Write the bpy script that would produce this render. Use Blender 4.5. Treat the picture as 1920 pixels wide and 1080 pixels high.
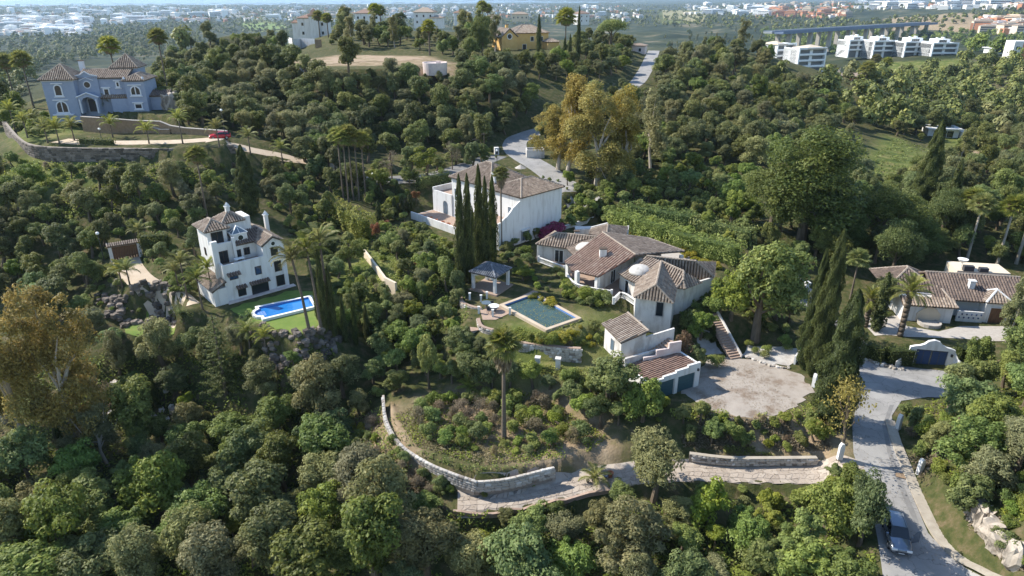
import bpy, math, random
import numpy as np
from mathutils import Vector, Matrix
from mathutils.geometry import delaunay_2d_cdt
for o in list(bpy.data.objects): bpy.data.objects.remove(o)
sc = bpy.context.scene; COL = sc.collection
R = math.radians
# ------------------------------------------------------------------ camera, sky, sun, exposure
PITCH = R(23.4); FPX = 1280.0; CAMZ = 44.0
cam = bpy.data.cameras.new('camera'); cam.sensor_width = 36; cam.lens = 36 * FPX / 1920
cam.clip_start = .5; cam.clip_end = 30000
cam_o = bpy.data.objects.new('camera', cam); COL.objects.link(cam_o)
cam_o.location = (0, 0, CAMZ); cam_o.rotation_euler = (R(90) - PITCH, 0, 0); sc.camera = cam_o
SUN_EL = R(41); SUN_AZ = math.atan2(-.935, .355)          # the sun stands to the left and a little behind the scene
wld = bpy.data.worlds.new('World'); sc.world = wld; wld.use_nodes = True
nt = wld.node_tree; nt.nodes.clear()
sky = nt.nodes.new('ShaderNodeTexSky'); sky.sky_type = 'NISHITA'; sky.sun_disc = False
sky.sun_elevation = SUN_EL; sky.sun_rotation = SUN_AZ; sky.altitude = 100; sky.air_density = 1.2; sky.dust_density = .3; sky.ozone_density = 3.0
bg = nt.nodes.new('ShaderNodeBackground'); bg.inputs['Strength'].default_value = .15
wo = nt.nodes.new('ShaderNodeOutputWorld'); nt.links.new(sky.outputs[0], bg.inputs[0]); nt.links.new(bg.outputs[0], wo.inputs[0])
sl = bpy.data.lights.new('sun', 'SUN'); sl.energy = 4.8; sl.angle = R(.53); sl.color = (1, .94, .83)
so = bpy.data.objects.new('sun', sl); COL.objects.link(so); so.location = (-60, 40, 120)
so.rotation_euler = Vector((.935 * math.cos(SUN_EL), -.355 * math.cos(SUN_EL), -math.sin(SUN_EL))).to_track_quat('-Z', 'Y').to_euler()
vs = sc.view_settings; vs.view_transform = 'Standard'; vs.look = 'None'; vs.gamma = 1; vs.exposure = .78; vs.use_curve_mapping = False
sc.cycles.max_bounces = 5; sc.cycles.diffuse_bounces = 3; sc.cycles.glossy_bounces = 2; sc.cycles.transmission_bounces = 3
sc.cycles.transparent_max_bounces = 4; sc.cycles.volume_bounces = 0; sc.cycles.caustics_reflective = False; sc.cycles.caustics_refractive = False
sc.cycles.use_denoising = True; sc.cycles.sample_clamp_indirect = 2.5
try: sc.cycles.denoising_prefilter = 'ACCURATE'
except Exception: pass
sc.render.use_persistent_data = False

# ------------------------------------------------------------------ where a picture point lies in the place
CT, ST = math.cos(PITCH), math.sin(PITCH)
def ray(px, py):
    u = (px - 960) / FPX; v = (py - 540) / FPX
    return Vector((u, CT - v * ST, -(ST + v * CT)))
def W(px, py, z):
    d = ray(px, py); t = (z - CAMZ) / d.z
    return Vector((d.x * t, d.y * t, z))
def PX(p):
    dz = p[2] - CAMZ; f = p[1] * CT - dz * ST
    return 960 + FPX * p[0] / f, 540 + FPX * (-dz * CT - p[1] * ST) / f

# ------------------------------------------------------------------ terrain height field (polar grid, one sheet)
CP = []
for a in '''100 1050 -9;500 1050 -9;900 1050 -8;1300 1050 -6;1560 1060 -4;1690 1010 -2;1790 1060 -2;1900 1000 3;2200 1000 6;960 1600 -9;300 1600 -9;1600 1600 -4;2200 1500 0
60 900 -9;300 900 -10;600 900 -8;250 790 -9;60 750 -6;450 800 -8;640 760 -5;690 880 -5;120 830 -7;-200 800 -6;-200 500 3;-200 300 8;-400 950 -8
290 600 0;480 660 -.5;560 655 -.5;520 590 3;270 545 4.3;235 475 5.2;440 470 5;150 560 2;80 480 4;200 640 -1;350 700 -4
100 400 9;300 400 9;450 370 9.5;470 400 7.5;560 380 7;560 335 9;420 400 8;200 304 14.6;100 294 15;20 262 15;330 302 14.2;100 340 12.5;250 350 12.3;480 330 10.5;430 310 13.2;400 335 12.2;480 310 12.2;380 370 10.5;640 330 9.2;690 332 9.2
-60 230 8;20 170 -6;100 150 -14;340 160 20;400 210 17;450 110 24;300 125 6;-200 180 -10
500 230 14;700 260 10.5;850 270 9.2;960 290 8.5;600 170 20;800 170 20;950 190 17;680 115 25.5;560 105 25.5;815 133 24;1000 95 25;1080 110 23.5;1205 140 19;1225 105 21;1190 165 16.5;1120 195 14;1020 240 10.2
590 70 26;800 62 27;440 62 25;1000 62 25;900 62 26;1130 85 23;1300 108 22;1400 95 20
1400 150 12;1350 200 13;1300 250 10;1500 140 3;1590 160 3;1450 110 10;1550 110 -4
1700 110 2;1620 108 -1;1850 120 4;1750 140 -4;1680 200 -10;1850 200 -8;1760 268 1;1680 320 3;1900 300 2;1650 150 -6;2100 200 0;2100 400 4
1400 720 0;1650 740 0;1645 850 -.8;1700 950 -1.7;1560 570 1.4;1750 610 1;1850 640 1.2;1850 760 3;1900 850 4.5;1760 800 .6;1800 700 1;1850 420 3;1700 450 3.5;1500 450 4.3;1400 470 4.4;1380 600 3;2100 650 4
1300 440 4.6;1250 380 6;1150 360 6.6;1300 330 8;1500 300 6;1620 330 4;1150 250 10
1010 590 3;900 560 3;1150 560 3.8;1230 470 4;880 470 4;750 450 4.3;680 470 4.2;640 420 5;750 380 6;840 630 .5;790 690 -2;700 650 -2.5;640 620 .5;640 560 2.3;700 560 2.3;700 600 .5;950 700 -.2;950 820 -1.5;850 780 -2;1080 800 -1;1100 700 .3;1200 790 -1;1400 835 -2
800 930 -5;1000 930 -4.8;1200 900 -3.6;1450 890 -3.2;1100 970 -6;1400 970 -5;1560 900 -2.6'''.replace('\n', ';').split(';'):
    x, y, z = map(float, a.split()); p = W(x, y, z); CP.append((p.x, p.y, z))
for a in '''590 420 8;590 700 -35;590 1400 -62;800 520 5;800 800 -38;1000 330 18;1000 600 -30;1000 1200 -60;1250 350 12;1250 700 -35;1400 420 -2;1400 800 -35
-300 900 -50;-300 2000 -65;-300 500 -20;60 700 -38;60 1200 -55;300 330 -8;300 700 -40;300 1300 -58;450 380 12;450 650 -32
-200 3000 -68;-200 9000 -80;400 2600 -66;400 5000 -74;400 9000 -80;900 2600 -64;900 5000 -70;900 9500 -80;1300 2600 -58;1300 5000 -60;1300 9500 -76
1650 900 -38;1650 1500 -38;1550 1100 -42;1800 2300 -16;1900 3200 0;1900 5000 6;1600 3000 -32;1500 4600 -36;2300 900 -10;2300 2500 10;2300 6000 10;1900 900 -20;1900 1500 -30;1900 9000 -40;1850 640 2'''.replace('\n', ';').split(';'):
    x, r, z = map(float, a.split()); th = math.atan2((x - 960) / FPX, 1 / CT * .98); CP.append((r * math.sin(th), r * math.cos(th), z))
def smooth(t): t = np.clip(t, 0, 1); return t * t * (3 - 2 * t)
def vnoise(x, y, s, seed=0):
    x = x / s + seed * 17.3; y = y / s - seed * 9.1
    xi = np.floor(x); yi = np.floor(y); fx = smooth(x - xi); fy = smooth(y - yi)
    def hs(a, b):
        v = np.sin(a * 127.1 + b * 311.7 + seed * 74.7) * 43758.5453; return v - np.floor(v)
    return (hs(xi, yi) * (1 - fx) + hs(xi + 1, yi) * fx) * (1 - fy) + (hs(xi, yi + 1) * (1 - fx) + hs(xi + 1, yi + 1) * fx) * fy
def in_poly(x, y, poly):
    ins = np.zeros(np.shape(x), bool); j = len(poly) - 1
    for i in range(len(poly)):
        xi, yi = poly[i][0], poly[i][1]; xj, yj = poly[j][0], poly[j][1]
        ins ^= ((yi > y) != (yj > y)) & (x < (xj - xi) * (y - yi) / (yj - yi + 1e-12) + xi); j = i
    return ins
def dist_line(x, y, pts, closed=False):
    best = np.full(np.shape(x), 1e9); bz = np.zeros(np.shape(x)); P = list(pts) + ([pts[0]] if closed else [])
    for a, b in zip(P[:-1], P[1:]):
        dx, dy = b[0] - a[0], b[1] - a[1]; L2 = dx * dx + dy * dy + 1e-9
        t = np.clip(((x - a[0]) * dx + (y - a[1]) * dy) / L2, 0, 1)
        d = np.hypot(x - a[0] - t * dx, y - a[1] - t * dy); m = d < best
        best = np.where(m, d, best); bz = np.where(m, a[2] + t * (b[2] - a[2]), bz)
    return best, bz
def wl(s): return [W(*map(float, q.split())) for q in s.split(';')]
# level pads and graded lanes: (kind, points, half width or None, feather)
PADS = []
def pad(s, z, f=1.2): PADS.append(('pad', wl(';'.join(q + ' %g' % z for q in s.split(';'))), z, f))
def lane(s, hw, f=2.5): p = wl(s); PADS.append(('lane', p, hw, f)); return p
# ------------------------------------------------------------------ lanes and levels of this place
ROAD2 = lane('1120 380 6.8;1070 355 7.2;1020 318 7.8;975 290 8.5;965 270 9;985 255 9.8;1050 235 11;1120 200 13.5;1180 165 16.5;1205 140 18.8;1222 105 21;1226 95 21.5', 3.0, 3)
LOTL = lane('930 292 8.5;860 318 8.6;800 332 8.7;700 340 8.8', 3.0, 3)
DRIVEB = lane('112 262 17.2;180 268 17;330 270 16.6;430 272 15.6;500 288 13.6;570 302 11.8;640 318 9.8;700 334 8.9', 2.1, 1.5)
DRIVEL = lane('235 482 5;245 505 4.8;270 530 4.5;320 550 4;350 575 3.3', 2.0, 1.2)
pad('1280 720;1330 655;1400 640;1470 655;1560 690;1545 770;1400 785;1300 765;1230 740', 0, 1.5)
pad('935 545;1000 535;1060 545;1105 610;1025 640;940 600;880 600;870 545', 3, 1.2)
pad('1000 470;1040 430;1150 410;1350 480;1350 540;1270 560;1190 560;1150 560;1080 545;1060 520', 4, 1.0)
pad('420 575;545 535;600 545;625 600;560 632;480 618;440 600', 3, 1.0)
_o = W(428, 567, 3); PADS.append(('pad', [_o + Matrix.Rotation(R(42), 3, 'Z') @ Vector((p, q, 0)) for p, q in ((-2, -1), (10.5, -1), (10.5, 9.5), (-2, 9.5))], 3, 2.0))
pad('220 612;300 594;336 606;325 625;225 632', 0, 1.5)
pad('90 222;150 214;195 222;270 232;330 222;330 195;200 175;100 175', 20, .7)
pad('40 240;90 226;150 222;200 236;300 245;330 250;420 250;420 278;200 278;90 272', 17, .8)
pad('700 425;780 400;940 430;1060 395;1105 385;1050 445;935 480;850 470;780 440;700 450', 4.3, 1.5)
pad('1600 600;1620 560;1700 490;1920 490;1960 640;1800 640;1700 640;1640 640', 1, 1.5)
pad('1690 690;1780 700;1780 730;1700 760;1640 740;1640 690', .05, 2.0)
pad('530 112;640 98;780 104;800 118;760 128;600 132', 25.5, 3)
pad('935 110;1070 105;1075 75;940 70', 25, 4)
pad('960 672;1080 680;1180 700;1180 725;1060 700;970 688', .2, 1.0)
DRIVE = lane('1615 893 -1.5;1570 890 -2.3;1520 888 -2.9;1400 885 -3.3;1290 882 -3.5;1150 893 -4;1050 917 -4.6;940 939 -4.9;858 945 -5', 1.7, .7)
ROAD = lane('1800 1190 -2.2;1730 1080 -2.1;1690 1000 -1.9;1658 920 -1.5;1638 860 -.9;1632 800 -.4;1645 745 0;1640 700 .1;1600 640 .5;1545 590 1;1515 555 1.4;1490 520 1.8;1470 480 2.6', 3.0, 2.0)
CW = [W(*q) for q in ((720, 758, -3.3), (726, 805, -3.8), (752, 850, -4.0), (800, 884, -4.1), (850, 906, -4.1), (890, 920, -4.1), (950, 914, -3.9), (1035, 893, -3.6))]
_in = Vector((CW[4].x + 8, CW[4].y + 12, 0)); _gp = [q + (Vector((_in.x, _in.y, q.z)) - q).normalized() * .75 for q in CW] + [W(*q, -2.2) for q in ((1110, 835), (1130, 800), (1000, 735), (810, 735), (748, 770))]
PADS.append(('pad', [Vector((q.x, q.y, -2.5)) for q in _gp], -2.5, .3))
def spline0(p): return [q for a, b in zip(p[:-1], p[1:]) for q in (a, (a + b) / 2)]
for kind, pts, hw, f in PADS:
    if kind == 'pad':
        c = sum(pts, Vector()) / len(pts); CP.append(tuple(c)); CP += [tuple(c + (p - c) * .86) for p in pts]
    else: CP += [tuple(p) for p in spline0(pts)]
CP = [CP[i] for i in range(len(CP)) if all((CP[i][0] - q[0]) ** 2 + (CP[i][1] - q[1]) ** 2 > 2.2 for q in CP[:i])]
CP = np.array(CP)
def polar(x, y): return np.arctan2(x, y), np.log(np.hypot(x, y))
_pa, _pr = polar(CP[:, 0], CP[:, 1])
def _phi(d2): return np.sqrt(d2 + .05 ** 2)
_d2 = (_pa[:, None] - _pa[None]) ** 2 + (_pr[:, None] - _pr[None]) ** 2
_A = _phi(_d2) - 0.004 * np.eye(len(CP)); _n = len(CP)
_M = np.zeros((_n + 3, _n + 3)); _M[:_n, :_n] = _A; _Q = np.c_[np.ones(_n), _pa, _pr]; _M[:_n, _n:] = _Q; _M[_n:, :_n] = _Q.T
_w = np.linalg.solve(_M, np.r_[CP[:, 2], 0, 0, 0])
def base_h(x, y):
    a, r = polar(x, y); out = _w[_n] + _w[_n + 1] * a + _w[_n + 2] * r
    for i in range(_n): out = out + _w[i] * _phi((a - _pa[i]) ** 2 + (r - _pr[i]) ** 2)
    return out
NA, NR = 420, 640
AZ = np.linspace(R(-64), R(64), NA); LR = np.linspace(math.log(16), math.log(14000), NR)
GA, GR = np.meshgrid(AZ, LR, indexing='ij'); GX = np.exp(GR) * np.sin(GA); GY = np.exp(GR) * np.cos(GA)
GZ = base_h(GX, GY); _r = np.exp(GR)
GZ += (vnoise(GX, GY, 7, 1) - .5) * .7 * smooth((_r - 25) / 30) + (vnoise(GX, GY, 2.2, 2) - .5) * .25
GZ += (vnoise(GX, GY, 60, 3) - .5) * 8 * smooth((_r - 350) / 300) + (vnoise(GX, GY, 400, 4) - .5) * 26 * smooth((_r - 900) / 900) * smooth((7000 - _r) / 2500)
for kind, pts, a, f in PADS:
    if kind == 'pad':
        d, _ = dist_line(GX, GY, pts, True); d = np.where(in_poly(GX, GY, pts), 0, d); k = 1 - smooth(d / f); GZ = GZ * (1 - k) + a * k
    else:
        d, z = dist_line(GX, GY, pts); k = 1 - smooth((d - a) / f); GZ = GZ * (1 - k) + z * k
GZ = np.maximum(GZ, -79.5)
def h(x, y):
    a = (np.arctan2(x, y) - AZ[0]) / (AZ[1] - AZ[0]); r = (np.log(np.hypot(x, y)) - LR[0]) / (LR[1] - LR[0])
    a = np.clip(a, 0, NA - 1.001); r = np.clip(r, 0, NR - 1.001); i = a.astype(int) if hasattr(a, 'astype') else int(a); j = r.astype(int) if hasattr(r, 'astype') else int(r)
    fa, fr = a - i, r - j
    return (GZ[i, j] * (1 - fa) + GZ[i + 1, j] * fa) * (1 - fr) + (GZ[i, j + 1] * (1 - fa) + GZ[i + 1, j + 1] * fa) * fr
_ts = np.exp(np.linspace(math.log(25), math.log(12000), 900))
def G(px, py):
    """the ground point seen at a picture point"""
    d = ray(px, py); x = d.x * _ts; y = d.y * _ts; z = CAMZ + d.z * _ts
    g = z - h(x, y); k = np.nonzero(g < 0)[0]
    if len(k) == 0: t = _ts[-1]
    else:
        k = k[0]; t = _ts[k] if k == 0 else _ts[k - 1] + (_ts[k] - _ts[k - 1]) * g[k - 1] / (g[k - 1] - g[k])
    return Vector((d.x * t, d.y * t, float(h(d.x * t, d.y * t))))
def HZ(x, y): return float(h(float(x), float(y)))
# ------------------------------------------------------------------ mesh and object helpers
def mesh_np(name, V, Fq, tint=None, mats=(), smooth_=False, mi=None, shade=None):
    """V (n,3); Fq (m,3|4) index array or list of lists; tint per face"""
    me = bpy.data.meshes.new(name); V = np.asarray(V, float)
    me.vertices.add(len(V)); me.vertices.foreach_set('co', V.ravel())
    if isinstance(Fq, np.ndarray):
        m, k = Fq.shape; me.loops.add(m * k); me.loops.foreach_set('vertex_index', Fq.astype(np.int32).ravel())
        me.polygons.add(m); me.polygons.foreach_set('loop_start', np.arange(0, m * k, k, dtype=np.int32))
    else:
        ls = [len(f) for f in Fq]; fl = [i for f in Fq for i in f]; m = len(Fq)
        me.loops.add(len(fl)); me.loops.foreach_set('vertex_index', np.array(fl, np.int32)); me.polygons.add(m)
        me.polygons.foreach_set('loop_start', np.r_[0, np.cumsum(ls)[:-1]].astype(np.int32))
    if mi is not None: me.polygons.foreach_set('material_index', np.asarray(mi, np.int32))
    me.polygons.foreach_set('use_smooth', np.full(m, bool(smooth_)))
    if tint is not None:
        at = me.attributes.new('tint', 'FLOAT', 'FACE'); at.data.foreach_set('value', np.asarray(tint, np.float32))
    for mt in mats: me.materials.append(mt)
    me.update(calc_edges=True); me.validate(); return me
class MB:
    def __init__(s): s.v = []; s.f = []; s.t = []
    def add(s, vs, fs, t=.5):
        b = len(s.v); s.v += [tuple(p) for p in vs]; s.f += [[b + i for i in f] for f in fs]; s.t += [t] * len(fs); return s
    def box(s, x0, x1, y0, y1, z0, z1, t=.5):
        return s.add([(x0, y0, z0), (x1, y0, z0), (x1, y1, z0), (x0, y1, z0), (x0, y0, z1), (x1, y0, z1), (x1, y1, z1), (x0, y1, z1)],
              [(0, 3, 2, 1), (4, 5, 6, 7), (0, 1, 5, 4), (1, 2, 6, 5), (2, 3, 7, 6), (3, 0, 4, 7)], t)
    def prism(s, pts, z0, z1, t=.5):
        n = len(pts); a = sum(pts[i][0] * pts[(i + 1) % n][1] - pts[(i + 1) % n][0] * pts[i][1] for i in range(n))
        if a < 0: pts = pts[::-1]
        return s.add([(p[0], p[1], z0) for p in pts] + [(p[0], p[1], z1) for p in pts],
              [list(range(n))[::-1], list(range(n, 2 * n))] + [(i, (i + 1) % n, n + (i + 1) % n, n + i) for i in range(n)], t)
    def extr(s, prof, off, t=.5):
        """profile of 3-d points swept by the vector off (closed solid)"""
        n = len(prof); o = Vector(off); A = [Vector(p) for p in prof]; B = [p + o for p in A]
        return s.add(A + B, [list(range(n))[::-1], list(range(n, 2 * n))] + [(i, (i + 1) % n, n + (i + 1) % n, n + i) for i in range(n)], t)
    def tube(s, pts, rs, n=6, t=.5, cap=True):
        pts = [Vector(p) for p in pts]; b = len(s.v); m = len(pts)
        for i, p in enumerate(pts):
            d = (pts[min(i + 1, m - 1)] - pts[max(i - 1, 0)]).normalized()
            x = d.orthogonal().normalized() if abs(d.z) < .99 else Vector((1, 0, 0)); x = (x - d * x.dot(d)).normalized(); y = d.cross(x)
            r = rs[i] if hasattr(rs, '__len__') else rs
            for k in range(n):
                a = 2 * math.pi * k / n; s.v.append(tuple(p + x * (math.cos(a) * r) + y * (math.sin(a) * r)))
        fs = [[b + i * n + k, b + i * n + (k + 1) % n, b + (i + 1) * n + (k + 1) % n, b + (i + 1) * n + k] for i in range(m - 1) for k in range(n)]
        if cap: fs += [[b + k for k in range(n)][::-1], [b + (m - 1) * n + k for k in range(n)]]
        s.f += fs; s.t += [t] * len(fs); return s
    def lathe(s, c, prof, n=12, t=.5):
        """prof: list of (r, z)"""
        b = len(s.v); m = len(prof)
        for r, z in prof:
            for k in range(n): a = 2 * math.pi * k / n; s.v.append((c[0] + r * math.cos(a), c[1] + r * math.sin(a), c[2] + z))
        fs = [[b + i * n + k, b + i * n + (k + 1) % n, b + (i + 1) * n + (k + 1) % n, b + (i + 1) * n + k] for i in range(m - 1) for k in range(n)]
        fs += [[b + k for k in range(n)][::-1], [b + (m - 1) * n + k for k in range(n)]]
        s.f += fs; s.t += [t] * len(fs); return s
    def mesh(s, name, mat, sm=False): return mesh_np(name, s.v, s.f, s.t, [mat], sm)
    def build(s, name, mat, parent=None, sm=False, kind=None, label=None):
        return put(name, s.mesh(name, mat, sm), parent, kind=kind, label=label)
def put(name, data, parent=None, loc=None, rz=0, scale=None, label=None, cat=None, group=None, kind=None):
    o = bpy.data.objects.new(name, data); COL.objects.link(o)
    if parent is not None: o.parent = parent
    if loc is not None: o.location = loc
    if rz: o.rotation_euler[2] = rz
    if scale is not None: o.scale = scale if hasattr(scale, '__len__') else (scale,) * 3
    return tag(o, label, cat, group, kind)
def tag(o, label=None, cat=None, group=None, kind=None):
    for k, v in (('label', label), ('category', cat), ('group', group), ('kind', kind)):
        if v: o[k] = v
    return o
def thing(name, label, cat, loc=(0, 0, 0), rz=0, group=None): return put(name, None, None, loc, rz, label=label, cat=cat, group=group)
# ------------------------------------------------------------------ procedural materials
def mat(name, c1, c2=None, scale=3., rough=.8, bump=0., bscale=None, tintc=None, detail=5., spec=.3, c3=None, metal=0., coords='Object', trans=0., objrand=0., stretch=None, sat=0., crack=False):
    m = bpy.data.materials.new(name); m.use_nodes = True; n = m.node_tree.nodes; L = m.node_tree.links; n.clear()
    out = n.new('ShaderNodeOutputMaterial'); b = n.new('ShaderNodeBsdfPrincipled'); b.inputs['Roughness'].default_value = rough
    b.inputs['Specular IOR Level'].default_value = spec; b.inputs['Metallic'].default_value = metal
    tc = n.new('ShaderNodeTexCoord'); vec = tc.outputs[coords]
    if stretch:
        mp = n.new('ShaderNodeMapping'); mp.inputs['Scale'].default_value = stretch; L.new(vec, mp.inputs[0]); vec = mp.outputs[0]
    col = None
    def rgb(c): return (c[0], c[1], c[2], 1)
    if c2 is not None:
        no = n.new('ShaderNodeTexNoise'); no.inputs['Scale'].default_value = scale; no.inputs['Detail'].default_value = detail; no.inputs['Roughness'].default_value = .62; L.new(vec, no.inputs['Vector'])
        r = n.new('ShaderNodeValToRGB'); r.color_ramp.elements[0].position = .36; r.color_ramp.elements[1].position = .64
        r.color_ramp.elements[0].color = rgb(c1); r.color_ramp.elements[1].color = rgb(c2)
        if c3 is not None: e = r.color_ramp.elements.new(.5); e.color = rgb(c3)
        L.new(no.outputs['Fac'], r.inputs[0]); col = r.outputs[0]
    if crack:
        vo = n.new('ShaderNodeTexVoronoi'); vo.feature = 'DISTANCE_TO_EDGE'; vo.inputs['Scale'].default_value = .42; nd = n.new('ShaderNodeTexNoise'); nd.inputs['Scale'].default_value = 1.4; nd.inputs['Detail'].default_value = 6; L.new(vec, nd.inputs['Vector'])
        va_ = n.new('ShaderNodeVectorMath'); va_.operation = 'MULTIPLY_ADD'; va_.inputs[1].default_value = (1.3, 1.3, 1.3); L.new(nd.outputs['Color'], va_.inputs[0]); L.new(vec, va_.inputs[2]); L.new(va_.outputs[0], vo.inputs['Vector'])
        cr = n.new('ShaderNodeMapRange'); cr.inputs['From Max'].default_value = .022; cr.inputs['To Min'].default_value = .62; L.new(vo.outputs[0], cr.inputs[0]); mm = n.new('ShaderNodeMix'); mm.data_type = 'RGBA'; mm.blend_type = 'MULTIPLY'; mm.inputs[0].default_value = 1; L.new(col, mm.inputs[6]); L.new(cr.outputs[0], mm.inputs[7]); col = mm.outputs[2]
    if tintc is not None:
        at = n.new('ShaderNodeAttribute'); at.attribute_name = 'tint'; r2 = n.new('ShaderNodeValToRGB'); k = len(tintc)
        while len(r2.color_ramp.elements) < k: r2.color_ramp.elements.new(.5)
        for i, c in enumerate(tintc): r2.color_ramp.elements[i].position = i / (k - 1); r2.color_ramp.elements[i].color = rgb(c)
        L.new(at.outputs['Fac'], r2.inputs[0])
        if col is None: col = r2.outputs[0]
        else:
            mx = n.new('ShaderNodeMix'); mx.data_type = 'RGBA'; mx.blend_type = 'MIX'; mx.inputs[0].default_value = .6; L.new(col, mx.inputs[6]); L.new(r2.outputs[0], mx.inputs[7]); col = mx.outputs[2]
    if objrand:
        oi = n.new('ShaderNodeObjectInfo'); hs = n.new('ShaderNodeHueSaturation')
        mr = n.new('ShaderNodeMapRange'); mr.inputs['To Min'].default_value = .5 - objrand * .035; mr.inputs['To Max'].default_value = .5 + objrand * .03; L.new(oi.outputs['Random'], mr.inputs[0]); L.new(mr.outputs[0], hs.inputs['Hue'])
        m2 = n.new('ShaderNodeMath'); m2.operation = 'MULTIPLY'; m2.inputs[1].default_value = 7.31; fr = n.new('ShaderNodeMath'); fr.operation = 'FRACT'; L.new(oi.outputs['Random'], m2.inputs[0]); L.new(m2.outputs[0], fr.inputs[0])
        m3 = n.new('ShaderNodeMapRange'); m3.inputs['To Min'].default_value = 1 - objrand * .34; m3.inputs['To Max'].default_value = 1 + objrand * .42; L.new(fr.outputs[0], m3.inputs[0]); L.new(m3.outputs[0], hs.inputs['Value'])
        m4 = n.new('ShaderNodeMath'); m4.operation = 'MULTIPLY'; m4.inputs[1].default_value = 3.77; fr2 = n.new('ShaderNodeMath'); fr2.operation = 'FRACT'; L.new(fr.outputs[0], m4.inputs[0]); L.new(m4.outputs[0], fr2.inputs[0])
        m5 = n.new('ShaderNodeMapRange'); m5.inputs['To Min'].default_value = 1 - objrand * .3; m5.inputs['To Max'].default_value = 1 + objrand * .15; L.new(fr2.outputs[0], m5.inputs[0]); L.new(m5.outputs[0], hs.inputs['Saturation'])
        if col is not None: L.new(col, hs.inputs['Color'])
        else: hs.inputs['Color'].default_value = rgb(c1)
        col = hs.outputs[0]
    if col is not None: L.new(col, b.inputs['Base Color'])
    else: b.inputs['Base Color'].default_value = rgb(c1)
    if bump:
        nb = n.new('ShaderNodeTexNoise'); nb.inputs['Scale'].default_value = bscale or scale * 4; nb.inputs['Detail'].default_value = 6; L.new(vec, nb.inputs['Vector'])
        bp = n.new('ShaderNodeBump'); bp.inputs['Strength'].default_value = bump; bp.inputs['Distance'].default_value = .06; L.new(nb.outputs['Fac'], bp.inputs['Height']); L.new(bp.outputs[0], b.inputs['Normal'])
    sh = b.outputs[0]
    if trans:
        tr = n.new('ShaderNodeBsdfTranslucent'); ms = n.new('ShaderNodeMixShader'); ms.inputs[0].default_value = trans
        if col is not None:
            hs2 = n.new('ShaderNodeHueSaturation'); hs2.inputs['Value'].default_value = 1.35; hs2.inputs['Hue'].default_value = .485; L.new(col, hs2.inputs['Color']); L.new(hs2.outputs[0], tr.inputs[0])
        else: tr.inputs[0].default_value = rgb(c1)
        L.new(sh, ms.inputs[1]); L.new(tr.outputs[0], ms.inputs[2]); sh = ms.outputs[0]
    L.new(sh, out.inputs[0]); return m
def leafmat(name, a, b_, c, objrand=.8, trans=.35): return mat(name, a, tintc=[a, b_, c], rough=.55, spec=.25, trans=trans, objrand=objrand)
M = {}
M['white'] = mat('white_plaster', (.68, .67, .65), (.55, .53, .50), 1.1, .85, 0, 20, c3=(.655, .645, .625), stretch=(1.4, 1.4, .22))
M['oldwhite'] = mat('weathered_white_plaster', (.64, .61, .57), (.44, .40, .36), .9, .9, 0, 14, c3=(.60, .57, .53), stretch=(1, 1, .4))
M['pink'] = mat('pinkish_plaster', (.60, .48, .44), (.66, .57, .53), 1.2, .9)
M['bluewall'] = mat('blue_grey_plaster', (.24, .285, .38), (.27, .315, .41), 1.2, .85)
M['bluetrim'] = mat('pale_blue_trim', (.55, .58, .63), (.60, .62, .66), 2, .8)
M['yellow'] = mat('ochre_plaster', (.60, .37, .12), (.66, .43, .17), .8, .85)
M['domegrey'] = mat('grey_limewash', (.50, .48, .45), (.36, .34, .31), 1.6, .9, c3=(.46, .44, .41))
M['brightwhite'] = mat('brightened_white', (.85, .85, .84), rough=.7)  # white raised so fronts turned from the sun still look bright
M['recess'] = mat('grey_balcony_glass', (.16, .17, .18), rough=.3)  # plain mid-grey glazing set back behind the balcony fronts
M['cream'] = mat('cream_plaster', (.66, .56, .42), (.60, .5, .38), .6, .85)
M['orange'] = mat('terracotta_plaster', (.50, .20, .09), (.56, .26, .13), .2, .85)
M['sand'] = mat('sand_plaster', (.60, .50, .38), (.54, .44, .34), .2, .85)
M['tile'] = mat('barrel_tiles', (.22, .165, .125), (.30, .24, .19), 1.1, .85, tintc=[(.09, .072, .058), (.22, .168, .13), (.33, .268, .215), (.47, .41, .345)])
M['tilered'] = mat('red_barrel_tiles', (.22, .14, .105), (.28, .20, .155), 1.1, .85, tintc=[(.11, .075, .06), (.22, .138, .105), (.29, .20, .155), (.40, .32, .26)])
M['tiledark'] = mat('dark_barrel_tiles', (.12, .09, .08), (.20, .15, .12), 1.1, .85, tintc=[(.05, .045, .045), (.13, .10, .085), (.20, .15, .12), (.32, .25, .2)])
M['tilebed'] = mat('tile_bed', (.07, .05, .038), (.11, .08, .06), 3, .9)
M['tilebedred'] = mat('red_tile_bed', (.09, .04, .028), (.13, .06, .04), 3, .9)
M['ridge'] = mat('ridge_mortar', (.34, .29, .24), (.24, .19, .15), 3, .9)
M['slate'] = mat('grey_slates', (.12, .13, .15), tintc=[(.07, .08, .10), (.14, .15, .17), (.22, .23, .26)], rough=.7)
M['glass'] = mat('dark_window_glass', (.02, .025, .03), rough=.08, spec=.7)
M['glassblue'] = mat('blue_tinted_glass', (.12, .16, .20), rough=.1, spec=.7)
M['wood'] = mat('brown_wood', (.10, .05, .028), (.16, .085, .045), 6, .6, stretch=(1, 1, .2))
M['darkframe'] = mat('dark_wood_frame', (.06, .04, .03), rough=.6)
M['whiteframe'] = mat('white_painted_frame', (.75, .75, .73), rough=.5)
M['steel'] = mat('grey_steel', (.35, .36, .37), rough=.4, metal=.6)
M['darksteel'] = mat('dark_steel', (.05, .05, .055), rough=.5)
M['navy'] = mat('navy_painted_gate', (.035, .05, .085), (.05, .07, .11), 5, .45)
M['teal'] = mat('teal_painted_door', (.035, .085, .10), (.05, .11, .125), 5, .5, stretch=(1, 1, 6))
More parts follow.
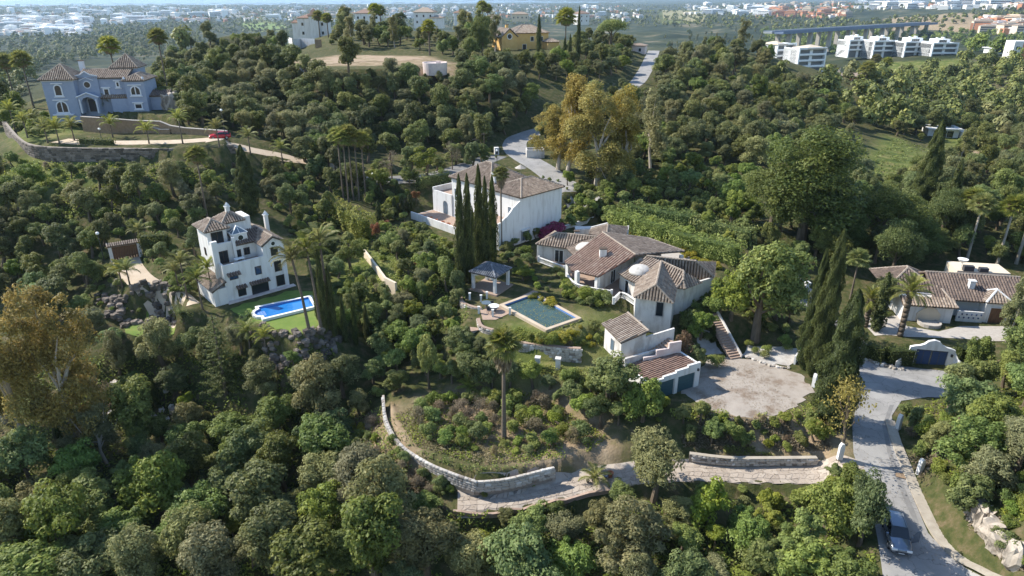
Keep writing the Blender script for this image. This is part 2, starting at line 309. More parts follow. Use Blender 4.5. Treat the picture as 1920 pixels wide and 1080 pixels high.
M['terrapave'] = mat('terracotta_paving', (.30, .21, .16), (.37, .275, .215), 4, .85, .2)
M['paleslab'] = mat('pale_paving', (.42, .385, .345), (.35, .315, .28), 2, .85)
M['asphalt'] = mat('worn_asphalt', (.235, .228, .218), (.31, .30, .285), .35, .9, .2, 30, c3=(.27, .26, .25), crack=True)
M['asphaltdark'] = mat('asphalt_patch_and_shade', (.17, .165, .16), (.21, .205, .2), 1, .9, .2, 30)
M['concrete'] = mat('kerb_concrete', (.39, .35, .29), (.31, .27, .22), 1.2, .9, .2, 20)
M['paint'] = mat('white_road_paint', (.7, .7, .67), rough=.7)
M['gravel'] = mat('pale_gravel', (.36, .315, .27), (.215, .165, .125), .45, .95, .6, 25, c3=(.32, .28, .24), detail=9.)
M['gravelwhite'] = mat('white_gravel', (.46, .44, .41), (.33, .30, .27), .9, .95, .6, 25)
M['sandroad'] = mat('sandy_paving', (.50, .41, .31), (.43, .34, .25), .6, .9, .2)
M['dirt'] = mat('bare_dirt', (.30, .21, .14), (.20, .16, .08), .25, .95, .5, 8, c3=(.34, .25, .17))
M['flag'] = mat('flagstones', (.36, .29, .23), tintc=[(.30, .25, .205), (.345, .29, .24), (.385, .33, .275)], rough=.9, bump=.3, bscale=8)
M['mortar'] = mat('flag_mortar', (.42, .37, .31), (.36, .30, .25), 2, .95)
M['stone'] = mat('wall_stones', (.42, .38, .33), tintc=[(.20, .17, .14), (.38, .34, .29), (.52, .48, .43), (.60, .57, .53)], rough=.9, bump=.4, bscale=5)
M['whitestone'] = mat('whitewashed_stones', (.5, .48, .44), tintc=[(.22, .195, .17), (.43, .405, .37), (.56, .54, .50)], rough=.9, bump=.4, bscale=5)
M['darkstone'] = mat('dark_stones', (.2, .17, .15), tintc=[(.07, .06, .05), (.15, .125, .105), (.24, .20, .17)], rough=.9, bump=.4, bscale=5)
M['wallmortar'] = mat('wall_mortar', (.22, .19, .16), (.28, .24, .2), 3, .95)
M['rock'] = mat('cut_rock', (.36, .30, .24), (.14, .115, .09), .9, .95, 1.0, 3, c3=(.40, .345, .285), crack=True)
M['brownstone'] = mat('brown_stone_wall', (.22, .155, .10), (.28, .20, .13), 2, .9, .5, 6)
M['lawn'] = mat('lawn_grass', (.105, .165, .026), (.17, .20, .045), .5, .9, .5, 30, c3=(.13, .19, .034))
M['poolwater'] = mat('blue_pool_water', (.018, .15, .44), (.025, .185, .49), .5, .04, .08, 2.5, spec=.6)
M['greenwater'] = mat('murky_pool_water', (.028, .055, .045), (.045, .08, .062), .9, .22, .1, 3, spec=.6)
M['pooltile'] = mat('blue_pool_tiles', (.12, .22, .48), (.16, .27, .52), 4, .3)
M['bark'] = mat('grey_bark', (.16, .125, .09), (.10, .075, .05), 4, .95, .5, 10, stretch=(1, 1, .25))
M['palebark'] = mat('pale_bark', (.42, .37, .30), (.30, .25, .2), 2, .9, .3, 8, stretch=(1, 1, .3))
M['palmbark'] = mat('palm_bark', (.17, .135, .10), (.11, .085, .065), 3, .95, .6, 9, stretch=(.3, .3, 3))
M['skirt'] = leafmat('dead_palm_fronds', (.12, .085, .05), (.20, .15, .095), (.28, .22, .14), .3, .1)
M['red'] = mat('red_car_paint', (.42, .012, .02), rough=.2, spec=.6)
M['silver'] = mat('silver_car_paint', (.20, .235, .29), rough=.18, spec=.6, metal=.55)
M['rubber'] = mat('black_rubber', (.02, .02, .02), rough=.8)
M['lamp'] = mat('lamp_glass', (.8, .8, .78), rough=.3)
M['terracotta'] = mat('terracotta_pot', (.36, .14, .07), (.42, .18, .1), 4, .8)
M['bluefabric'] = mat('blue_cover', (.03, .06, .14), rough=.7)
M['green'] = mat('green_plastic', (.02, .20, .10), rough=.5)
M['sea'] = mat('sea_water', (.10, .17, .26), rough=.35)
# foliage
L3 = {
 'oak': ((.032, .046, .020), (.075, .100, .040), (.15, .175, .075)),
 'cork': ((.036, .050, .026), (.078, .100, .050), (.145, .17, .090)),
 'olive': ((.055, .068, .042), (.115, .135, .080), (.21, .23, .145)),
 'carob': ((.034, .060, .020), (.085, .130, .044), (.17, .22, .085)),
 'laurel': ((.036, .056, .022), (.080, .115, .050), (.16, .20, .10)),
 'bright': ((.055, .083, .022), (.118, .162, .050), (.205, .25, .09)),
 'lime': ((.11, .14, .018), (.20, .23, .030), (.30, .31, .055)),
 'euca': ((.080, .080, .028), (.155, .148, .052), (.25, .23, .085)),
 'pine': ((.036, .060, .026), (.080, .118, .048), (.145, .185, .085)),
 'cypress': ((.018, .028, .012), (.042, .060, .024), (.080, .100, .042)),
 'palm': ((.045, .070, .022), (.105, .135, .045), (.19, .21, .09)),
 'lightpalm': ((.10, .12, .025), (.19, .21, .045), (.30, .30, .08)),
 'rust': ((.09, .055, .025), (.16, .10, .045), (.23, .15, .07)),
 'flower': ((.20, .02, .06), (.36, .04, .11), (.12, .13, .04)),
 'redleaf': ((.13, .055, .025), (.22, .10, .04), (.14, .14, .04)),
 'yellowfl': ((.13, .16, .03), (.30, .27, .03), (.44, .36, .03)),
 'dry': ((.14, .11, .065), (.21, .17, .095), (.29, .23, .14)),
}
for k_, f_ in (('oak', 1.6), ('cork', 1.55), ('olive', 1.5), ('carob', 1.6), ('laurel', 1.6), ('bright', 1.45), ('euca', 1.6), ('pine', 1.3), ('cypress', 1.7), ('palm', 1.45)):
    L3[k_] = tuple(tuple(min(.5, x * f_ * w_) for x, w_ in zip(c_, (1.2, 1.03, .66))) for c_ in L3[k_])
LM = {k: leafmat(k + '_leaves', *v, objrand=.3 if k in ('euca', 'cypress', 'pine', 'yellowfl', 'flower') else .6) for k, v in L3.items()}
# ------------------------------------------------------------------ ground sheet
def ground_mat():
    m = bpy.data.materials.new('hillside_ground'); m.use_nodes = True; n = m.node_tree.nodes; L = m.node_tree.links; n.clear()
    out = n.new('ShaderNodeOutputMaterial'); b = n.new('ShaderNodeBsdfPrincipled'); b.inputs['Roughness'].default_value = .95; b.inputs['Specular IOR Level'].default_value = .1
    tc = n.new('ShaderNodeTexCoord')
    def noise(s, d=6):
        x = n.new('ShaderNodeTexNoise'); x.inputs['Scale'].default_value = s; x.inputs['Detail'].default_value = d; x.inputs['Roughness'].default_value = .65; L.new(tc.outputs['Object'], x.inputs['Vector']); return x.outputs['Fac']
    def ramp(f, pts):
        r = n.new('ShaderNodeValToRGB'); e = r.color_ramp.elements
        while len(e) < len(pts): e.new(.5)
        for i, (p, c) in enumerate(pts): e[i].position = p; e[i].color = (*c, 1)
        L.new(f, r.inputs[0]); return r.outputs[0]
    def mix(f, a, c):
        x = n.new('ShaderNodeMix'); x.data_type = 'RGBA'; L.new(f, x.inputs[0]); L.new(a, x.inputs[6]); L.new(c, x.inputs[7]); return x.outputs[2]
    near = ramp(noise(.9, 8), [(.3, (.035, .045, .016)), (.45, (.06, .068, .024)), (.57, (.095, .085, .04)), (.7, (.15, .115, .07))])
    far = ramp(noise(.012, 9), [(.36, (.018, .027, .015)), (.50, (.032, .042, .022)), (.59, (.065, .068, .036)), (.68, (.16, .135, .09))])
    bare = ramp(noise(.35, 8), [(.35, (.16, .14, .06)), (.5, (.27, .20, .13)), (.65, (.36, .28, .19))])
    grass = ramp(noise(.25, 8), [(.35, (.06, .085, .022)), (.5, (.11, .13, .036)), (.66, (.20, .18, .075))])
    at = n.new('ShaderNodeAttribute'); at.attribute_name = 'cover'; sp = n.new('ShaderNodeSeparateColor'); L.new(at.outputs['Color'], sp.inputs[0])
    c = mix(sp.outputs[0], near, far); c = mix(sp.outputs[1], c, bare); c = mix(sp.outputs[2], c, grass); L.new(c, b.inputs['Base Color'])
    bp = n.new('ShaderNodeBump'); bp.inputs['Strength'].default_value = .7; bp.inputs['Distance'].default_value = .2; L.new(noise(4, 8), bp.inputs['Height']); L.new(bp.outputs[0], b.inputs['Normal'])
    L.new(b.outputs[0], out.inputs[0]); return m
_idx = np.arange(NA * NR).reshape(NA, NR)
_F = np.stack([_idx[:-1, :-1], _idx[:-1, 1:], _idx[1:, 1:], _idx[1:, :-1]], -1).reshape(-1, 4)
gm = mesh_np('ground', np.stack([GX, GY, GZ], -1).reshape(-1, 3), _F, None, [ground_mat()], True)
def px_soft(polys, f):
    k = np.zeros(GX.shape)
    for p in polys:
        d, _ = dist_line(GX, GY, p, True); d = np.where(in_poly(GX, GY, p), 0, d); k = np.maximum(k, 1 - smooth(d / f))
    return k
def gp(s): return [G(*map(float, q.split())) for q in s.split(';')]
cov = np.zeros((NA * NR, 4)); cov[:, 3] = 1
cov[:, 0] = smooth((_r - 300) / 250).ravel()
cov[:, 1] = px_soft([gp('550 118;640 104;790 106;830 118;700 122;560 128'), gp('640 830;720 780;760 860;700 900'), gp('800 760;1000 745;1100 800;1130 840;1000 860;860 800'), gp('1100 600;1140 640;1060 650;1040 630'),
   gp('1360 800;1540 810;1550 850;1400 835'), gp('1820 280;1920 290;1920 310;1820 300'), gp('1660 35;1820 25;1900 40;1800 62;1680 58'), gp('760 120;850 120;850 140;780 138')], 4).ravel()
cov[:, 2] = px_soft([gp('1620 320;1680 260;1740 300;1700 340'), gp('0 330;60 300;200 330;80 360'), gp('1650 120;1800 112;1870 125;1800 145;1680 140'), gp('1780 250;1860 260;1850 280;1790 275'), gp('440 30;520 30;540 60;480 60'), gp('40 230;130 220;120 250;60 262'), gp('1240 18;1320 20;1320 40;1240 45'), gp('940 640;1120 610;1130 650;960 690'), gp('640 480;720 470;720 560;660 560')], 6).ravel()
ca = gm.attributes.new('cover', 'FLOAT_COLOR', 'POINT'); ca.data.foreach_set('color', cov.ravel().astype(np.float32))
put('ground', gm, kind='structure', label='scrubby hillside ground falling away to the coastal plain')
# ------------------------------------------------------------------ draped sheets
def densify(P, step, closed=True):
    out = []; n = len(P)
    for i in range(n if closed else n - 1):
        a = Vector(P[i][:2]); b = Vector(P[(i + 1) % n][:2]); k = max(1, int((b - a).length / step))
        out += [a.lerp(b, j / k) for j in range(k)]
    if not closed: out.append(Vector(P[-1][:2]))
    return out
def sheet(name, poly, m, off=.05, step=1.0, parent=None, kind='structure', label=None, skirt=0., rag=0.):
    B = densify(poly, step * (.6 if rag else 1))
    if rag: B = [p + Vector((float(vnoise(np.array(p.x * 1.), np.array(p.y), .9, 3)) - .5 + float(vnoise(np.array(p.x * 1.), np.array(p.y), 3., 5)) - .5, float(vnoise(np.array(p.x * 1.), np.array(p.y), .9, 4)) - .5 + float(vnoise(np.array(p.x), np.array(p.y), 3., 6)) - .5)) * rag for p in B]
    xs = [p.x for p in B]; ys = [p.y for p in B]; pp = [(p.x, p.y) for p in B]
    gx, gy = np.meshgrid(np.arange(min(xs) + step * .5, max(xs), step), np.arange(min(ys) + step * .5, max(ys), step)); gx = gx.ravel(); gy = gy.ravel()
    k = in_poly(gx, gy, pp); gx, gy = gx[k], gy[k]; d, _ = dist_line(gx, gy, [(a, b, 0) for a, b in pp], True); k = d > step * .35
    V = [Vector(p) for p in pp] + [Vector((a, b)) for a, b in zip(gx[k], gy[k])]; n = len(pp)
    r = delaunay_2d_cdt(V, [(i, (i + 1) % n) for i in range(n)], [list(range(n))], 1, 1e-5)
    vv = np.array([(p.x, p.y) for p in r[0]]); z = h(vv[:, 0], vv[:, 1]) + off
    Fs = [list(f) for f in r[2]]
    for f in Fs:
        a, b, c = [vv[i] for i in f[:3]]
        if (b[0] - a[0]) * (c[1] - a[1]) - (b[1] - a[1]) * (c[0] - a[0]) < 0: f.reverse()
    return put(name, mesh_np(name, np.c_[vv, z], Fs, None, [m], True), parent, kind=kind if parent is None else None, label=label)
def offset_line(P, d):
    P = [Vector(p[:2]) for p in P]; out = []
    for i, p in enumerate(P):
        t = (P[min(i + 1, len(P) - 1)] - P[max(i - 1, 0)]).normalized(); out.append(p + Vector((t.y, -t.x)) * d)
    return out
def spline(P, n=8):
    P = [Vector(p) for p in P]; out = []
    for i in range(len(P) - 1):
        a, b, c, d = P[max(i - 1, 0)], P[i], P[i + 1], P[min(i + 2, len(P) - 1)]
        for k in range(n):
            t = k / n; out.append(.5 * ((2 * b) + (c - a) * t + (2 * a - 5 * b + 4 * c - d) * t * t + (3 * b - a - 3 * c + d) * t ** 3))
    out.append(P[-1]); return out
def strip(P, w0, w1, n=6): S = spline(P, n); return offset_line(S, w0) + offset_line(S, w1)[::-1]
def ribbon_solid(name, line, w, hgt, m, parent=None, kind=None, label=None, zoff=-.15, n=4, zs=None):
    """a low kerb or wall of width w and height hgt that follows the ground"""
    S = spline(line, n) if n > 1 else [Vector(p) for p in line]; A = offset_line(S, -w / 2); B = offset_line(S, w / 2); v = []; f = []
    for i, (a, b) in enumerate(zip(A, B)):
        z = HZ((a.x + b.x) / 2, (a.y + b.y) / 2) if zs is None else zs[min(int(i / max(1, n)), len(zs) - 1)]
        v += [(a.x, a.y, z + zoff), (b.x, b.y, z + zoff), (b.x, b.y, z + hgt), (a.x, a.y, z + hgt)]
    for i in range(len(A) - 1):
        o = 4 * i
        for k in range(4): f.append((o + k, o + (k + 1) % 4, o + 4 + (k + 1) % 4, o + 4 + k))
    f += [(3, 2, 1, 0), tuple(4 * (len(A) - 1) + k for k in range(4))]
    return put(name, mesh_np(name, v, f, None, [m]), parent, kind=kind, label=label)
road_l = gp('1690 1180;1655 1080;1645 1010;1632 940;1612 890;1600 850;1598 800;1605 760;1600 700;1612 680;1608 640;1560 610;1522 580;1480 560;1470 520;1450 480')
road_r = gp('1490 480;1502 515;1520 545;1560 585;1620 640;1640 660;1690 686;1790 696;1800 740;1740 745;1690 752;1672 780;1675 810;1682 850;1706 920;1740 1000;1790 1050;1860 1090;1960 1180')
sheet('road', road_l[::-1] + road_r[::-1], M['asphalt'], .05, 1.0, label='worn grey asphalt lane winding past the cypresses')
ribbon_solid('pavement', gp('1668 790;1680 830;1700 880;1725 940;1755 1000;1800 1045;1880 1085;1960 1120'), 1.0, .2, M['concrete'], kind='structure', label='pale concrete kerb pavement along the lane')
sheet('road_patch', gp('1668 760;1676 760;1662 800;1672 850;1690 900;1715 960;1722 980;1714 980;1700 950;1680 900;1664 850;1654 800'), M['asphaltdark'], .06, 1, kind='structure', label='darker asphalt trench patch along the lane')
put('manhole_cover', MB().box(-.45, .45, -.6, .6, 0, .02).mesh('manhole_cover', M['brownstone']), None, G(1688, 890) + Vector((0, 0, .06)), R(-25), label='brown square manhole cover set in the lane', cat='manhole cover')
sheet('gravel_court', gp('1268 735;1306 722;1300 690;1330 668;1350 672;1400 672;1475 692;1500 700;1520 720;1512 765;1440 782;1380 785;1310 770'), M['gravel'], .05, 1.0, rag=1.3, label='pale gravel parking court in front of the garage')
sheet('gravel_bed', gp('1400 648;1470 645;1498 655;1480 688;1440 684;1392 664'), M['gravelwhite'], .06, .8, rag=.8, label='white gravel bed beside the court')
sheet('gravel_bed', gp('1310 620;1340 640;1360 662;1322 664;1305 640'), M['gravelwhite'], .06, .8, rag=.8, label='white gravel bed left of the long steps')
sheet('forecourt', gp('1612 600;1690 590;1700 612;1760 622;1800 612;1890 612;1925 640;1860 640;1800 635;1700 632;1640 630'), M['paleslab'], .05, .9, label='pale paved forecourt of the low villa')
sheet('back_lane', strip(ROAD2[:7], -3.0, 3.0), M['asphalt'], .06, 1.5, label='shaded lane climbing behind the hipped villa')
sheet('hill_lane', strip(ROAD2[7:], -2.4, 2.4), M['asphalt'], .06, 1.5, label='far lane climbing to the ridge')
sheet('lane_apron', strip(LOTL, -3.0, 3.0), M['asphaltdark'], .05, 1.5, label='shaded paved yard beside the back lane')  # darker asphalt puts this yard's shade into its colour
sheet('villa_drive', strip(DRIVEB, -2.0, 2.0), M['sandroad'], .06, 1.2, label='sandy drive curving below the blue-grey villa')
sheet('villa_drive', gp('385 268;395 252;418 250;428 270'), M['sandroad'], .07, 1, label='sandy parking bay beside the red car')
sheet('gate_drive', strip(DRIVEL, -1.9, 1.9), M['sandroad'], .06, .9, label='sandy drive curving down from the timber gate')
sheet('lawn', gp('428 582;545 545;596 548;612 590;604 622;560 628;500 612;455 604'), M['lawn'], .04, .7, rag=.9, label='bright lawn around the blue swimming pool')
sheet('lawn', gp('222 606;300 582;340 600;330 618;232 628'), M['lawn'], .04, .7, rag=.9, label='small lawn below the boulder bank')
sheet('bare_lot', gp('560 121;610 110;690 104;770 107;795 111;750 115;690 115;640 119;600 123;565 125'), M['dirt'], .06, 1.5, rag=3.0, label='bare earth plot on the ridge')
sheet('gravel_track', gp('532 120;560 124;600 130;600 134;548 136'), M['gravelwhite'], .1, 1.0, rag=1.5, label='pale gravel track beside the bare plot')
put('sea', mesh_np('sea', [(-9000, 5200, -79), (200, 9300, -79), (14000, 16000, -79), (-9000, 30000, -79)], [[0, 1, 2, 3]], None, [M['sea']]), kind='structure', label='hazy sea beyond the coast')
# ------------------------------------------------------------------ plants: prototypes shared by all copies
RNG = np.random.default_rng(7)
def unit(v): return v / (np.linalg.norm(v, axis=-1, keepdims=True) + 1e-9)
def rdir(n, rng): return unit(rng.normal(size=(n, 3)))
def leaves(C, Nrm, size, asp, rng, up=0.):
    """diamond leaf faces at C facing Nrm"""
    n = len(C); a = rng.normal(size=(n, 3)); a[:, 2] += up * 3; a = unit(a - Nrm * np.sum(a * Nrm, -1, keepdims=True)); b = np.cross(Nrm, a)
    s = (size * rng.uniform(.65, 1.35, n))[:, None]; k = s * asp
    V = np.stack([C - a * s * .5, C + b * k * .5 - a * s * .05, C + a * s * .5 + Nrm * s * .12, C - b * k * .5 - a * s * .05], 1).reshape(-1, 3)
    return V, np.arange(4 * n).reshape(n, 4)
def clump_cloud(cc, cr, per, size, asp, rng, jit=.42, zmin=-.35, squash=.85, up=0., spread=.13):
    n = len(cc); d = rdir(n * per, rng).reshape(n, per, 3); d[..., 2] = np.where(d[..., 2] < zmin, -d[..., 2], d[..., 2])
    rad = cr[:, None] * (1 - np.abs(rng.normal(0, spread, (n, per))))
    P = cc[:, None] + d * rad[..., None] * np.array([1, 1, squash]); Nn = unit(d.reshape(-1, 3) + rng.normal(0, jit, (n * per, 3)) + np.array([0, 0, .45]))
    V, Fq = leaves(P.reshape(-1, 3), Nn, size, asp, rng, up)
    t = np.clip(.42 + rng.normal(0, .14, n)[:, None] + rng.normal(0, .16, (n, per)), 0, 1).ravel()
    return V, Fq, t
def join(parts):
    V = []; Fq = []; T = []; b = 0
    for v, f, t in parts: V.append(v); Fq.append(f + b); T.append(t); b += len(v)
    return np.concatenate(V), np.concatenate(Fq), np.concatenate(T)
def crown_pts(rng, n, rx, rz, zc, shape):
    d = rdir(n, rng)
    if shape == 'round':
        k = int(rng.integers(3, 7)); a = rng.uniform(0, 6.28, k); q = rng.uniform(.25, .68, k); lc = np.stack([np.cos(a) * q * rx, np.sin(a) * q * rx, zc + rz * rng.uniform(-.55, .45, k)], -1); lr = rng.uniform(.32, .62, k)
        lc[0] = (0, 0, zc + rz * .35); lr[0] = .6; w = rng.choice(k, n, p=lr ** 2 / (lr ** 2).sum())
        return lc[w] + d * (rng.uniform(.35, 1.0, n) ** .6 * lr[w])[:, None] * np.array([rx, rx, rz])
    if shape == 'tall':
        k = 11; a = rng.uniform(0, 6.28, k); u = np.linspace(-.8, .82, k) + rng.normal(0, .08, k); q = rng.uniform(.15, .72, k) * np.sqrt(np.clip(1.05 - u * u, .15, 1)); lc = np.stack([np.cos(a) * q * rx, np.sin(a) * q * rx, zc + rz * u], -1); lr = rng.uniform(.24, .42, k); w = rng.integers(0, k, n)
        return lc[w] + d * (rng.uniform(.3, 1.0, n) ** .6 * lr[w])[:, None] * np.array([rx, rx, rx * 1.25])
    if shape == 'dome': d[:, 2] = np.abs(d[:, 2]) * 1.15 - .25
    r = rng.uniform(.45, .92, n) ** .7
    p = d * r[:, None] * np.array([rx, rx, rz]); p[:, 2] += zc
    p[:, 0] += rng.normal(0, .1 * rx); return p
def trunk_mesh(name, H_, r0, tips, rng, m, lean=.3, split=.45):
    mb = MB(); top = Vector((rng.normal(0, lean), rng.normal(0, lean), H_)); mid = top * .5 + Vector((rng.normal(0, lean * .6), rng.normal(0, lean * .6), 0))
    mb.tube([(0, 0, -.6), (0, 0, 0), mid, top], [r0 * 1.5, r0 * 1.15, r0 * .8, r0 * .45], 7)
    for t in tips:
        t = Vector(t); s = rng.uniform(split, .95); a = mid.lerp(top, (s - .4) / .6) if s > .4 else mid * (s / .4)
        k = a.lerp(t, .5) + Vector((rng.normal(0, .25), rng.normal(0, .25), rng.uniform(-.1, .5)))
        mb.tube([a, k, t], [r0 * .4, r0 * .25, r0 * .08], 5, cap=False)
    return mb.mesh(name, m)
PROTO = {}
def proto_tree(key, leaf, rx, H_, base, ncl, per, size, asp=.6, shape='round', bark='bark', clr=(.12, .29), variants=3, r0=None, squash=.85, jit=.5, spread=.2):
    """a tree of height H_, crown radius rx, crown starting at height base"""
    out = []
    for k in range(variants):
        rng = np.random.default_rng(sum(map(ord, key)) * 13 + k * 101)
        rz = (H_ - base) / 2; zc = base + rz; cc = crown_pts(rng, ncl, rx * .8, rz * .82, zc, shape); cr = rx * rng.uniform(*clr, ncl)
        V, Fq, t = clump_cloud(cc, cr, per, size, asp, rng, squash=squash, jit=jit, spread=spread)
        V[:, 2] = np.maximum(V[:, 2], .05)
        cm = mesh_np(key + '_crown', V, Fq, t, [LM[leaf]])
        tips = cc[rng.permutation(ncl)[:9]]
        out.append((trunk_mesh(key + '_trunk', base + rz * .9, r0 or .045 * H_, tips, rng, M[bark]), cm))
    PROTO[key] = out
proto_tree('oak', 'oak', 3.6, 7.2, .8, 84, 130, .27)
proto_tree('cork', 'cork', 3.3, 6.4, .8, 80, 125, .26)  # oaks split off from the evergreen ones, with greyer leaves
proto_tree('olive', 'olive', 3.2, 6.2, .6, 80, 135, .23, .5)
proto_tree('carob', 'carob', 3.4, 6.0, .5, 80, 135, .27)
proto_tree('laurel', 'laurel', 3.2, 6.6, .5, 80, 130, .25, .55)  # leafy trees split off from the carob kind, with duller leaves
proto_tree('sparse', 'euca', 3.0, 7.0, 1.6, 34, 26, .24, .5, 'round', 'bark', (.3, .42), 1, .16, .9, .9, .4)
proto_tree('bright', 'bright', 2.6, 4.6, .3, 64, 130, .26)
proto_tree('lime', 'lime', 2.7, 6.0, .8, 36, 200, .24)
proto_tree('euca', 'euca', 5.2, 15.5, 1.0, 180, 130, .27, .45, 'tall', 'palebark', (.10, .21), 3, .34, 1.15, .8, .3)
proto_tree('eucagreen', 'olive', 3.4, 11, 1.4, 80, 130, .28, .5, 'tall', 'palebark', (.16, .28), 2, .26, 1.1, .8, .34)
proto_tree('pine', 'pine', 5.6, 12.5, .4, 140, 190, .27, .5, 'round', 'bark', (.17, .28), 2, .36, .75, .7)
proto_tree('umbrella', 'carob', 4.4, 9.0, 4.6, 50, 180, .28, .5, 'dome', 'bark', (.24, .38), 1)
proto_tree('shrub', 'carob', 1.25, 1.9, .05, 20, 130, .17, .6, 'round', 'bark', (.3, .5), 3, .05)
proto_tree('brightshrub', 'bright', 1.2, 1.7, .05, 20, 130, .17, .6, 'round', 'bark', (.3, .5), 3, .05)
proto_tree('greyshrub', 'dry', 1.2, 1.8, .1, 18, 60, .20, .35, 'round', 'bark', (.3, .5), 2, .05, .85, .8, .35)
proto_tree('rust', 'rust', 1.4, 2.6, .3, 22, 70, .22, .5, 'round', 'bark', (.3, .45), 1, .07)
proto_tree('flower', 'flower', 1.7, 2.4, .1, 30, 90, .22, .7, 'round', 'bark', (.25, .4), 1, .07)
proto_tree('redleaf', 'redleaf', 1.3, 3.0, .8, 22, 80, .22, .5, 'round', 'bark', (.3, .45), 1, .07)
proto_tree('yellowfl', 'yellowfl', 1.0, .8, 0, 16, 70, .16, .7, 'round', 'bark', (.3, .5), 2, .03)
proto_tree('bare', 'dry', 2.8, 6.5, 1.8, 26, 26, .22, .5, 'round', 'bark', (.3, .4), 2, .16, .9, .9, .4)
proto_tree('ball', 'bright', .75, 1.25, .05, 14, 110, .13, .6, 'round', 'bark', (.55, .7), 1, .05)
def proto_cypress(key, H_, rx, n, variants=2, leaf='cypress', size=.34):
    out = []
    for k in range(variants):
        rng = np.random.default_rng(91 + k + len(key)); t = rng.uniform(0, 1, n) ** .9; a = rng.uniform(0, 2 * math.pi, n)
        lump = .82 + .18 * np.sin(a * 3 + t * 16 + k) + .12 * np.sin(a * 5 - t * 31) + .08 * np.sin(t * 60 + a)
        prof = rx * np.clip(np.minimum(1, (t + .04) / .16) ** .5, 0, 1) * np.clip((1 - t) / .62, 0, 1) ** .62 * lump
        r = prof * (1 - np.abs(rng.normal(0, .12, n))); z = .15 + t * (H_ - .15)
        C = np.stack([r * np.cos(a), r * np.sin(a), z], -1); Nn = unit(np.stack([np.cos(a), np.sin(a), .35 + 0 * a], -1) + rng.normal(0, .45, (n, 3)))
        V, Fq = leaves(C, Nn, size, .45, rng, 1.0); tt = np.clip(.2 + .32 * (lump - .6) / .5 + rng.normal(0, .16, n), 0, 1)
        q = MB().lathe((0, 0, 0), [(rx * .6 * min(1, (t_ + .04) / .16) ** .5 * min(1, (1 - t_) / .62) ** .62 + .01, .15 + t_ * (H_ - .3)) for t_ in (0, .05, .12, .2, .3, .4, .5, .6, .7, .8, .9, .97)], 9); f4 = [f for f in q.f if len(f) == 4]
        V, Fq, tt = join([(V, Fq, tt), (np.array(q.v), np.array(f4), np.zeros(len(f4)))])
        tm = MB().tube([(0, 0, -.5), (0, 0, 1), (0, 0, H_ * .85)], [.28, .2, .04], 6).mesh('trunk', M['bark'])
        out.append((tm, mesh_np(key + '_crown', V, Fq, tt, [LM[leaf]])))
    PROTO[key] = out
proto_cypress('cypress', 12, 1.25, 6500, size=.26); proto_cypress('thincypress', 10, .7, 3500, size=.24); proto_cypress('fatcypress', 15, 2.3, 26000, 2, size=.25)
def needle_tree():
    """layered araucaria-like conifer"""
    rng = np.random.default_rng(5); parts = []
    mb = MB().tube([(0, 0, -.5), (0, 0, 4), (0, 0, 9.4)], [.26, .18, .04], 6)
    for i in range(15):
        z = .9 + i * .58; L_ = 2.9 * (1 - i / 16.5); nb = 7
        for j in range(nb):
            a = 2 * math.pi * (j + .5 * (i % 2)) / nb + rng.normal(0, .1); n = int(26 * L_) + 10; s = rng.uniform(.12, 1, n)
            d = np.array([math.cos(a), math.sin(a), 0]); q = np.array([-d[1], d[0], 0]); w = rng.normal(0, .16, n) * L_ * .5 * (1 - s * .5)
            C = s[:, None] * L_ * d + w[:, None] * q + np.stack([0 * s, 0 * s, z + .28 * s ** 2 * L_ * .5 - .12 * np.abs(w) + rng.normal(0, .04, n)], -1)
            V, Fq = leaves(C, unit(np.array([0, 0, 1.]) + rng.normal(0, .35, (n, 3))), .30, .3, rng); parts.append((V, Fq, np.clip(.45 + rng.normal(0, .2, n), 0, 1)))
    V, Fq, t = join(parts); PROTO['layered'] = [(mb.mesh('trunk', M['bark']), mesh_np('layered_crown', V, Fq, t, [LM['pine']]))]
needle_tree()
# fronds: a rachis with leaflets (feather) or a pleated fan
def feather(L_, droop, n, wl_, rng, rise=.7):
    t = np.linspace(0, 1, 9); x = L_ * np.sin(t * 1.25) / math.sin(1.25) * .95; z = L_ * (rise * t - droop * t * t)
    parts = []; s = np.linspace(.08, 1, n)
    px = np.interp(s, t, x); pz = np.interp(s, t, z)
    for sd in (-1, 1):
        ln = wl_ * np.sin(np.clip(s, .12, .97) * math.pi) ** .6; a = np.stack([px, 0 * px, pz], -1)
        b = a + np.stack([ln * .45, sd * ln * .85, -ln * .35 + rng.normal(0, .05, n)], -1); w = np.stack([np.full(n, L_ / n * .5), 0 * px, 0 * px], -1)
        V = np.stack([a - w, a + w, b + w * .25, b - w * .25], 1).reshape(-1, 3); parts.append((V, np.arange(4 * n).reshape(n, 4), np.clip(.5 + rng.normal(0, .18, n), 0, 1)))
    mb = MB().tube([(a, 0, c) for a, c in zip(x, z)], list(np.linspace(.06, .012, 9)), 4)
    f4 = [f for f in mb.f if len(f) == 4]; parts.append((np.array(mb.v), np.array(f4), np.full(len(f4), .8)))
    return join(parts)
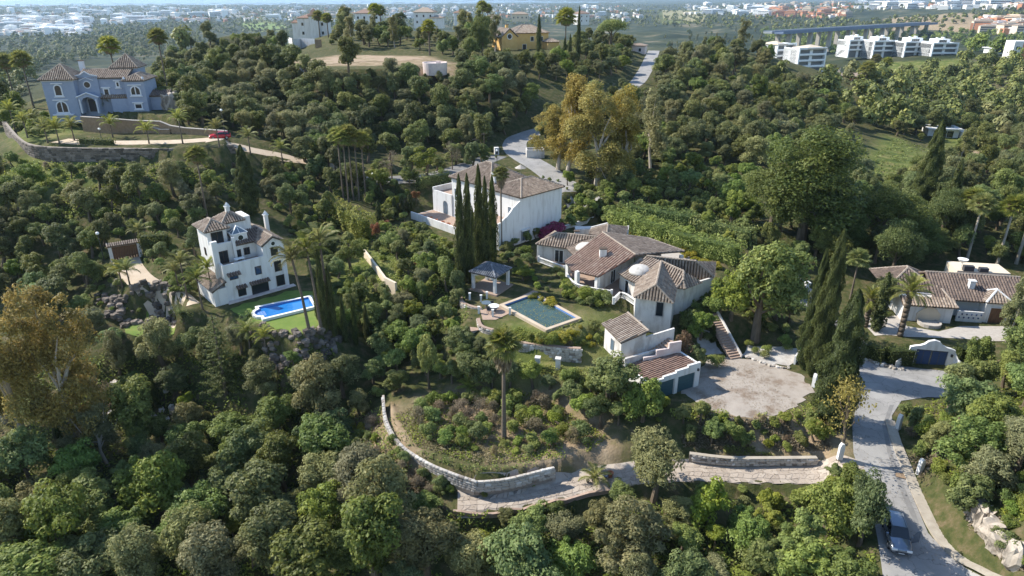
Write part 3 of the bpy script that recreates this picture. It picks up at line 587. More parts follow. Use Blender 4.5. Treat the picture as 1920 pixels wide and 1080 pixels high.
def fan(stalk, rad, rng, droop=.25):
    parts = []; n = 18; a = np.linspace(-1.9, 1.9, n); c = np.array([stalk, 0, stalk * .35])
    tip = c + np.stack([np.cos(a) * rad, np.sin(a) * rad, -droop * rad * (.5 + np.abs(a) * .35) + rng.normal(0, .05, n)], -1)
    side = np.stack([-np.sin(a), np.cos(a), 0 * a], -1) * rad * .085; mid = c + (tip - c) * .5 + np.array([0, 0, .08 * rad])
    V = np.stack([np.repeat(c[None], n, 0), mid - side, tip, mid + side], 1).reshape(-1, 3)
    parts.append((V, np.arange(4 * n).reshape(n, 4), np.clip(.5 + rng.normal(0, .2, n), 0, 1)))
    mb = MB().tube([(0, 0, 0), tuple(c)], [.04, .025], 4); f4 = [f for f in mb.f if len(f) == 4]; parts.append((np.array(mb.v), np.array(f4), np.full(len(f4), .6)))
    return join(parts)
def rot_frond(P, az, el):
    V, Fq, t = P; ca, sa, ce, se = math.cos(az), math.sin(az), math.cos(el), math.sin(el)
    x = V[:, 0] * ce - V[:, 2] * se; z = V[:, 0] * se + V[:, 2] * ce; return np.stack([x * ca - V[:, 1] * sa, x * sa + V[:, 1] * ca, z], -1), Fq, t
def palm_angles(n, rng, lo, hi): return [(i * 2.399963 + rng.normal(0, .12), lo + (hi - lo) * (i + .5) / n + rng.normal(0, .06)) for i in range(n)]
_prng = np.random.default_rng(3)
FANM = {k: mesh_np('frond', *[q for q in fan(1.0, .95, _prng, .35)], [LM[k]]) for k in ('palm', 'lightpalm')}
FEATH = {'date': mesh_np('frond', *feather(3.3, .75, 34, .55, _prng), [LM['palm']]), 'light': mesh_np('frond', *feather(2.1, .85, 26, .5, _prng), [LM['lightpalm']]), 'dark': mesh_np('frond', *feather(2.4, .8, 26, .5, _prng), [LM['palm']])}
def mesh_arrays(me):
    V = np.empty(len(me.vertices) * 3); me.vertices.foreach_get('co', V); Fq = np.empty(len(me.loops), np.int32); me.loops.foreach_get('vertex_index', Fq)
    t = np.empty(len(me.polygons), np.float32); me.attributes['tint'].data.foreach_get('value', t); return V.reshape(-1, 3), Fq.reshape(-1, 4), t
def skirt_cloud(n, top, ln, r, rng):
    a = rng.uniform(0, 2 * math.pi, n); s = rng.uniform(0, 1, n); rr = r * (.55 + .6 * np.sin(np.clip(1 - s, 0, 1) * 2.2)) * rng.uniform(.7, 1.1, n)
    C = np.stack([rr * np.cos(a), rr * np.sin(a), top - s * ln], -1); Nn = unit(np.stack([np.cos(a), np.sin(a), .1 + 0 * a], -1) + rng.normal(0, .35, (n, 3)))
    V, Fq = leaves(C, Nn, .7, .25, rng, 1.5); return V, Fq, np.clip(rng.normal(.5, .25, n), 0, 1)
def tuft(me, angles): P = mesh_arrays(me); return join([rot_frond(P, a, e) for a, e in angles])
PALM = {}
def proto_palm(key, frond, n, lo, hi, skirt=0., leaf='palm'):
    rng = np.random.default_rng(len(key) + 40); A = palm_angles(n, rng, lo, hi); V, Fq, t = tuft(frond, A)
    PALM[key] = dict(frond=frond, ang=A, crown=mesh_np(key + '_crown', V, Fq, t, [LM[leaf]]), skirt=None)
    if skirt: PALM[key]['skirt'] = mesh_np('dead_frond_skirt', *skirt_cloud(380, .2, skirt, .75, rng), [M['skirt']])
proto_palm('fan', FANM['palm'], 30, 1.35, -.55, 2.6); proto_palm('lightfan', FANM['lightpalm'], 24, 1.35, -.5, 0, 'lightpalm'); proto_palm('barefan', FANM['palm'], 30, 1.35, -.6, .9)
proto_palm('date', FEATH['date'], 34, 1.3, -.45); proto_palm('queen', FEATH['light'], 16, 1.2, -.2, 0, 'lightpalm'); proto_palm('darkqueen', FEATH['dark'], 18, 1.2, -.25)
PLANTS = []
def reg(o, look, pos, hgt, kindkey): PLANTS.append((o, look, pos, hgt, kindkey)); return o
LOOK = {'laurel': ('dense green laurel tree', 'tree'), 'sparse': ('sparse yellowish tree', 'tree'), 'cork': ('grey-brown cork oak', 'tree'), 'oak': ('dark evergreen oak', 'tree'), 'olive': ('grey-green olive tree', 'tree'), 'carob': ('mid-green leafy tree', 'tree'), 'bright': ('bright green bushy tree', 'tree'), 'lime': ('yellow-green leafy tree', 'tree'),
 'euca': ('tall yellowish eucalyptus', 'tree'), 'eucagreen': ('slender grey-green eucalyptus', 'tree'), 'pine': ('broad feathery pine', 'tree'), 'umbrella': ('round-topped umbrella pine', 'tree'), 'shrub': ('green leafy shrub', 'shrub'),
 'brightshrub': ('bright green shrub', 'shrub'), 'greyshrub': ('dry greyish shrub', 'shrub'), 'rust': ('rust-brown straggly shrub', 'shrub'), 'flower': ('crimson flowering bougainvillea', 'shrub'), 'redleaf': ('red-leaved small tree', 'tree'),
 'yellowfl': ('yellow flowering ground plant', 'plant'), 'bare': ('nearly bare twiggy tree', 'tree'), 'ball': ('clipped round box ball', 'shrub'), 'cypress': ('slim dark cypress', 'tree'), 'thincypress': ('pencil-thin cypress', 'tree'),
 'fatcypress': ('massive tall cypress', 'tree'), 'layered': ('layered star-shaped conifer', 'tree')}
NAME = {'laurel': 'dense_leafy_tree', 'sparse': 'sparse_tree', 'cork': 'greyish_oak', 'oak': 'evergreen_oak', 'olive': 'olive_tree', 'carob': 'leafy_tree', 'bright': 'bushy_tree', 'lime': 'lime_green_tree', 'euca': 'eucalyptus_tree', 'eucagreen': 'slender_eucalyptus', 'pine': 'pine_tree', 'umbrella': 'umbrella_pine',
 'shrub': 'leafy_shrub', 'brightshrub': 'bright_shrub', 'greyshrub': 'dry_shrub', 'rust': 'rusty_shrub', 'flower': 'bougainvillea', 'redleaf': 'red_leaf_tree', 'yellowfl': 'yellow_flower_plant', 'bare': 'bare_tree', 'ball': 'clipped_shrub',
 'cypress': 'cypress_tree', 'thincypress': 'thin_cypress', 'fatcypress': 'large_cypress', 'layered': 'layered_conifer'}
rnd = random.Random(11); CLIP = ('cypress', 'thincypress', 'fatcypress', 'ball', 'layered')
def tree(key, loc, s=1., label=None, sx=None, var=None):
    v = PROTO[key]; tm, cm = v[var if var is not None else rnd.randrange(len(v))]
    o = thing(NAME[key], label, LOOK[key][1], loc, rnd.uniform(0, 6.28)); k = sx or 1.
    q_ = rnd.uniform(.86, 1.16) if key not in CLIP else 1.; o.scale = (s * k * q_, s * k / q_, s * (rnd.uniform(.95, 1.05) if key in CLIP or label else rnd.uniform(.78, 1.25))); put('trunk', tm, o); put('crown', cm, o)
    if not label: reg(o, LOOK[key][0], Vector(loc), s, key)
    return o
def treep(key, px, py, s=1., label=None, sx=None, var=None): return tree(key, G(px, py) + Vector((0, 0, -.05)), s, label, sx, var)
PNAME = {'fan': ('fan_palm', 'tall fan palm with a dead-frond skirt'), 'lightfan': ('fan_palm', 'pale green fan palm'), 'barefan': ('fan_palm', 'tall slim fan palm'), 'date': ('date_palm', 'stout feathery date palm'), 'queen': ('young_palm', 'small yellow-green feather palm'), 'darkqueen': ('feather_palm', 'drooping dark feather palm')}
def palm(key, loc, H_, s=1., label=None, lean=(0, 0), tr=.2, fronds=False, bark='palmbark'):
    p = PALM[key]; nm, look = PNAME[key]; o = thing(nm, label, 'palm', loc, rnd.uniform(0, 6.28) if lean == (0, 0) else 0); top = Vector((lean[0], lean[1], H_)); mid = Vector((lean[0] * .35, lean[1] * .35, H_ * .5))
    if key == 'date':
        mb = MB(); n = 9
        for i in range(n): z = H_ * i / n; mb.lathe((top.x * (i / n) ** 2, top.y * (i / n) ** 2, z), [(tr * 1.08, -.02), (tr * 1.22, H_ / n * .55), (tr * 1.0, H_ / n + .03)], 9)
        mb.lathe((top.x, top.y, H_ - .5), [(tr, 0), (tr * 1.9, .35), (tr * 1.4, .8)], 9)
    else: mb = MB().tube([(0, 0, -.5), (0, 0, .3), mid, top], [tr * 1.7, tr * 1.25, tr * .85, tr * .75], 8)
    mb.build('trunk', M[bark], o, True)
    if fronds:
        for a, e in p['ang']:
            f = put('frond', p['frond'], o, top, 0, s); f.rotation_euler = (Matrix.Rotation(a, 3, 'Z') @ Matrix.Rotation(-e, 3, 'Y')).to_euler()
    else: put('crown', p['crown'], o, top, 0, s)
    if p['skirt']: put('dead_fronds', p['skirt'], o, top, 0, s)
    if not label: reg(o, look, Vector(loc), H_, 'palm')
    return o
def palmp(key, px, py, top_py, s=1., label=None, **k):
    """trunk foot at (px, py), crown heart at picture height top_py"""
    b = G(px, py); d = ray(px, top_py); t = math.hypot(b.x, b.y) / math.hypot(d.x, d.y); H_ = max(.6, CAMZ + d.z * t - b.z)
    return palm(key, b, H_, s, label, **k)
def hedge_mesh(L_, w, hgt, size=.2, leaf='carob', dens=26, rng=None, round_=.25):
    rng = rng or np.random.default_rng(int(L_ * 100)); n1 = int(L_ * hgt * dens); n2 = int(L_ * w * dens); n3 = int(w * hgt * dens); P = []; Nn = []
    for sd in (-1, 1):
        P.append(np.stack([rng.uniform(-L_ / 2, L_ / 2, n1), np.full(n1, sd * w / 2), rng.uniform(0, hgt, n1)], -1)); Nn.append(np.tile([0, sd, .3], (n1, 1)))
        P.append(np.stack([np.full(n3, sd * L_ / 2), rng.uniform(-w / 2, w / 2, n3), rng.uniform(0, hgt, n3)], -1)); Nn.append(np.tile([sd, 0, .3], (n3, 1)))
    P.append(np.stack([rng.uniform(-L_ / 2, L_ / 2, n2), rng.uniform(-w / 2, w / 2, n2), np.full(n2, hgt)], -1)); Nn.append(np.tile([0, 0, 1.], (n2, 1)))
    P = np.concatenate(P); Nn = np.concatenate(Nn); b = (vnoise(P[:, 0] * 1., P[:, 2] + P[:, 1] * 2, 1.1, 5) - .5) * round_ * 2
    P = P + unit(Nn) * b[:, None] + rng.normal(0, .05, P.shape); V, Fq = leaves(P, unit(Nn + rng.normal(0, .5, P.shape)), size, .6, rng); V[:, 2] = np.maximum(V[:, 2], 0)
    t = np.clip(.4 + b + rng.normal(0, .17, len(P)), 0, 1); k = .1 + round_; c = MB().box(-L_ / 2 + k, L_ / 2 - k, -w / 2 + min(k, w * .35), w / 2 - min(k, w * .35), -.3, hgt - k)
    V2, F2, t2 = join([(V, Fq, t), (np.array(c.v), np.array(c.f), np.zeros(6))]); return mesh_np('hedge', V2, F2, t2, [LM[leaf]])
def hedge(a, b, w, hgt, label, size=.2, leaf='carob', dens=26, round_=.25, name='hedge'):
    a = Vector(a); b = Vector(b); c = (a + b) / 2; c.z = min(a.z, b.z) - .1; d = b - a
    return put(name, hedge_mesh(d.xy.length, w, hgt, size, leaf, dens, None, round_), None, c, math.atan2(d.y, d.x), label=label, cat='hedge')
# ------------------------------------------------------------------ building kit
def newell(P):
    n = Vector((0, 0, 0))
    for i, p in enumerate(P):
        q = P[(i + 1) % len(P)]; n += Vector(((p.y - q.y) * (p.z + q.z), (p.z - q.z) * (p.x + q.x), (p.x - q.x) * (p.y + q.y)))
    return n.normalized()
TR = random.Random(5)
def tile_facet(tl, bed, P, pitch=.36, ln=.46, thick=.16, hgt=.13, bias=0.):
    P = [Vector(p) for p in P]; n = newell(P)
    if n.z < 0: P.reverse(); n = -n
    c = sum(P, Vector()) / len(P); P = [p - n * (p - c).dot(n) for p in P]
    d = Vector((0, 0, -1)); d = (d - n * d.dot(n)); d = d.normalized() if d.length > 1e-4 else Vector((0, -1, 0)); e = d.cross(n).normalized()
    bed.extr([p - n * .02 for p in P][::-1], n * -thick)
    S = [((p - c).dot(e), (p - c).dot(d)) for p in P]; s0 = min(a for a, _ in S); s1 = max(a for a, _ in S); k = max(1, round((s1 - s0) / pitch)); pw = (s1 - s0) / k
    for i in range(k):
        s = s0 + (i + .5) * pw; X = []
        for (a, b), (a2, b2) in zip(S, S[1:] + S[:1]):
            if (a <= s) != (a2 <= s): X.append(b + (b2 - b) * (s - a) / (a2 - a))
        X.sort(); w = pw * .38; colt = TR.gauss(0, .06)
        for t0, t1 in zip(X[::2], X[1::2]):
            m = max(1, round((t1 - t0) / ln)); q = (t1 - t0) / m
            for j in range(m):
                a0 = t0 + j * q; a1 = a0 + q * 1.06; o = c + e * (s + TR.uniform(-.01, .01)); hh = hgt + TR.uniform(-.012, .012); tt = min(1, max(0, .47 + bias + colt + TR.gauss(0, .17)))
                v = []
                for aa, lift in ((a0, 0), (a1, .03)):
                    b = o + d * aa
                    v += [b - e * w, b - e * w * .55 + n * (hh + lift), b + e * w * .55 + n * (hh + lift), b + e * w]
                tl.add(v, [(0, 4, 5, 1), (1, 5, 6, 2), (2, 6, 7, 3), (4, 7, 6, 5)], tt)
def ridge_row(mb, a, b, r=.16, ln=.42):
    a = Vector(a); b = Vector(b); k = max(1, int((b - a).length / ln))
    for i in range(k): mb.tube([a.lerp(b, i / k) + Vector((0, 0, .04)), a.lerp(b, (i + 1.05) / k) + Vector((0, 0, .07))], [r * .92, r * 1.05], 6, TR.random())
def roof(parent, facets, tile='tile', ridges=(), bed=None, pitch=.36, bias=0., name='roof', label=None, thick=.16, ridgemat='ridge'):
    tl, bd = MB(), MB()
    for P in facets: tile_facet(tl, bd, P, pitch, thick=thick, bias=bias)
    o = bd.build(name, M[bed or ('tilebedred' if tile == 'tilered' else 'tilebed')], parent, label=label)
    t = tl.build('roof_tiles', M[tile], o, kind='stuff')
    if ridges:
        rm = MB()
        for a, b in ridges: ridge_row(rm, a, b)
        rm.build('ridge_tiles', M[ridgemat], o, kind='stuff')
    return o
def hip(x0, x1, y0, y1, z, rise, ov=.35, gable=False):
    """facets and ridge lines of a hipped roof"""
    x0 -= ov; x1 += ov; y0 -= ov; y1 += ov; w, d = x1 - x0, y1 - y0; A, B, C, D = (x0, y0, z), (x1, y0, z), (x1, y1, z), (x0, y1, z)
    if w >= d: e, f = (x0 + d / 2, (y0 + y1) / 2, z + rise), (x1 - d / 2, (y0 + y1) / 2, z + rise); fs = [[A, B, f, e], [C, D, e, f], [D, A, e], [B, C, f]]; rs = [(A, e), (D, e), (B, f), (C, f)]
    else: e, f = ((x0 + x1) / 2, y0 + w / 2, z + rise), ((x0 + x1) / 2, y1 - w / 2, z + rise); fs = [[A, B, e], [C, D, f], [D, A, e, f], [B, C, f, e]]; rs = [(A, e), (B, e), (C, f), (D, f)]
    if Vector(e) != Vector(f): rs.append((e, f))
    return fs, rs
def wbox(parent, x0, x1, y0, y1, z0, z1, m='white', name='wall'): return MB().box(x0, x1, y0, y1, z0, z1).build(name, M[m], parent)
def facing(ang): return ang + math.pi / 2
def window(parent, x, y, z, w, hgt, ang, frame='darkframe', pane='glass', name='window', bars=1, arch=False, t=.09, proud=.05, sill=None, rows=0):
    """bottom centre on the wall, outward angle ang (degrees, parent frame)"""
    mb = MB(); a = w / 2; p = -proud
    if arch:
        pts = [(math.cos(R(q)) * a, hgt - a + math.sin(R(q)) * a) for q in range(0, 181, 20)]; inn = [(math.cos(R(q)) * (a - t), hgt - a + math.sin(R(q)) * (a - t)) for q in range(0, 181, 20)]
        out = [(a, 0)] + pts + [(-a, 0)]; inn = [(a - t, t)] + inn + [(-a + t, t)]
    else: out = [(a, 0), (a, hgt), (-a, hgt), (-a, 0)]; inn = [(a - t, t), (a - t, hgt - t), (-a + t, hgt - t), (-a + t, t)]
    n = len(out); v = [(q[0], p, q[1]) for q in out] + [(q[0], p, q[1]) for q in inn] + [(q[0], .04, q[1]) for q in out] + [(q[0], p + .04, q[1]) for q in inn]; f = []
    for i in range(n):
        j = (i + 1) % n; f += [(i, j, n + j, n + i), (2 * n + i, 2 * n + j, j, i), (n + i, n + j, 3 * n + j, 3 * n + i)]
    mb.add(v, f)
    for k in range(bars): q = -a + w * (k + 1) / (bars + 1); mb.box(q - t * .4, q + t * .4, p - .005, p + .035, t, hgt - t)
    for k in range(rows): q = hgt * (k + 1) / (rows + 1); mb.box(-a + t, a - t, p - .003, p + .033, q - .03, q + .03)
    if sill: mb.box(-a - .12, a + .12, p - .1, .02, -.1, -.003)
    o = mb.build(name, M[frame], parent); o.location = (x, y, z); o.rotation_euler[2] = facing(R(ang))
    put('pane', mesh_np('pane', [(q[0], p + .03, q[1]) for q in inn], [list(range(n))[::-1]], None, [M[pane]]), o)
    return o
def door(parent, x, y, z, w, hgt, ang, m='wood', frame='darkframe', planks=0, name='door'):
    mb = MB().box(-w / 2 - .08, -w / 2, -.08, .03, 0, hgt + .08).box(w / 2, w / 2 + .08, -.08, .03, 0, hgt + .08).box(-w / 2, w / 2, -.08, .03, hgt, hgt + .08)
    o = mb.build(name, M[frame], parent); o.location = (x, y, z); o.rotation_euler[2] = facing(R(ang))
    if planks:
        pm = MB().box(-w / planks / 2 + .012, w / planks / 2 - .012, -.055, .0, .01, hgt).mesh('plank', M[m])
        for k in range(planks): put('plank', pm, o, (-w / 2 + w * (k + .5) / planks, 0, 0))
    else: MB().box(-w / 2, w / 2, -.04, .01, .01, hgt).build('leaf', M[m], o)
    return o
def chimney(parent, x, y, z, w, d, hgt, m='white', cap='tilebed', name='chimney', pot=True):
    o = MB().box(x - w / 2, x + w / 2, y - d / 2, y + d / 2, z - .6, z + hgt).build(name, M[m], parent)
    MB().box(x - w / 2 - .1, x + w / 2 + .1, y - d / 2 - .1, y + d / 2 + .1, z + hgt + .002, z + hgt + .14).build('cap', M[cap], o); return o
def dome(parent, c, r, hgt, m='domegrey'):
    prof = [(r * 1.04, -.25), (r * 1.04, .02)] + [(r * math.cos(R(a)), .02 + hgt * math.sin(R(a))) for a in range(8, 86, 11)] + [(.02, hgt + .02)]
    return MB().lathe(c, prof, 24).build('dome', M[m], parent, True)
def balustrade(parent, pts, hgt=.85, sp=.24, m='white', name='balustrade'):
    """rails with single balusters; pts are 3-d points of its foot"""
    S = [Vector(p) for p in pts]; mb = MB()
    for a, b in zip(S[:-1], S[1:]):
        d = (b - a); n = Vector((d.y, -d.x, 0)).normalized() * .1
        for z0, z1, k in ((0, .1, 1), (hgt - .12, hgt, 1.25)):
            mb.add([a - n * k + Vector((0, 0, z0)), b - n * k + Vector((0, 0, z0)), b + n * k + Vector((0, 0, z0)), a + n * k + Vector((0, 0, z0)), a - n * k + Vector((0, 0, z1)), b - n * k + Vector((0, 0, z1)), b + n * k + Vector((0, 0, z1)), a + n * k + Vector((0, 0, z1))],
                [(0, 3, 2, 1), (4, 5, 6, 7), (0, 1, 5, 4), (1, 2, 6, 5), (2, 3, 7, 6), (3, 0, 4, 7)])
    for p in (S[0], S[-1]): mb.box(p.x - .16, p.x + .16, p.y - .16, p.y + .16, p.z, p.z + hgt + .15)
    o = mb.build(name, M[m], parent); L_ = 0; bm = BAL
    for a, b in zip(S[:-1], S[1:]):
        k = max(1, int((b - a).length / sp))
        for i in range(k): put('baluster', bm, o, a.lerp(b, (i + .5) / k), 0, (1, 1, (hgt - .2) / .65))
    return o
BAL = MB().lathe((0, 0, .1), [(.05, 0), (.085, .18), (.035, .42), (.06, .66)], 6).mesh('baluster', M['white'])
def wallpx(parent, o, a, b, z0, z1, t=.3, m='oldwhite', name='wall', inset=0.):
    """an upright wall between two points (3-d, tops at z1)"""
    a = Vector(a) - Vector(o); b = Vector(b) - Vector(o); d = (b - a).xy.normalized(); n = Vector((-d.y, d.x)) * t
    P = [(a.x, a.y), (b.x, b.y), (b.x + n.x, b.y + n.y), (a.x + n.x, a.y + n.y)]
    return MB().prism(P, z0 - o[2], z1 - o[2]).build(name, M[m], parent)
def plane_fill(P):
    """points (px, py, z) fix a plane; those with z None are found on it"""
    K = [W(*p) for p in P if p[2] is not None]; c = sum(K, Vector()) / len(K); A = np.array([(k.x, k.y, 1) for k in K]); z = np.array([k.z for k in K]); co = np.linalg.lstsq(A, z, rcond=None)[0]
    out = []
    for p in P:
        if p[2] is not None and len(K) <= 3: out.append(W(*p)); continue
        d = ray(p[0], p[1]); t = (co[2] - CAMZ) / (d.z - co[0] * d.x - co[1] * d.y); out.append(Vector((d.x * t, d.y * t, CAMZ + d.z * t)))
    return out

# ================================================================== the old villa with domes
O = W(1120, 520, 4.0); O.z = 4.0
mv = thing('dome_villa', 'sprawling old villa with brown tile roofs and two white domes', 'house', O)
N = None
FAC = {
 'hall': [(1059, 491, 6.8), (1073, 508, N), (1121, 519, 6.8), (1192, 478, 9.2), (1130, 436, N)],
 'hallback': [(1130, 436, 9.6), (1192, 478, 9.2), (1283, 471, 7.4), (1215, 447, N)],
 'lwf': [(1004, 458, 6.9), (1063, 466, 6.9), (1090, 450, N), (1128, 445, N), (1048, 437, 8.6)],
 'lwl': [(1004, 458, 6.9), (1048, 437, 8.6), (1041, 433, 7.6)],
 'd1': [(1062, 466, 6.9), (1078, 482, 6.7), (1120, 455, N), (1118, 446, 8.6), (1090, 450, N)],
 'bl': [(1140, 421, 9.0), (1108, 430, 7.8), (1104, 439, N), (1137, 446, 8.4)],
 'br': [(1140, 421, 9.0), (1137, 446, 8.4), (1172, 447, N), (1178, 425, 7.7)],
 'd2': [(1158, 511, 6.9), (1173, 522, N), (1193, 531, 6.8), (1240, 490, 8.8), (1212, 480, N)],
 'long': [(1212, 480, 8.9), (1305, 490, 8.9), (1339, 520, 6.8), (1316, 526, N), (1282, 509, N), (1240, 490, N)],
 'longr': [(1305, 490, 8.9), (1342, 491, 7.4), (1339, 520, 6.8)],
 'rwf': [(1188, 558, 6.8), (1263, 569, 6.8), (1230, 534, 8.8)],
 'rwl': [(1188, 558, 6.8), (1230, 534, 8.8), (1240, 490, 9.0), (1193, 529, N)],
 'rwr': [(1230, 534, 8.8), (1263, 569, 6.8), (1269, 540, N), (1240, 490, 9.0)],
 'rx': [(1240, 490, 9.0), (1268, 540, 6.9), (1281, 526, N), (1282, 509, 8.6)],
 'rxf': [(1281, 526, 7.7), (1268, 540, 6.9), (1285, 542, 6.8)],
 'rxr': [(1282, 509, 8.6), (1281, 526, 7.7), (1285, 542, 6.8), (1318, 530, N)]}
FW = {k: [p - O for p in plane_fill(v)] for k, v in FAC.items()}
def rr(a, b): return (W(*a) - O, W(*b) - O)
hall = roof(mv, [FW['hall']], 'tilered', [(FW['hall'][3], FW['hall'][4])], bias=.08, pitch=.44, name='roof', label='large reddish tiled slope over the open terrace')
roof(mv, [FW['hallback']], 'tile', [(FW['hallback'][0], FW['hallback'][3]), (FW['hallback'][3], FW['hallback'][2])], pitch=.40, bias=-.08)
roof(mv, [FW['lwf'], FW['lwl']], 'tile', [(FW['lwf'][0], FW['lwf'][4]), (FW['lwf'][4], FW['lwf'][3])], pitch=.42)
roof(mv, [FW['d1']], 'tile', pitch=.40)
roof(mv, [FW['bl'], FW['br']], 'tile', [(FW['bl'][0], FW['bl'][3]), (FW['bl'][0], FW['bl'][1])], pitch=.38, bias=-.1)
roof(mv, [FW['d2']], 'tile', pitch=.42)
roof(mv, [FW['long'], FW['longr']], 'tile', [(FW['long'][0], FW['long'][1]), (FW['long'][1], FW['long'][2])], pitch=.42)
roof(mv, [FW['rwf'], FW['rwl'], FW['rwr']], 'tile', [(FW['rwf'][0], FW['rwf'][2]), (FW['rwf'][1], FW['rwf'][2]), (FW['rwf'][2], FW['rwl'][2])], pitch=.42)
roof(mv, [FW['rx'], FW['rxf'], FW['rxr']], 'tile', [(FW['rx'][0], FW['rx'][3]), (FW['rx'][3], FW['rx'][2]), (FW['rxf'][0], FW['rxf'][1]), (FW['rxf'][0], FW['rxf'][2])], pitch=.40)
dome(mv, W(1099, 465, 7.5) - O, 1.6, .8); dome(mv, W(1201, 508, 7.5) - O, 1.6, .85)
ch = chimney(mv, *(W(1130, 484, 7.9) - O), 1.0, .8, 1.5, 'white', 'tilebed'); chimney(mv, *(W(1081, 446, 7.7) - O), .7, .6, 1.1, 'oldwhite', 'tilebed')
def mw(a, b, z0=3.6, z1=6.75, m='oldwhite', t=.3): return wallpx(mv, O, W(a[0], a[1], 6.8), W(b[0], b[1], 6.8), z0, z1, t, m)
mw((1010, 457), (1064, 463)); mw((1064, 463), (1082, 475)); mw((1010, 457), (1040, 436)); mw((1127, 512), (1189, 474), 3.6, 7.2); mw((1163, 508), (1191, 526)); mw((1191, 526), (1192, 555), 3.6, 6.7)
mw((1192, 555), (1261, 564), 1.2, 6.72); mw((1261, 564), (1268, 541), 1.2, 6.72); mw((1268, 541), (1284, 539), 1.8, 6.7); mw((1284, 539), (1314, 526), 1.8, 6.7); mw((1314, 526), (1338, 519), 1.8, 6.7); mw((1338, 519), (1338, 492), 3, 6.7)
mw((1195, 484), (1215, 486), 3.6, 6.8); mw((1110, 432), (1140, 424), 3.6, 7.4); mw((1176, 428), (1172, 446), 3.6, 7.3); mw((1192, 482), (1240, 480), 3.6, 7.0)
# high inner gable face of the hall and its pillars
def gable_tri(a, b, c, m='oldwhite', t=.25):
    a, b, c = [W(*q) - O for q in (a, b, c)]; n = (b - a).cross(Vector((0, 0, 1))).normalized() * -t; MB().extr([a, b, c], n).build('gable_wall', M[m], mv)
MB().box(-.3, .3, -.3, .3, 0, 1)
pil = MB().box(-.28, .28, -.28, .28, 0, 2.72).mesh('pillar', M['white'])
for q in ((1064, 492), (1081, 510), (1119, 518)): put('pillar', pil, mv, W(q[0], q[1], 6.7) - O - Vector((0, 0, 2.7)) + Vector((0.15, .25, 0)), R(-54))
put('pillar', pil, mv, W(1278, 477, 6.9) - O - Vector((0, 0, 2.9)))
def wpx(px, py, z): p = W(px, py, z) - O; return p
def win_on(a, b, f, zb, w, hg, **k):
    A = W(a[0], a[1], 6.8) - O; B = W(b[0], b[1], 6.8) - O; p = A.lerp(B, f); d = (B - A); ang = math.degrees(math.atan2(-d.x, d.y))
    return window(mv, p.x, p.y, zb - O.z, w, hg, ang, **k)
win_on((1010, 457), (1064, 463), .72, 4.0, 1.5, 2.15, frame='whiteframe', bars=1); win_on((1127, 512), (1189, 474), .36, 4.0, 1.5, 2.1, frame='whiteframe'); win_on((1163, 508), (1191, 526), .5, 4.0, 1.0, 2.1, frame='whiteframe', bars=0)
win_on((1192, 555), (1261, 564), .68, 4.3, 1.05, 2.1, frame='steel', bars=0); door(mv, *(lambda p: (p.x, p.y))((W(1192, 555, 6.8) - O).lerp(W(1261, 564, 6.8) - O, .18)), -2.7, .95, 1.9, -100, 'darksteel', 'oldwhite')
# terrace floor, its curved balustrade
TERR = [W(*q, 4.0) for q in ((1004, 484), (1030, 490), (1058, 500), (1062, 522), (1082, 541), (1114, 550), (1148, 556), (1190, 545), (1196, 520), (1170, 495), (1120, 480), (1060, 470), (1012, 468))]
MB().prism([(p.x - O.x, p.y - O.y) for p in TERR], -1.0, .06).build('terrace', M['terrapave'], mv)
balustrade(mv, [W(*q, 4.05) - O for q in ((1010, 491), (1034, 500), (1058, 509))], .85)
balustrade(mv, [p - O for p in spline([W(*q, 4.05) for q in ((1063, 511), (1063, 523), (1071, 535), (1084, 544), (1115, 551), (1146, 556))], 3)], .95)
balustrade(mv, [W(*q, 4.05) - O for q in ((1163, 557), (1175, 562), (1191, 573))], .9); balustrade(mv, [W(*q, 4.05) - O for q in ((1150, 570), (1163, 557))], .9)
sheet('terrace_paving', [W(*q, 4.0) for q in ((1200, 474), (1260, 470), (1300, 482), (1310, 490), (1240, 488))], M['paleslab'], .03, 1, label='pale paved patio behind the domed villa')
MB().box(-1.6, 1.6, -.9, .9, 0, .9).build('planter_wall', M['oldwhite'], mv).location = W(1095, 436, 5.2) - O

# ================================================================== lower room, stairs and garage of the old villa
sh = W(1169, 640, 5); sh.z = 2.2; sd = thing('tile_roofed_annex', 'small white annex with lean-to tiled roof above the garage', 'house', sh, R(18))
wbox(sd, -.1, 3.2, .3, 5.0, -.6, 2.5, 'oldwhite'); MB().extr([(-.1, .3, 2.5), (3.2, .3, 2.5), (3.2, .3, 3.45), (-.1, .3, 2.5)][:3], (0, 4.7, 0)).build('wall', M['oldwhite'], sd)
roof(sd, [[(-.35, .05, 2.62), (3.4, .05, 3.62), (3.2, 5.3, 3.75), (-.45, 5.3, 2.75)]], 'tile', [((3.4, .05, 3.62), (3.2, 5.3, 3.75))], pitch=.34, bias=.12)
window(sd, -.12, 2.6, .2, .9, 1.6, 180, 'steel', 'glassblue', bars=0)
st = wbox(sd, 3.25, 6.6, -.3, 0, -.4, .01, 'pink', 'stair_wall'); n_st = 0
mbw = MB()
for i in range(4): mbw.box(.4 + i * 1.7, 2.1 + i * 1.7, -1.55, -1.3, -1.6, .25 + i * .72)
mbw.build('stair_parapet', M['pink'], sd)
MB().extr([(3.2, .3, -.6), (7.2, .3, -.6), (7.2, .3, 3.3), (3.2, .3, 2.7)], (0, .25, 0)).build('stair_wall', M['oldwhite'], sd)
stp = MB().box(0, .36, -1.28, .28, -.5, 0).mesh('step', M['terrapave'])
for i in range(16): put('step', stp, sd, (.5 + i * .38, 0, -.9 + i * .2))
g = Vector(W(1309, 724, 0)); ga = thing('garage', 'white garage with two teal doors and a tiled roof', 'garage', g, R(28))
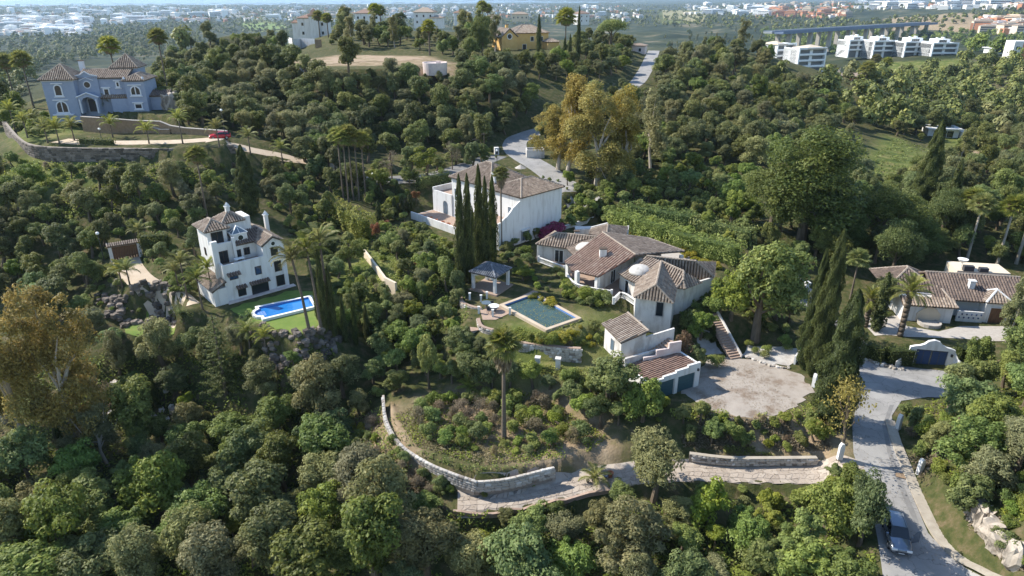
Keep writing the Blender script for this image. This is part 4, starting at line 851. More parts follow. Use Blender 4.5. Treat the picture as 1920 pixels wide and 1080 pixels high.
for x0, x1 in ((-7.7, -6.9), (-3.85, -3.35), (-.75, 0)): wbox(ga, x0, x1, 0, .35, -.4, 2.2, 'white')
wbox(ga, -7.7, 0, 0, .35, 2.2, 2.45, 'white', 'lintel'); wbox(ga, -.3, 0, .35, 4.8, -.4, 3.1, 'white'); wbox(ga, -7.7, -7.4, .35, 4.8, -.4, 2.5, 'white'); wbox(ga, -7.7, 0, 4.8, 5.1, -.4, 3.4, 'oldwhite')
pm = MB()
for i, (x0, x1) in enumerate(((-7.7, -5.6), (-5.6, -3.7), (-3.7, -1.9), (-1.9, 0))): pm.box(x0, x1, 0, .3, 2.45, 2.62 + i * .24)
pm.build('stepped_parapet', M['white'], ga)
roof(ga, [[(-7.4, .3, 2.42), (-.3, .3, 3.0), (-.3, 4.8, 3.0), (-7.4, 4.8, 2.42)]], 'tilered', pitch=.36, bias=-.12)
for xc in (-5.4, -2.05):
    d_ = door(ga, xc, .16, 0, 2.55 if xc > -3 else 2.9, 2.15, -90, 'teal', 'oldwhite'); 
    for k in range(5): MB().box(-1.22, 1.22, -.055, -.04, .2 + k * .4, .23 + k * .4).build('door_rib', M['navy'], d_)
put('wall_lamp', MB().box(-.1, .1, -.2, 0, 0, .3).mesh('wall_lamp', M['darksteel']), ga, (-.4, 0, 2.3))

# ================================================================== left white villa with pool
f0 = W(428, 567, 3); f0.z = 3; lv = thing('tower_villa', 'tall white villa with roof terrace and tiled turrets', 'house', f0, R(42))
wbox(lv, 0, 9.4, 0, 8.5, -.5, 4.9); wbox(lv, 6.1, 9.4, .02, 8.5, 4.9, 7.05); MB().extr([(6.1, .02, 7.05), (9.4, .02, 7.05), (7.75, .02, 8.1)], (0, 8.4, 0)).build('gable_wall', M['white'], lv)
wbox(lv, 2.9, 6.1, 2.5, 8.4, 4.9, 7.3); wbox(lv, .02, 2.9, 2.6, 8.3, 4.9, 7.6); wbox(lv, .02, 2.8, 4.1, 8.2, 7.6, 9.7); wbox(lv, 2.8, 6.8, 4.9, 8.1, 7.3, 10.1); wbox(lv, 3.2, 5.3, 3.0, 4.9, 7.3, 8.75, name='lantern_drum')
MB().box(0, 6.1, 0, .25, 4.9, 5.6).box(0, .25, .25, 2.6, 4.9, 5.75).box(0.02, 2.9, 2.6, 2.8, 7.6, 8.0).build('parapet', M['white'], lv)
MB().box(.25, 6.1, .25, 2.5, 4.9, 4.94).build('terrace_floor', M['terrapave'], lv)
MB().box(-.5, .3, 1.2, 1.7, -.5, 8.9).box(-.35, .15, 2.1, 2.5, 4.9, 8.6).build('buttress', M['white'], lv)
MB().box(2.75, 3.15, 2.2, 2.6, 4.9, 8.6).build('pier', M['white'], lv)
roof(lv, [[(3.1, 2.2, 7.35), (6.2, 2.2, 7.35), (7.75, 5.0, 8.5), (3.1, 5.0, 8.5)]], 'tiledark', pitch=.36)
roof(lv, [[(5.9, -.25, 7.15), (7.75, -.25, 8.3), (7.75, 8.6, 8.3), (5.9, 8.6, 7.15)], [(9.65, -.25, 7.15), (9.65, 8.6, 7.15), (7.75, 8.6, 8.3), (7.75, -.25, 8.3)]], 'tile', [((7.75, -.25, 8.3), (7.75, 8.6, 8.3))])
fs, rs = hip(-.1, 2.9, 4.0, 8.0, 9.72, 1.1, .35); roof(lv, fs, 'tile', rs)
fs, rs = hip(2.8, 5.7, 4.9, 8.0, 10.12, 1.2, .3); roof(lv, fs, 'tile', rs)
MB().box(5.9, 6.8, 4.9, 8.1, 10.1, 10.5).build('parapet', M['white'], lv)
lo = MB()
for a, b in (((3.1, 2.9), (5.4, 2.9)), ((5.4, 2.9), (5.4, 5.0)), ((5.4, 5.0), (3.1, 5.0)), ((3.1, 5.0), (3.1, 2.9))):
    lo.tube([(a[0], a[1], 8.78), (b[0], b[1], 8.78)], .07, 4); lo.tube([(a[0], a[1], 8.78), (4.25, 3.95, 9.75)], .07, 4); lo.tube([((a[0] + b[0]) / 2, (a[1] + b[1]) / 2, 8.78), (4.25, 3.95, 9.75)], .05, 4)
sk = lo.build('glass_lantern', M['whiteframe'], lv); mg = MB()
for a, b in (((3.1, 2.9), (5.4, 2.9)), ((5.4, 2.9), (5.4, 5.0)), ((5.4, 5.0), (3.1, 5.0)), ((3.1, 5.0), (3.1, 2.9))): put('pane', mesh_np('pane', [(a[0], a[1], 8.8), (b[0], b[1], 8.8), (4.25, 3.95, 9.74)], [[0, 1, 2]], None, [M['glassblue']]), sk)
for x, y, z, hgt in ((4.25, 6.4, 11.2, .8), (10.0, 7.0, 7.4, 2.0)):
    c = chimney(lv, x, y, z, .55, .55, hgt, 'white', 'white'); MB().lathe((x, y, z + hgt + .14), [(.42, 0), (.3, .25), (.02, .6)], 4).build('chimney_hood', M['white'], c)
def rwin(parent, x, y, z, r, ang, frame='whiteframe', pane='glass'):
    mb = MB(); n = 14; v = [(math.cos(2 * math.pi * i / n) * q, -.06, math.sin(2 * math.pi * i / n) * q) for q in (r * 1.3, r) for i in range(n)]; mb.add(v, [(i, (i + 1) % n, n + (i + 1) % n, n + i) for i in range(n)])
    o = mb.build('round_window', M[frame], parent); o.location = (x, y, z); o.rotation_euler[2] = facing(R(ang)); put('pane', mesh_np('pane', [(q[0], -.05, q[2]) for q in v[n:]], [list(range(n))[::-1]], None, [M[pane]]), o)
rwin(lv, 7.75, .02, 7.15, .3, -90); rwin(lv, 4.3, 3.0, 8.1, .38, -90)
window(lv, 1.4, 0, 3.2, 1.25, 1.0, -90, bars=1); window(lv, 5.0, 0, 3.0, .95, 1.3, -90, bars=0); window(lv, 8.0, 0, 2.7, 1.1, 1.7, -90, bars=0); window(lv, 7.8, .02, 5.3, 1.1, 1.3, -90, bars=0); window(lv, 2.2, 0, .4, 1.2, 1.6, -90, bars=0); window(lv, 8.1, 0, .35, 1.3, 1.7, -90, bars=0)
door(lv, 4.9, 0, 0, 2.4, 1.9, -90, 'glass', 'darkframe')
for x, w_, z in ((1.4, 1.9, 4.3), (4.9, 3.0, 2.15), (2.2, 1.5, 2.1)): roof(lv, [[(x - w_ / 2, -.6, z - .35), (x + w_ / 2, -.6, z - .35), (x + w_ / 2, 0, z), (x - w_ / 2, 0, z)]], 'tiledark', name='awning_roof', thick=.06)
window(lv, 1.3, 2.6, 4.95, 1.4, 1.9, -90, pane='glass'); window(lv, 3.4, 2.5, 4.95, .9, 1.6, -90, bars=0); window(lv, 4.7, 2.5, 5.5, .9, 1.1, -90, bars=1); window(lv, 1.4, 4.1, 7.65, 1.7, 1.7, -90); window(lv, 0, 6, 5.6, .6, 1.2, 180, bars=0); window(lv, 0, 4.6, 1.6, .6, 1.2, 180, bars=0)
wbox(lv, -1.9, -.02, -.4, 6.5, -.5, 2.5); roof(lv, [[(-2.2, -.7, 2.4), (0, -.7, 3.5), (0, 6.8, 3.5), (-2.2, 6.8, 2.4)]], 'tile')
MB().box(-.2, 10, -.9, -.01, -.5, .12).build('plinth', M['pink'], lv)
tb = MB().box(-.7, .7, -.4, .4, .68, .74)
for sx in (-.6, .6):
    for sy in (-.3, .3): tb.box(sx - .03, sx + .03, sy - .03, sy + .03, 0, .68)
put('terrace_table', tb.mesh('terrace_table', M['whiteframe']), None, f0 + Vector((3.0 * math.cos(R(42)) - 1.3 * math.sin(R(42)), 3.0 * math.sin(R(42)) + 1.3 * math.cos(R(42)), 4.95)), R(42), label='white table on the roof terrace of the tall villa', cat='table')

# ================================================================== middle white villa
mo = Vector((1.52, 111.06, 3.6)); hv = thing('hipped_villa', 'large white villa with hipped tile roofs behind dark cypresses', 'house', mo, R(44))
wbox(hv, 0, 10.2, 0, 7.7, -2, 8.85, 'white'); wbox(hv, .3, 9.5, 7.7, 18.7, -2, 8.85, 'white'); wbox(hv, .1, 5.5, 18.7, 24.4, -2, 4.9, 'white')
fs, rs = hip(0, 10.2, 0, 7.7, 8.9, 1.75, .4); roof(hv, fs, 'tile', rs, bias=-.14, pitch=.34)
fs, rs = hip(.3, 9.5, 7.9, 18.7, 8.95, 2.9, .4); roof(hv, fs, 'tile', rs, bias=-.16, pitch=.34)
MB().box(.3, 5.3, 18.9, 24.2, 4.9, 4.95).build('roof_terrace_floor', M['terrapave'], hv); MB().box(-5.0, 0, 8, 24.4, 1.38, 1.42).build('terrace_floor', M['terrapave'], hv)
wbox(hv, -5.2, .1, 8.0, 24.6, -2.6, 1.38, 'white', 'terrace_wall'); wbox(hv, -5.0, 0, .3, 8.0, -2.6, 4.4, 'white', 'terrace_wall'); MB().box(-4.8, 0, .3, 8, 4.4, 4.45).build('terrace_floor', M['terrapave'], hv)
MB().box(-5.2, -4.95, 8, 24.6, 1.38, 2.1).box(-5.2, -4.95, .3, 8, 4.4, 5.2).build('parapet', M['white'], hv)
def scroll(parent, a0, a1, b, z0, zl, zh, t=.3, flip=False, axis='a'):
    """a wall whose top sweeps up in a baroque curve"""
    n = 14; top = []
    for i in range(n + 1):
        q = i / n; k = q * q * (3 - 2 * q) * .75 + .25 * (1 - math.cos(q * math.pi * .5)) + (.05 if i in (3, 4, 9) else 0); top.append((a0 + (a1 - a0) * q, zl + (zh - zl) * k))
    pr = [(a0, z0)] + top + [(a1, z0)]
    P = [(x, b, z) for x, z in pr] if axis == 'a' else [(b, x, z) for x, z in pr]
    if (a1 > a0) == (axis == 'a'): pass
    MB().extr(P, (0, t, 0) if axis == 'a' else (t, 0, 0)).build('scroll_wall', M['white'], parent)
scroll(hv, -5.2, 0, 0, -2, 5.4, 8.3); scroll(hv, 24.4, 18.7, 5.2, 4.9, 5.9, 8.6, axis='b')
MB().box(.1, .35, 18.7, 24.4, 4.9, 5.5).box(.1, 5.5, 24.15, 24.4, 4.9, 6.0).build('parapet', M['white'], hv)
window(hv, .1, 20.6, 1.4, 1.3, 2.6, 180, 'steel', 'glassblue', arch=True); window(hv, .3, 17.4, 4.6, 1.2, 2.4, 180, 'whiteframe', 'glassblue'); window(hv, .3, 14, 4.6, 1.2, 2.2, 180, 'whiteframe', 'glassblue'); window(hv, .3, 11, 4.6, 1.1, 2.2, 180, 'whiteframe'); window(hv, 0, 2.6, 4.5, 1.3, 2.2, 180, 'whiteframe', 'paleslab' if False else 'glassblue', bars=0)
window(hv, .3, 15, 1.45, 1.3, 2.0, 180, 'whiteframe'); window(hv, .3, 11.2, 1.45, 1.3, 2.0, 180, 'whiteframe'); window(hv, -5.2, 21.5, -1.6, 1.1, 1.8, 180, 'whiteframe'); window(hv, -5.2, 17, -1.6, 1.2, 2.0, 180, 'whiteframe'); window(hv, -5.2, 13.5, -1.6, 1.2, 2.0, 180, 'whiteframe')
w_ = window(hv, 1.0, 0, 1.2, 1.8, 1.7, -90, 'steel', 'glassblue', bars=3, proud=.3); MB().box(-1.05, 1.05, -.45, 0, 1.72, 1.95).build('window_hood', M['white'], w_); MB().box(-1.0, 1.0, -.4, 0, -.2, -.01).build('window_sill', M['white'], w_); window(hv, 6.6, 0, 1.6, .9, 1.2, -90, 'steel', bars=0)
chimney(hv, 1.9, 8.6, 9.4, .7, .7, 1.7, 'white', 'white')
MB().box(10.3, 24, -.2, .1, -1, 1.4).box(10.3, 10.6, -.2, 4, -1, 2).build('garden_wall', M['white'], hv)

# ================================================================== blue-grey villa on its terrace
bo = Vector((-89.58, 152.5, 20)); bv = thing('blue_villa', 'blue-grey mansion with pyramid-roofed corner towers', 'house', bo, R(8))
wbox(bv, -10.4, -4.1, -1, 5.5, -2, 6.7, 'bluewall'); wbox(bv, -4.1, 6.2, 1, 8.5, -1, 7.0, 'bluewall'); wbox(bv, 5.8, 9.8, -.5, 7, -1, 6.5, 'bluewall'); wbox(bv, 1.8, 7.0, 5, 10, 6.5, 8.5, 'bluewall'); wbox(bv, 9.8, 13.5, 1.5, 7, -1, 3.0, 'bluewall')
MB().box(-10.5, -4.0, -1.1, 5.6, 6.7, 7.0).box(1.7, 7.1, 4.9, 10.1, 8.5, 8.75).build('cornice', M['bluetrim'], bv)
MB().extr([(-4.5, .7, 3.0), (.1, .7, 3.0), (.1, .7, 7.5), (-1.2, .7, 7.75), (-2.2, .7, 8.4), (-3.2, .7, 7.75), (-4.5, .7, 7.5)], (0, .35, 0)).build('gable_wall', M['bluewall'], bv)
tr_ = MB().tube([(-4.6, .62, 7.5), (-3.2, .62, 7.78), (-2.2, .62, 8.45), (-1.2, .62, 7.78), (.2, .62, 7.5)], .13, 5); tr_.tube([(-3.6, .62, 6.6), (-2.2, .62, 7.2), (-.8, .62, 6.6)], .09, 5); tr_.build('gable_moulding', M['bluetrim'], bv)
fs, rs = hip(-10.4, -4.1, -1, 5.5, 7.0, 2.9, .45); roof(bv, fs, 'tile', rs, pitch=.42, bias=.03)
fs, rs = hip(1.8, 7.0, 5, 10, 8.75, 2.6, .4); roof(bv, fs, 'tile', rs, pitch=.42)
roof(bv, [[(-4.1, .7, 7.05), (6.2, .7, 7.05), (6.2, 4.8, 8.5), (-4.1, 4.8, 8.5)], [(-4.1, 8.8, 7.05), (-4.1, 4.8, 8.5), (6.2, 4.8, 8.5), (6.2, 8.8, 7.05)]], 'tile', [((-4.1, 4.8, 8.5), (6.2, 4.8, 8.5))], pitch=.42)
fs, rs = hip(5.8, 9.8, -.5, 7, 6.55, 1.2, .35); roof(bv, fs, 'tile', rs, pitch=.42); roof(bv, [[(9.8, 1.1, 3.05), (13.8, 1.1, 3.05), (13.8, 4.2, 4.0), (9.8, 4.2, 4.0)]], 'tiledark', pitch=.42)
MB().extr([(-3.9, -1.3, 0), (-3.3, -1.3, 0), (-3.3, -1.3, 2.4), (-2.9, -1.3, 3.1), (-1.9, -1.3, 3.4), (-.9, -1.3, 3.1), (-.5, -1.3, 2.4), (-.5, -1.3, 0), (.1, -1.3, 0), (.1, -1.3, 3.3), (-1.9, -1.3, 4.2), (-3.9, -1.3, 3.3)], (0, 2.3, 0)).build('portico', M['bluewall'], bv)
pt = MB().tube([(-4.2, -1.36, 3.35), (-1.9, -1.36, 4.3), (.4, -1.36, 3.35)], .14, 5)
for x in (-3.55, -.25): pt.tube([(x, -1.42, 0), (x, -1.42, 2.9)], .15, 7)
pt.build('portico_columns', M['bluetrim'], bv); door(bv, -1.9, .95, 0, 2.0, 2.7, -90, 'darksteel', 'bluetrim')
for x, y, z, w_, hh, ar in ((-7.5, -1, 3.6, 1.7, 2.5, True), (-7.5, -1, .1, 2.5, 2.6, True), (-4.65 + .2, 1, 99, 1, 1, False), (7.8, -.5, 3.4, 2.2, 2.1, True), (7.8, -.5, .5, 1.7, 1.3, False), (1.3, 1, 2.9, 1.3, 2.0, False), (3.9, 1, 5.0, .9, 1.3, False), (4.2, 1, .6, 1.6, 1.3, False), (-4.9, -1, 4.9, .0, 0, False)):
    if z < 50 and w_: w2 = window(bv, x, y, z, w_, hh, -90, 'bluetrim', 'glass', bars=1 if w_ > 2 else 0, arch=ar, t=.24, proud=.1); MB().box(-w_ / 2 - .3, w_ / 2 + .3, -.2, 0, hh + .05, hh + .25).build('moulding', M['bluetrim'], w2); MB().box(-w_ / 2 - .2, w_ / 2 + .2, -.2, 0, -.2, -.01).build('sill', M['bluetrim'], w2)
rwin(bv, -2.2, .7, 5.7, .62, -90, 'bluetrim'); roof(bv, [[(.2, -.1, 2.95), (5.8, -.1, 2.95), (5.8, 1.0, 3.5), (.2, 1.0, 3.5)]], 'tile', pitch=.42); wbox(bv, 2.2, 5.8, .0, 1, -1, 2.9, 'bluewall')
MB().box(-9.6, -5.4, -1.5, -1.0, -.35, -.1).build('balcony', M['bluetrim'], bv)
chimney(bv, -4.6, 6.0, 8.2, .9, .9, 2.0, 'bluetrim', 'tilebed')
for x in (5.9, 9.7): MB().lathe((x, -.4, 6.7), [(.18, 0), (.28, .3), (.05, .7)], 6).build('finial', M['bluetrim'], bv)
# retaining wall with descending stair rail
rw = [W(*q) for q in ((152, 219, 20), (200, 222, 20.1), (248, 226, 19.6), (300, 228, 19.4), (320, 236, 18.6), (345, 240, 18.2), (425, 246, 18.2))]
def wall_line(name, pts, z0, t, m, label, cat='wall', cope=None, zs=None):
    o = thing(name, label, cat, (pts[0].x, pts[0].y, z0)); mb = MB(); P = [p - Vector((pts[0].x, pts[0].y, z0)) for p in pts]; A = offset_line(P, -t / 2); B = offset_line(P, t / 2); v = []; f = []
    for a, b, p in zip(A, B, P): v += [(a.x, a.y, 0), (b.x, b.y, 0), (b.x, b.y, p.z), (a.x, a.y, p.z)]
    for i in range(len(P) - 1): f += [(4 * i + k, 4 * i + (k + 1) % 4, 4 * i + 4 + (k + 1) % 4, 4 * i + 4 + k) for k in range(4)]
    f += [(3, 2, 1, 0), tuple(4 * (len(P) - 1) + k for k in range(4))]; mb.add(v, f); mb.build('wall_face', M[m], o)
    if cope:
        c = MB(); A = offset_line(P, -t / 2 - .06); B = offset_line(P, t / 2 + .06); v = []
        for a, b, p in zip(A, B, P): v += [(a.x, a.y, p.z + .003), (b.x, b.y, p.z + .003), (b.x, b.y, p.z + .12), (a.x, a.y, p.z + .12)]
        c.add(v, f); c.build('coping', M[cope], o)
    return o
wall_line('retaining_wall', rw, 15.5, .5, 'brownstone', 'brown stone retaining wall below the blue-grey villa', cope='paleslab')
wall_line('stair_wall', [W(*q) for q in ((196, 220, 20.0), (216, 226, 19.4), (232, 226, 19.3), (255, 232, 18.7), (275, 234, 18.6), (300, 243, 17.9), (318, 243, 17.9))], 15.5, .35, 'brownstone', 'stepped stair wall with pale coping below the mansion', cope='paleslab')
wall_line('retaining_wall', [W(*q) for q in ((430, 254, 16.3), (480, 267, 15.0), (520, 278, 13.9), (575, 292, 12.3))], 9.5, .4, 'brownstone', 'brown wall beside the lower end of the sandy drive')

# ================================================================== low villa on the right
ro = W(1707, 610, 1); ro.z = 1; rv = thing('courtyard_villa', 'low white villa with dark shade-toned tiled roof and wall fountain', 'house', ro, R(-10))
wbox(rv, -.8, 5.7, 1.6, 5, -.4, 2.75); wbox(rv, 5.7, 6.4, 3.2, 4.5, -.4, 2.9); wbox(rv, 6.4, 16, 4.6, 9, -.4, 3.0); wbox(rv, -1, 6.4, 5, 12, -.4, 3.0); wbox(rv, 6.8, 10.2, 2.6, 2.9, -.4, 1.6, name='courtyard_wall'); wbox(rv, 10.3, 13.4, 2.9, 5, -.4, 3.1)
roof(rv, [[(-1.1, 1.1, 2.6), (6.0, 1.1, 2.6), (6.0, 2.9, 3.3), (-1.1, 2.9, 3.3)]], 'tile', [((6.0, 1.1, 2.6), (5.0, 5, 3.8))], pitch=.4)
roof(rv, [[(3.5, 3.2, 2.95), (16.2, 3.2, 2.95), (16.2, 8.0, 5.2), (3.5, 8.0, 5.2)], [(3.5, 8, 5.2), (16.2, 8, 5.2), (16.2, 12, 3.4), (3.5, 12, 3.4)]], 'tiledark', [((3.5, 8.0, 5.2), (16.2, 8.0, 5.2))], pitch=.4, bias=-.06)  # lowered bias darkens the tiles for the shade lying on this roof
fs, rs = hip(-2, 5, 5.5, 13, 3.1, 2.2, .3); roof(rv, fs, 'tiledark', rs, pitch=.4)
fs, rs = hip(10.4, 13.3, 2.9, 6, 3.15, 1.3, .35); roof(rv, fs, 'tile', rs, pitch=.4, ridgemat='white')
wbox(rv, 9.2, 16.5, 11, 15, -.4, 4.6, 'cream', 'flat_roof_wing'); chimney(rv, 9.0, 5.6, 4.1, .7, .7, 1.0, 'white', 'white'); MB().box(10.0, 11.4, 10.9, 11.6, 4.6, 5.4).box(12.2, 13.4, 10.9, 11.6, 4.6, 5.2).build('roof_unit', M['darksteel'], rv)
MB().lathe((10.2, 12.4, 5.4), [(.06, -.8), (.08, 0), (.5, .25), (.75, .6)], 12).build('dish_aerial', M['whiteframe'], rv)
door(rv, 12.0, 2.88, 0, 2.0, 2.3, -100 + 10, 'wood', 'white'); door(rv, 6.05, 3.2, 0, .6, 2.2, -90, 'darksteel', 'white')
MB().extr([(1.1, 1.5, 0), (4.2, 1.5, 0), (4.2, 1.5, 1.3), (3.9, 1.5, 1.6), (3.5, 1.5, 2.1), (2.65, 1.5, 2.4), (1.8, 1.5, 2.1), (1.4, 1.5, 1.6), (1.1, 1.5, 1.3)], (0, .09, 0)).build('fountain_panel', M['cream'], rv)
MB().lathe((2.65, .7, 0), [(1.5, 0), (1.5, .5), (1.25, .5), (1.25, .35)], 16).build('fountain_basin', M['paleslab'], rv)
for i in range(10): MB().lathe((7.1 + (i % 5) * .62 + (i // 5) * .3, 2.52, .55 + (i // 5) * .5), [(.06, 0), (.11, .18), (.11, .22)], 6).build('wall_pot', M['bluefabric'], rv)
# ------------------------------------------------------------------ stone pieces
def rock_mesh(name, m, seed, jag=.22, sub=1):
    rng = random.Random(seed); v = []; n = 2 + sub
    pts = {}; f = []
    def vid(p):
        k = tuple(round(c, 3) for c in p)
        if k not in pts: pts[k] = len(v); q = Vector(p); l = max(abs(c) for c in q); s = q * (.5 / l * .5 + .5 * .62 / q.length); v.append(tuple(s * (1 + rng.uniform(-jag, jag))))
        return pts[k]
    G_ = [-.5 + i / (n - 1) for i in range(n)]
    for ax in range(3):
        for sg in (-.5, .5):
            for i in range(n - 1):
                for j in range(n - 1):
                    q = []
                    for a, b in ((i, j), (i + 1, j), (i + 1, j + 1), (i, j + 1)):
                        p = [0, 0, 0]; p[ax] = sg; p[(ax + 1) % 3] = G_[a]; p[(ax + 2) % 3] = G_[b]; q.append(vid(p))
                    f.append(q if sg > 0 else q[::-1])
    return mesh_np(name, v, f, [rng.random()] * len(f), [m])
STONES = {k: [rock_mesh('stone', M[k], i * 7 + 1, .10, 1) for i in range(9)] for k in ('stone', 'whitestone', 'darkstone')}
def stone_wall(name, line, hgt, t, mk, label, sw=.55, shh=.34, single=True, sides=(1,), n=5, cope=None, below=.5, zs=None, mortar='wallmortar'):
    """line: ground points; the wall face is laid up from separate stones"""
    S = spline(line, n); c0 = S[0].copy(); o = thing(name, label, 'wall', c0); A = offset_line(S, -t / 2); B = offset_line(S, t / 2); v = []; f = []; zz = []; rng = random.Random(len(name) + len(line))
    for i, (a, b) in enumerate(zip(A, B)):
        z = S[i].z; v += [(a.x - c0.x, a.y - c0.y, z - below - c0.z), (b.x - c0.x, b.y - c0.y, z - below - c0.z), (b.x - c0.x, b.y - c0.y, z + hgt - .05 - c0.z), (a.x - c0.x, a.y - c0.y, z + hgt - .05 - c0.z)]
    for i in range(len(S) - 1): f += [(4 * i + k, 4 * i + (k + 1) % 4, 4 * i + 4 + (k + 1) % 4, 4 * i + 4 + k) for k in range(4)]
    f += [(3, 2, 1, 0), tuple(4 * (len(S) - 1) + k for k in range(4))]; put('core', mesh_np('core', v, f, None, [M[mortar]]), o)
    cum = [0.]
    for a, b in zip(S[:-1], S[1:]): cum.append(cum[-1] + (b - a).xy.length)
    L_ = cum[-1]; P = []
    for sd in sides:
        rows = max(1, round((hgt + below * .4) / shh))
        for r in range(rows):
            x = rng.uniform(0, sw * .6)
            while x < L_:
                w = sw * rng.uniform(.6, 1.4); q = x + w / 2; k = min(len(S) - 2, max(0, next((i for i in range(len(cum) - 1) if cum[i + 1] >= q), len(S) - 2))); u = (q - cum[k]) / max(1e-6, cum[k + 1] - cum[k]); p = S[k].lerp(S[k + 1], min(1, u)); d = (S[k + 1] - S[k]).xy.normalized(); nn = Vector((d.y, -d.x)) * sd
                P.append((p.x + nn.x * (t / 2 - .06 + rng.uniform(-.02, .03)), p.y + nn.y * (t / 2 - .06), p.z + hgt - shh * (r + .5) * 1.0 + rng.uniform(-.03, .03), math.atan2(d.y, d.x), w * 1.0, .3, shh * rng.uniform(.9, 1.12))); x += w
    mk_ = STONES[mk]
    if single:
        for p in P[:300]:
            s = put('stone', rng.choice(mk_), o, (p[0] - c0.x, p[1] - c0.y, p[2] - c0.z), p[3], (p[4], p[5], p[6]))
        P = P[300:]
    if P:
        V = []; Fq = []; T = []; b = 0
        arr = [mesh_arrays(m) for m in mk_]
        for p in P:
            a = arr[rng.randrange(len(arr))]; q = a[0] * np.array([p[4], p[5], p[6]]); ca, sa = math.cos(p[3]), math.sin(p[3])
            V.append(np.stack([q[:, 0] * ca - q[:, 1] * sa + p[0] - c0.x, q[:, 0] * sa + q[:, 1] * ca + p[1] - c0.y, q[:, 2] + p[2] - c0.z], -1)); Fq.append(a[1] + b); b += len(a[0]); T.append(np.full(len(a[1]), rng.random()))
        put('stones', mesh_np('stones', np.concatenate(V), np.concatenate(Fq), np.concatenate(T), [M[mk]]), o, kind='stuff')
    if cope:
        c = MB(); A = offset_line(S, -t / 2 - .04); B = offset_line(S, t / 2 + .04); v = []
        for a, b, s in zip(A, B, S): v += [(a.x - c0.x, a.y - c0.y, s.z + hgt - c0.z), (b.x - c0.x, b.y - c0.y, s.z + hgt - c0.z), (b.x - c0.x, b.y - c0.y, s.z + hgt + .09 - c0.z), (a.x - c0.x, a.y - c0.y, s.z + hgt + .09 - c0.z)]
        c.add(v, f); c.build('coping', M[cope], o)
    return o
cw = CW
stone_wall('curved_stone_wall', cw[:6], 1.4, .28, 'whitestone', 'whitewashed stone wall curving below the palm garden', .5, .30, True, mortar='mortar')
stone_wall('curved_stone_wall', cw[5:], 1.25, .28, 'stone', 'low grey stone wall along the paved drive end', .6, .34, True)
stone_wall('garden_stone_wall', [W(*q) for q in ((972, 664, .4), (1010, 668, .4), (1050, 673, .4), (1088, 676, .5))], 1.75, .45, 'stone', 'grey stone retaining wall below the pool garden', .5, .33, True, cope='terrapave')
stone_wall('drive_stone_wall', [W(*q) for q in ((1292, 858, -2.9), (1360, 866, -2.8), (1430, 867, -2.7), (1530, 866, -2.4))], .55, .4, 'stone', 'low stone wall beside the flagstone drive', .5, .28, True, cope='concrete')
stone_wall('terrace_stone_wall', [W(*q) for q in ((864, 575, 1.5), (868, 588, 1.5), (885, 596, 1.4), (903, 599, 1.4))], 1.8, .4, 'stone', 'rounded stone terrace wall beside the gazebo', .45, .3, True, cope='terrapave')
stone_wall('terrace_stone_wall', [W(*q) for q in ((897, 618, 1.4), (903, 632, 1.2), (925, 640, 1.1))], 1.7, .4, 'stone', 'lower stone terrace wall under the round tables', .45, .3, True, cope='terrapave')
stone_wall('rubble_retaining_wall', [W(*q) for q in ((14, 250, 14.8), (40, 282, 14.6), (70, 298, 14.6), (140, 303, 14.6), (230, 304, 14.5), (320, 304, 14.2), (400, 298, 13.9), (440, 296, 13.6))], 2.7, .7, 'darkstone', 'long dark rubble wall holding up the mansion drive', .9, .42, False, below=1.2)
for q in ((1008, 690, .2), (1046, 692, .2)): put('wall_post', MB().box(-.3, .3, -.3, .3, -.3, 1.5).box(-.36, .36, -.36, .36, 1.503, 1.62).mesh('wall_post', M['oldwhite']), None, W(*q), R(-10), label='grey stone post below the pool garden, %s one' % ('left' if q[0] < 1020 else 'right'), cat='post')
# boulder banks
BOUL = {k: [rock_mesh('boulder', M[k], i * 5 + 3, .2, 2) for i in range(6)] for k in ('darkstone', 'stone')}
def boulders(label, s, n, size, mk='darkstone', spread=1.4):
    L_ = [G(*map(float, q.split())) for q in s.split(';')]; o = thing('boulder_bank', label, 'rocks', L_[0]); rng = random.Random(n)
    S = spline(L_, 10)
    for i in range(n):
        p = S[int((i + .5) / n * (len(S) - 1))] + Vector((rng.uniform(-spread, spread) * .5, rng.uniform(-spread, spread), 0)); p.z = HZ(p.x, p.y) + .1; r = size * rng.uniform(.6, 1.5)
        b = put('boulder', rng.choice(BOUL[mk]), o, p - L_[0], rng.uniform(0, 6), (r, r * rng.uniform(.7, 1), r * rng.uniform(.6, .9)))
boulders('bank of dark boulders below the curved sandy drive', '190 560;230 572;270 580;310 582;330 588', 110, .75, spread=2.6)
boulders('boulder bank edging the lawn of the pool villa', '478 634;510 640;550 648;600 650;625 642', 110, .65, spread=1.5)
boulders('rocks along the foot of the clipped cypress hedge', '1612 670;1640 680;1668 688;1690 692', 30, .4, 'stone', .5)
boulders('stones edging the white gravel bed', '1392 668;1420 678;1450 688;1480 692', 18, .3, 'stone', .15)
boulders('loose rocks in the shady ravine', '200 760;250 770;290 775;330 750', 30, .9, 'stone', 3)
def outcrop(label, s, r, hgt, seed):
    P = [G(*map(float, q.split())) for q in s.split(';')]; o = thing('rock_outcrop', label, 'rocks', P[0]); rng = random.Random(seed)
    for i, p in enumerate(P): put('rock_face', rock_mesh('rock_face', M['rock'], seed + i, .2, 3), o, p - P[0] + Vector((0, 0, hgt * .25)), rng.uniform(0, 6), (r * rng.uniform(.8, 1.2), r * rng.uniform(.7, 1), hgt * rng.uniform(.9, 1.3)))
outcrop('pale rock face above the roadside verge', '1825 960;1842 985;1858 1005;1874 1028;1900 1050;1835 970', 1.5, 1.9, 3); outcrop('pale rock ledge behind the roadside bushes', '1795 765;1803 778;1812 790', 1.5, 1.8, 13)
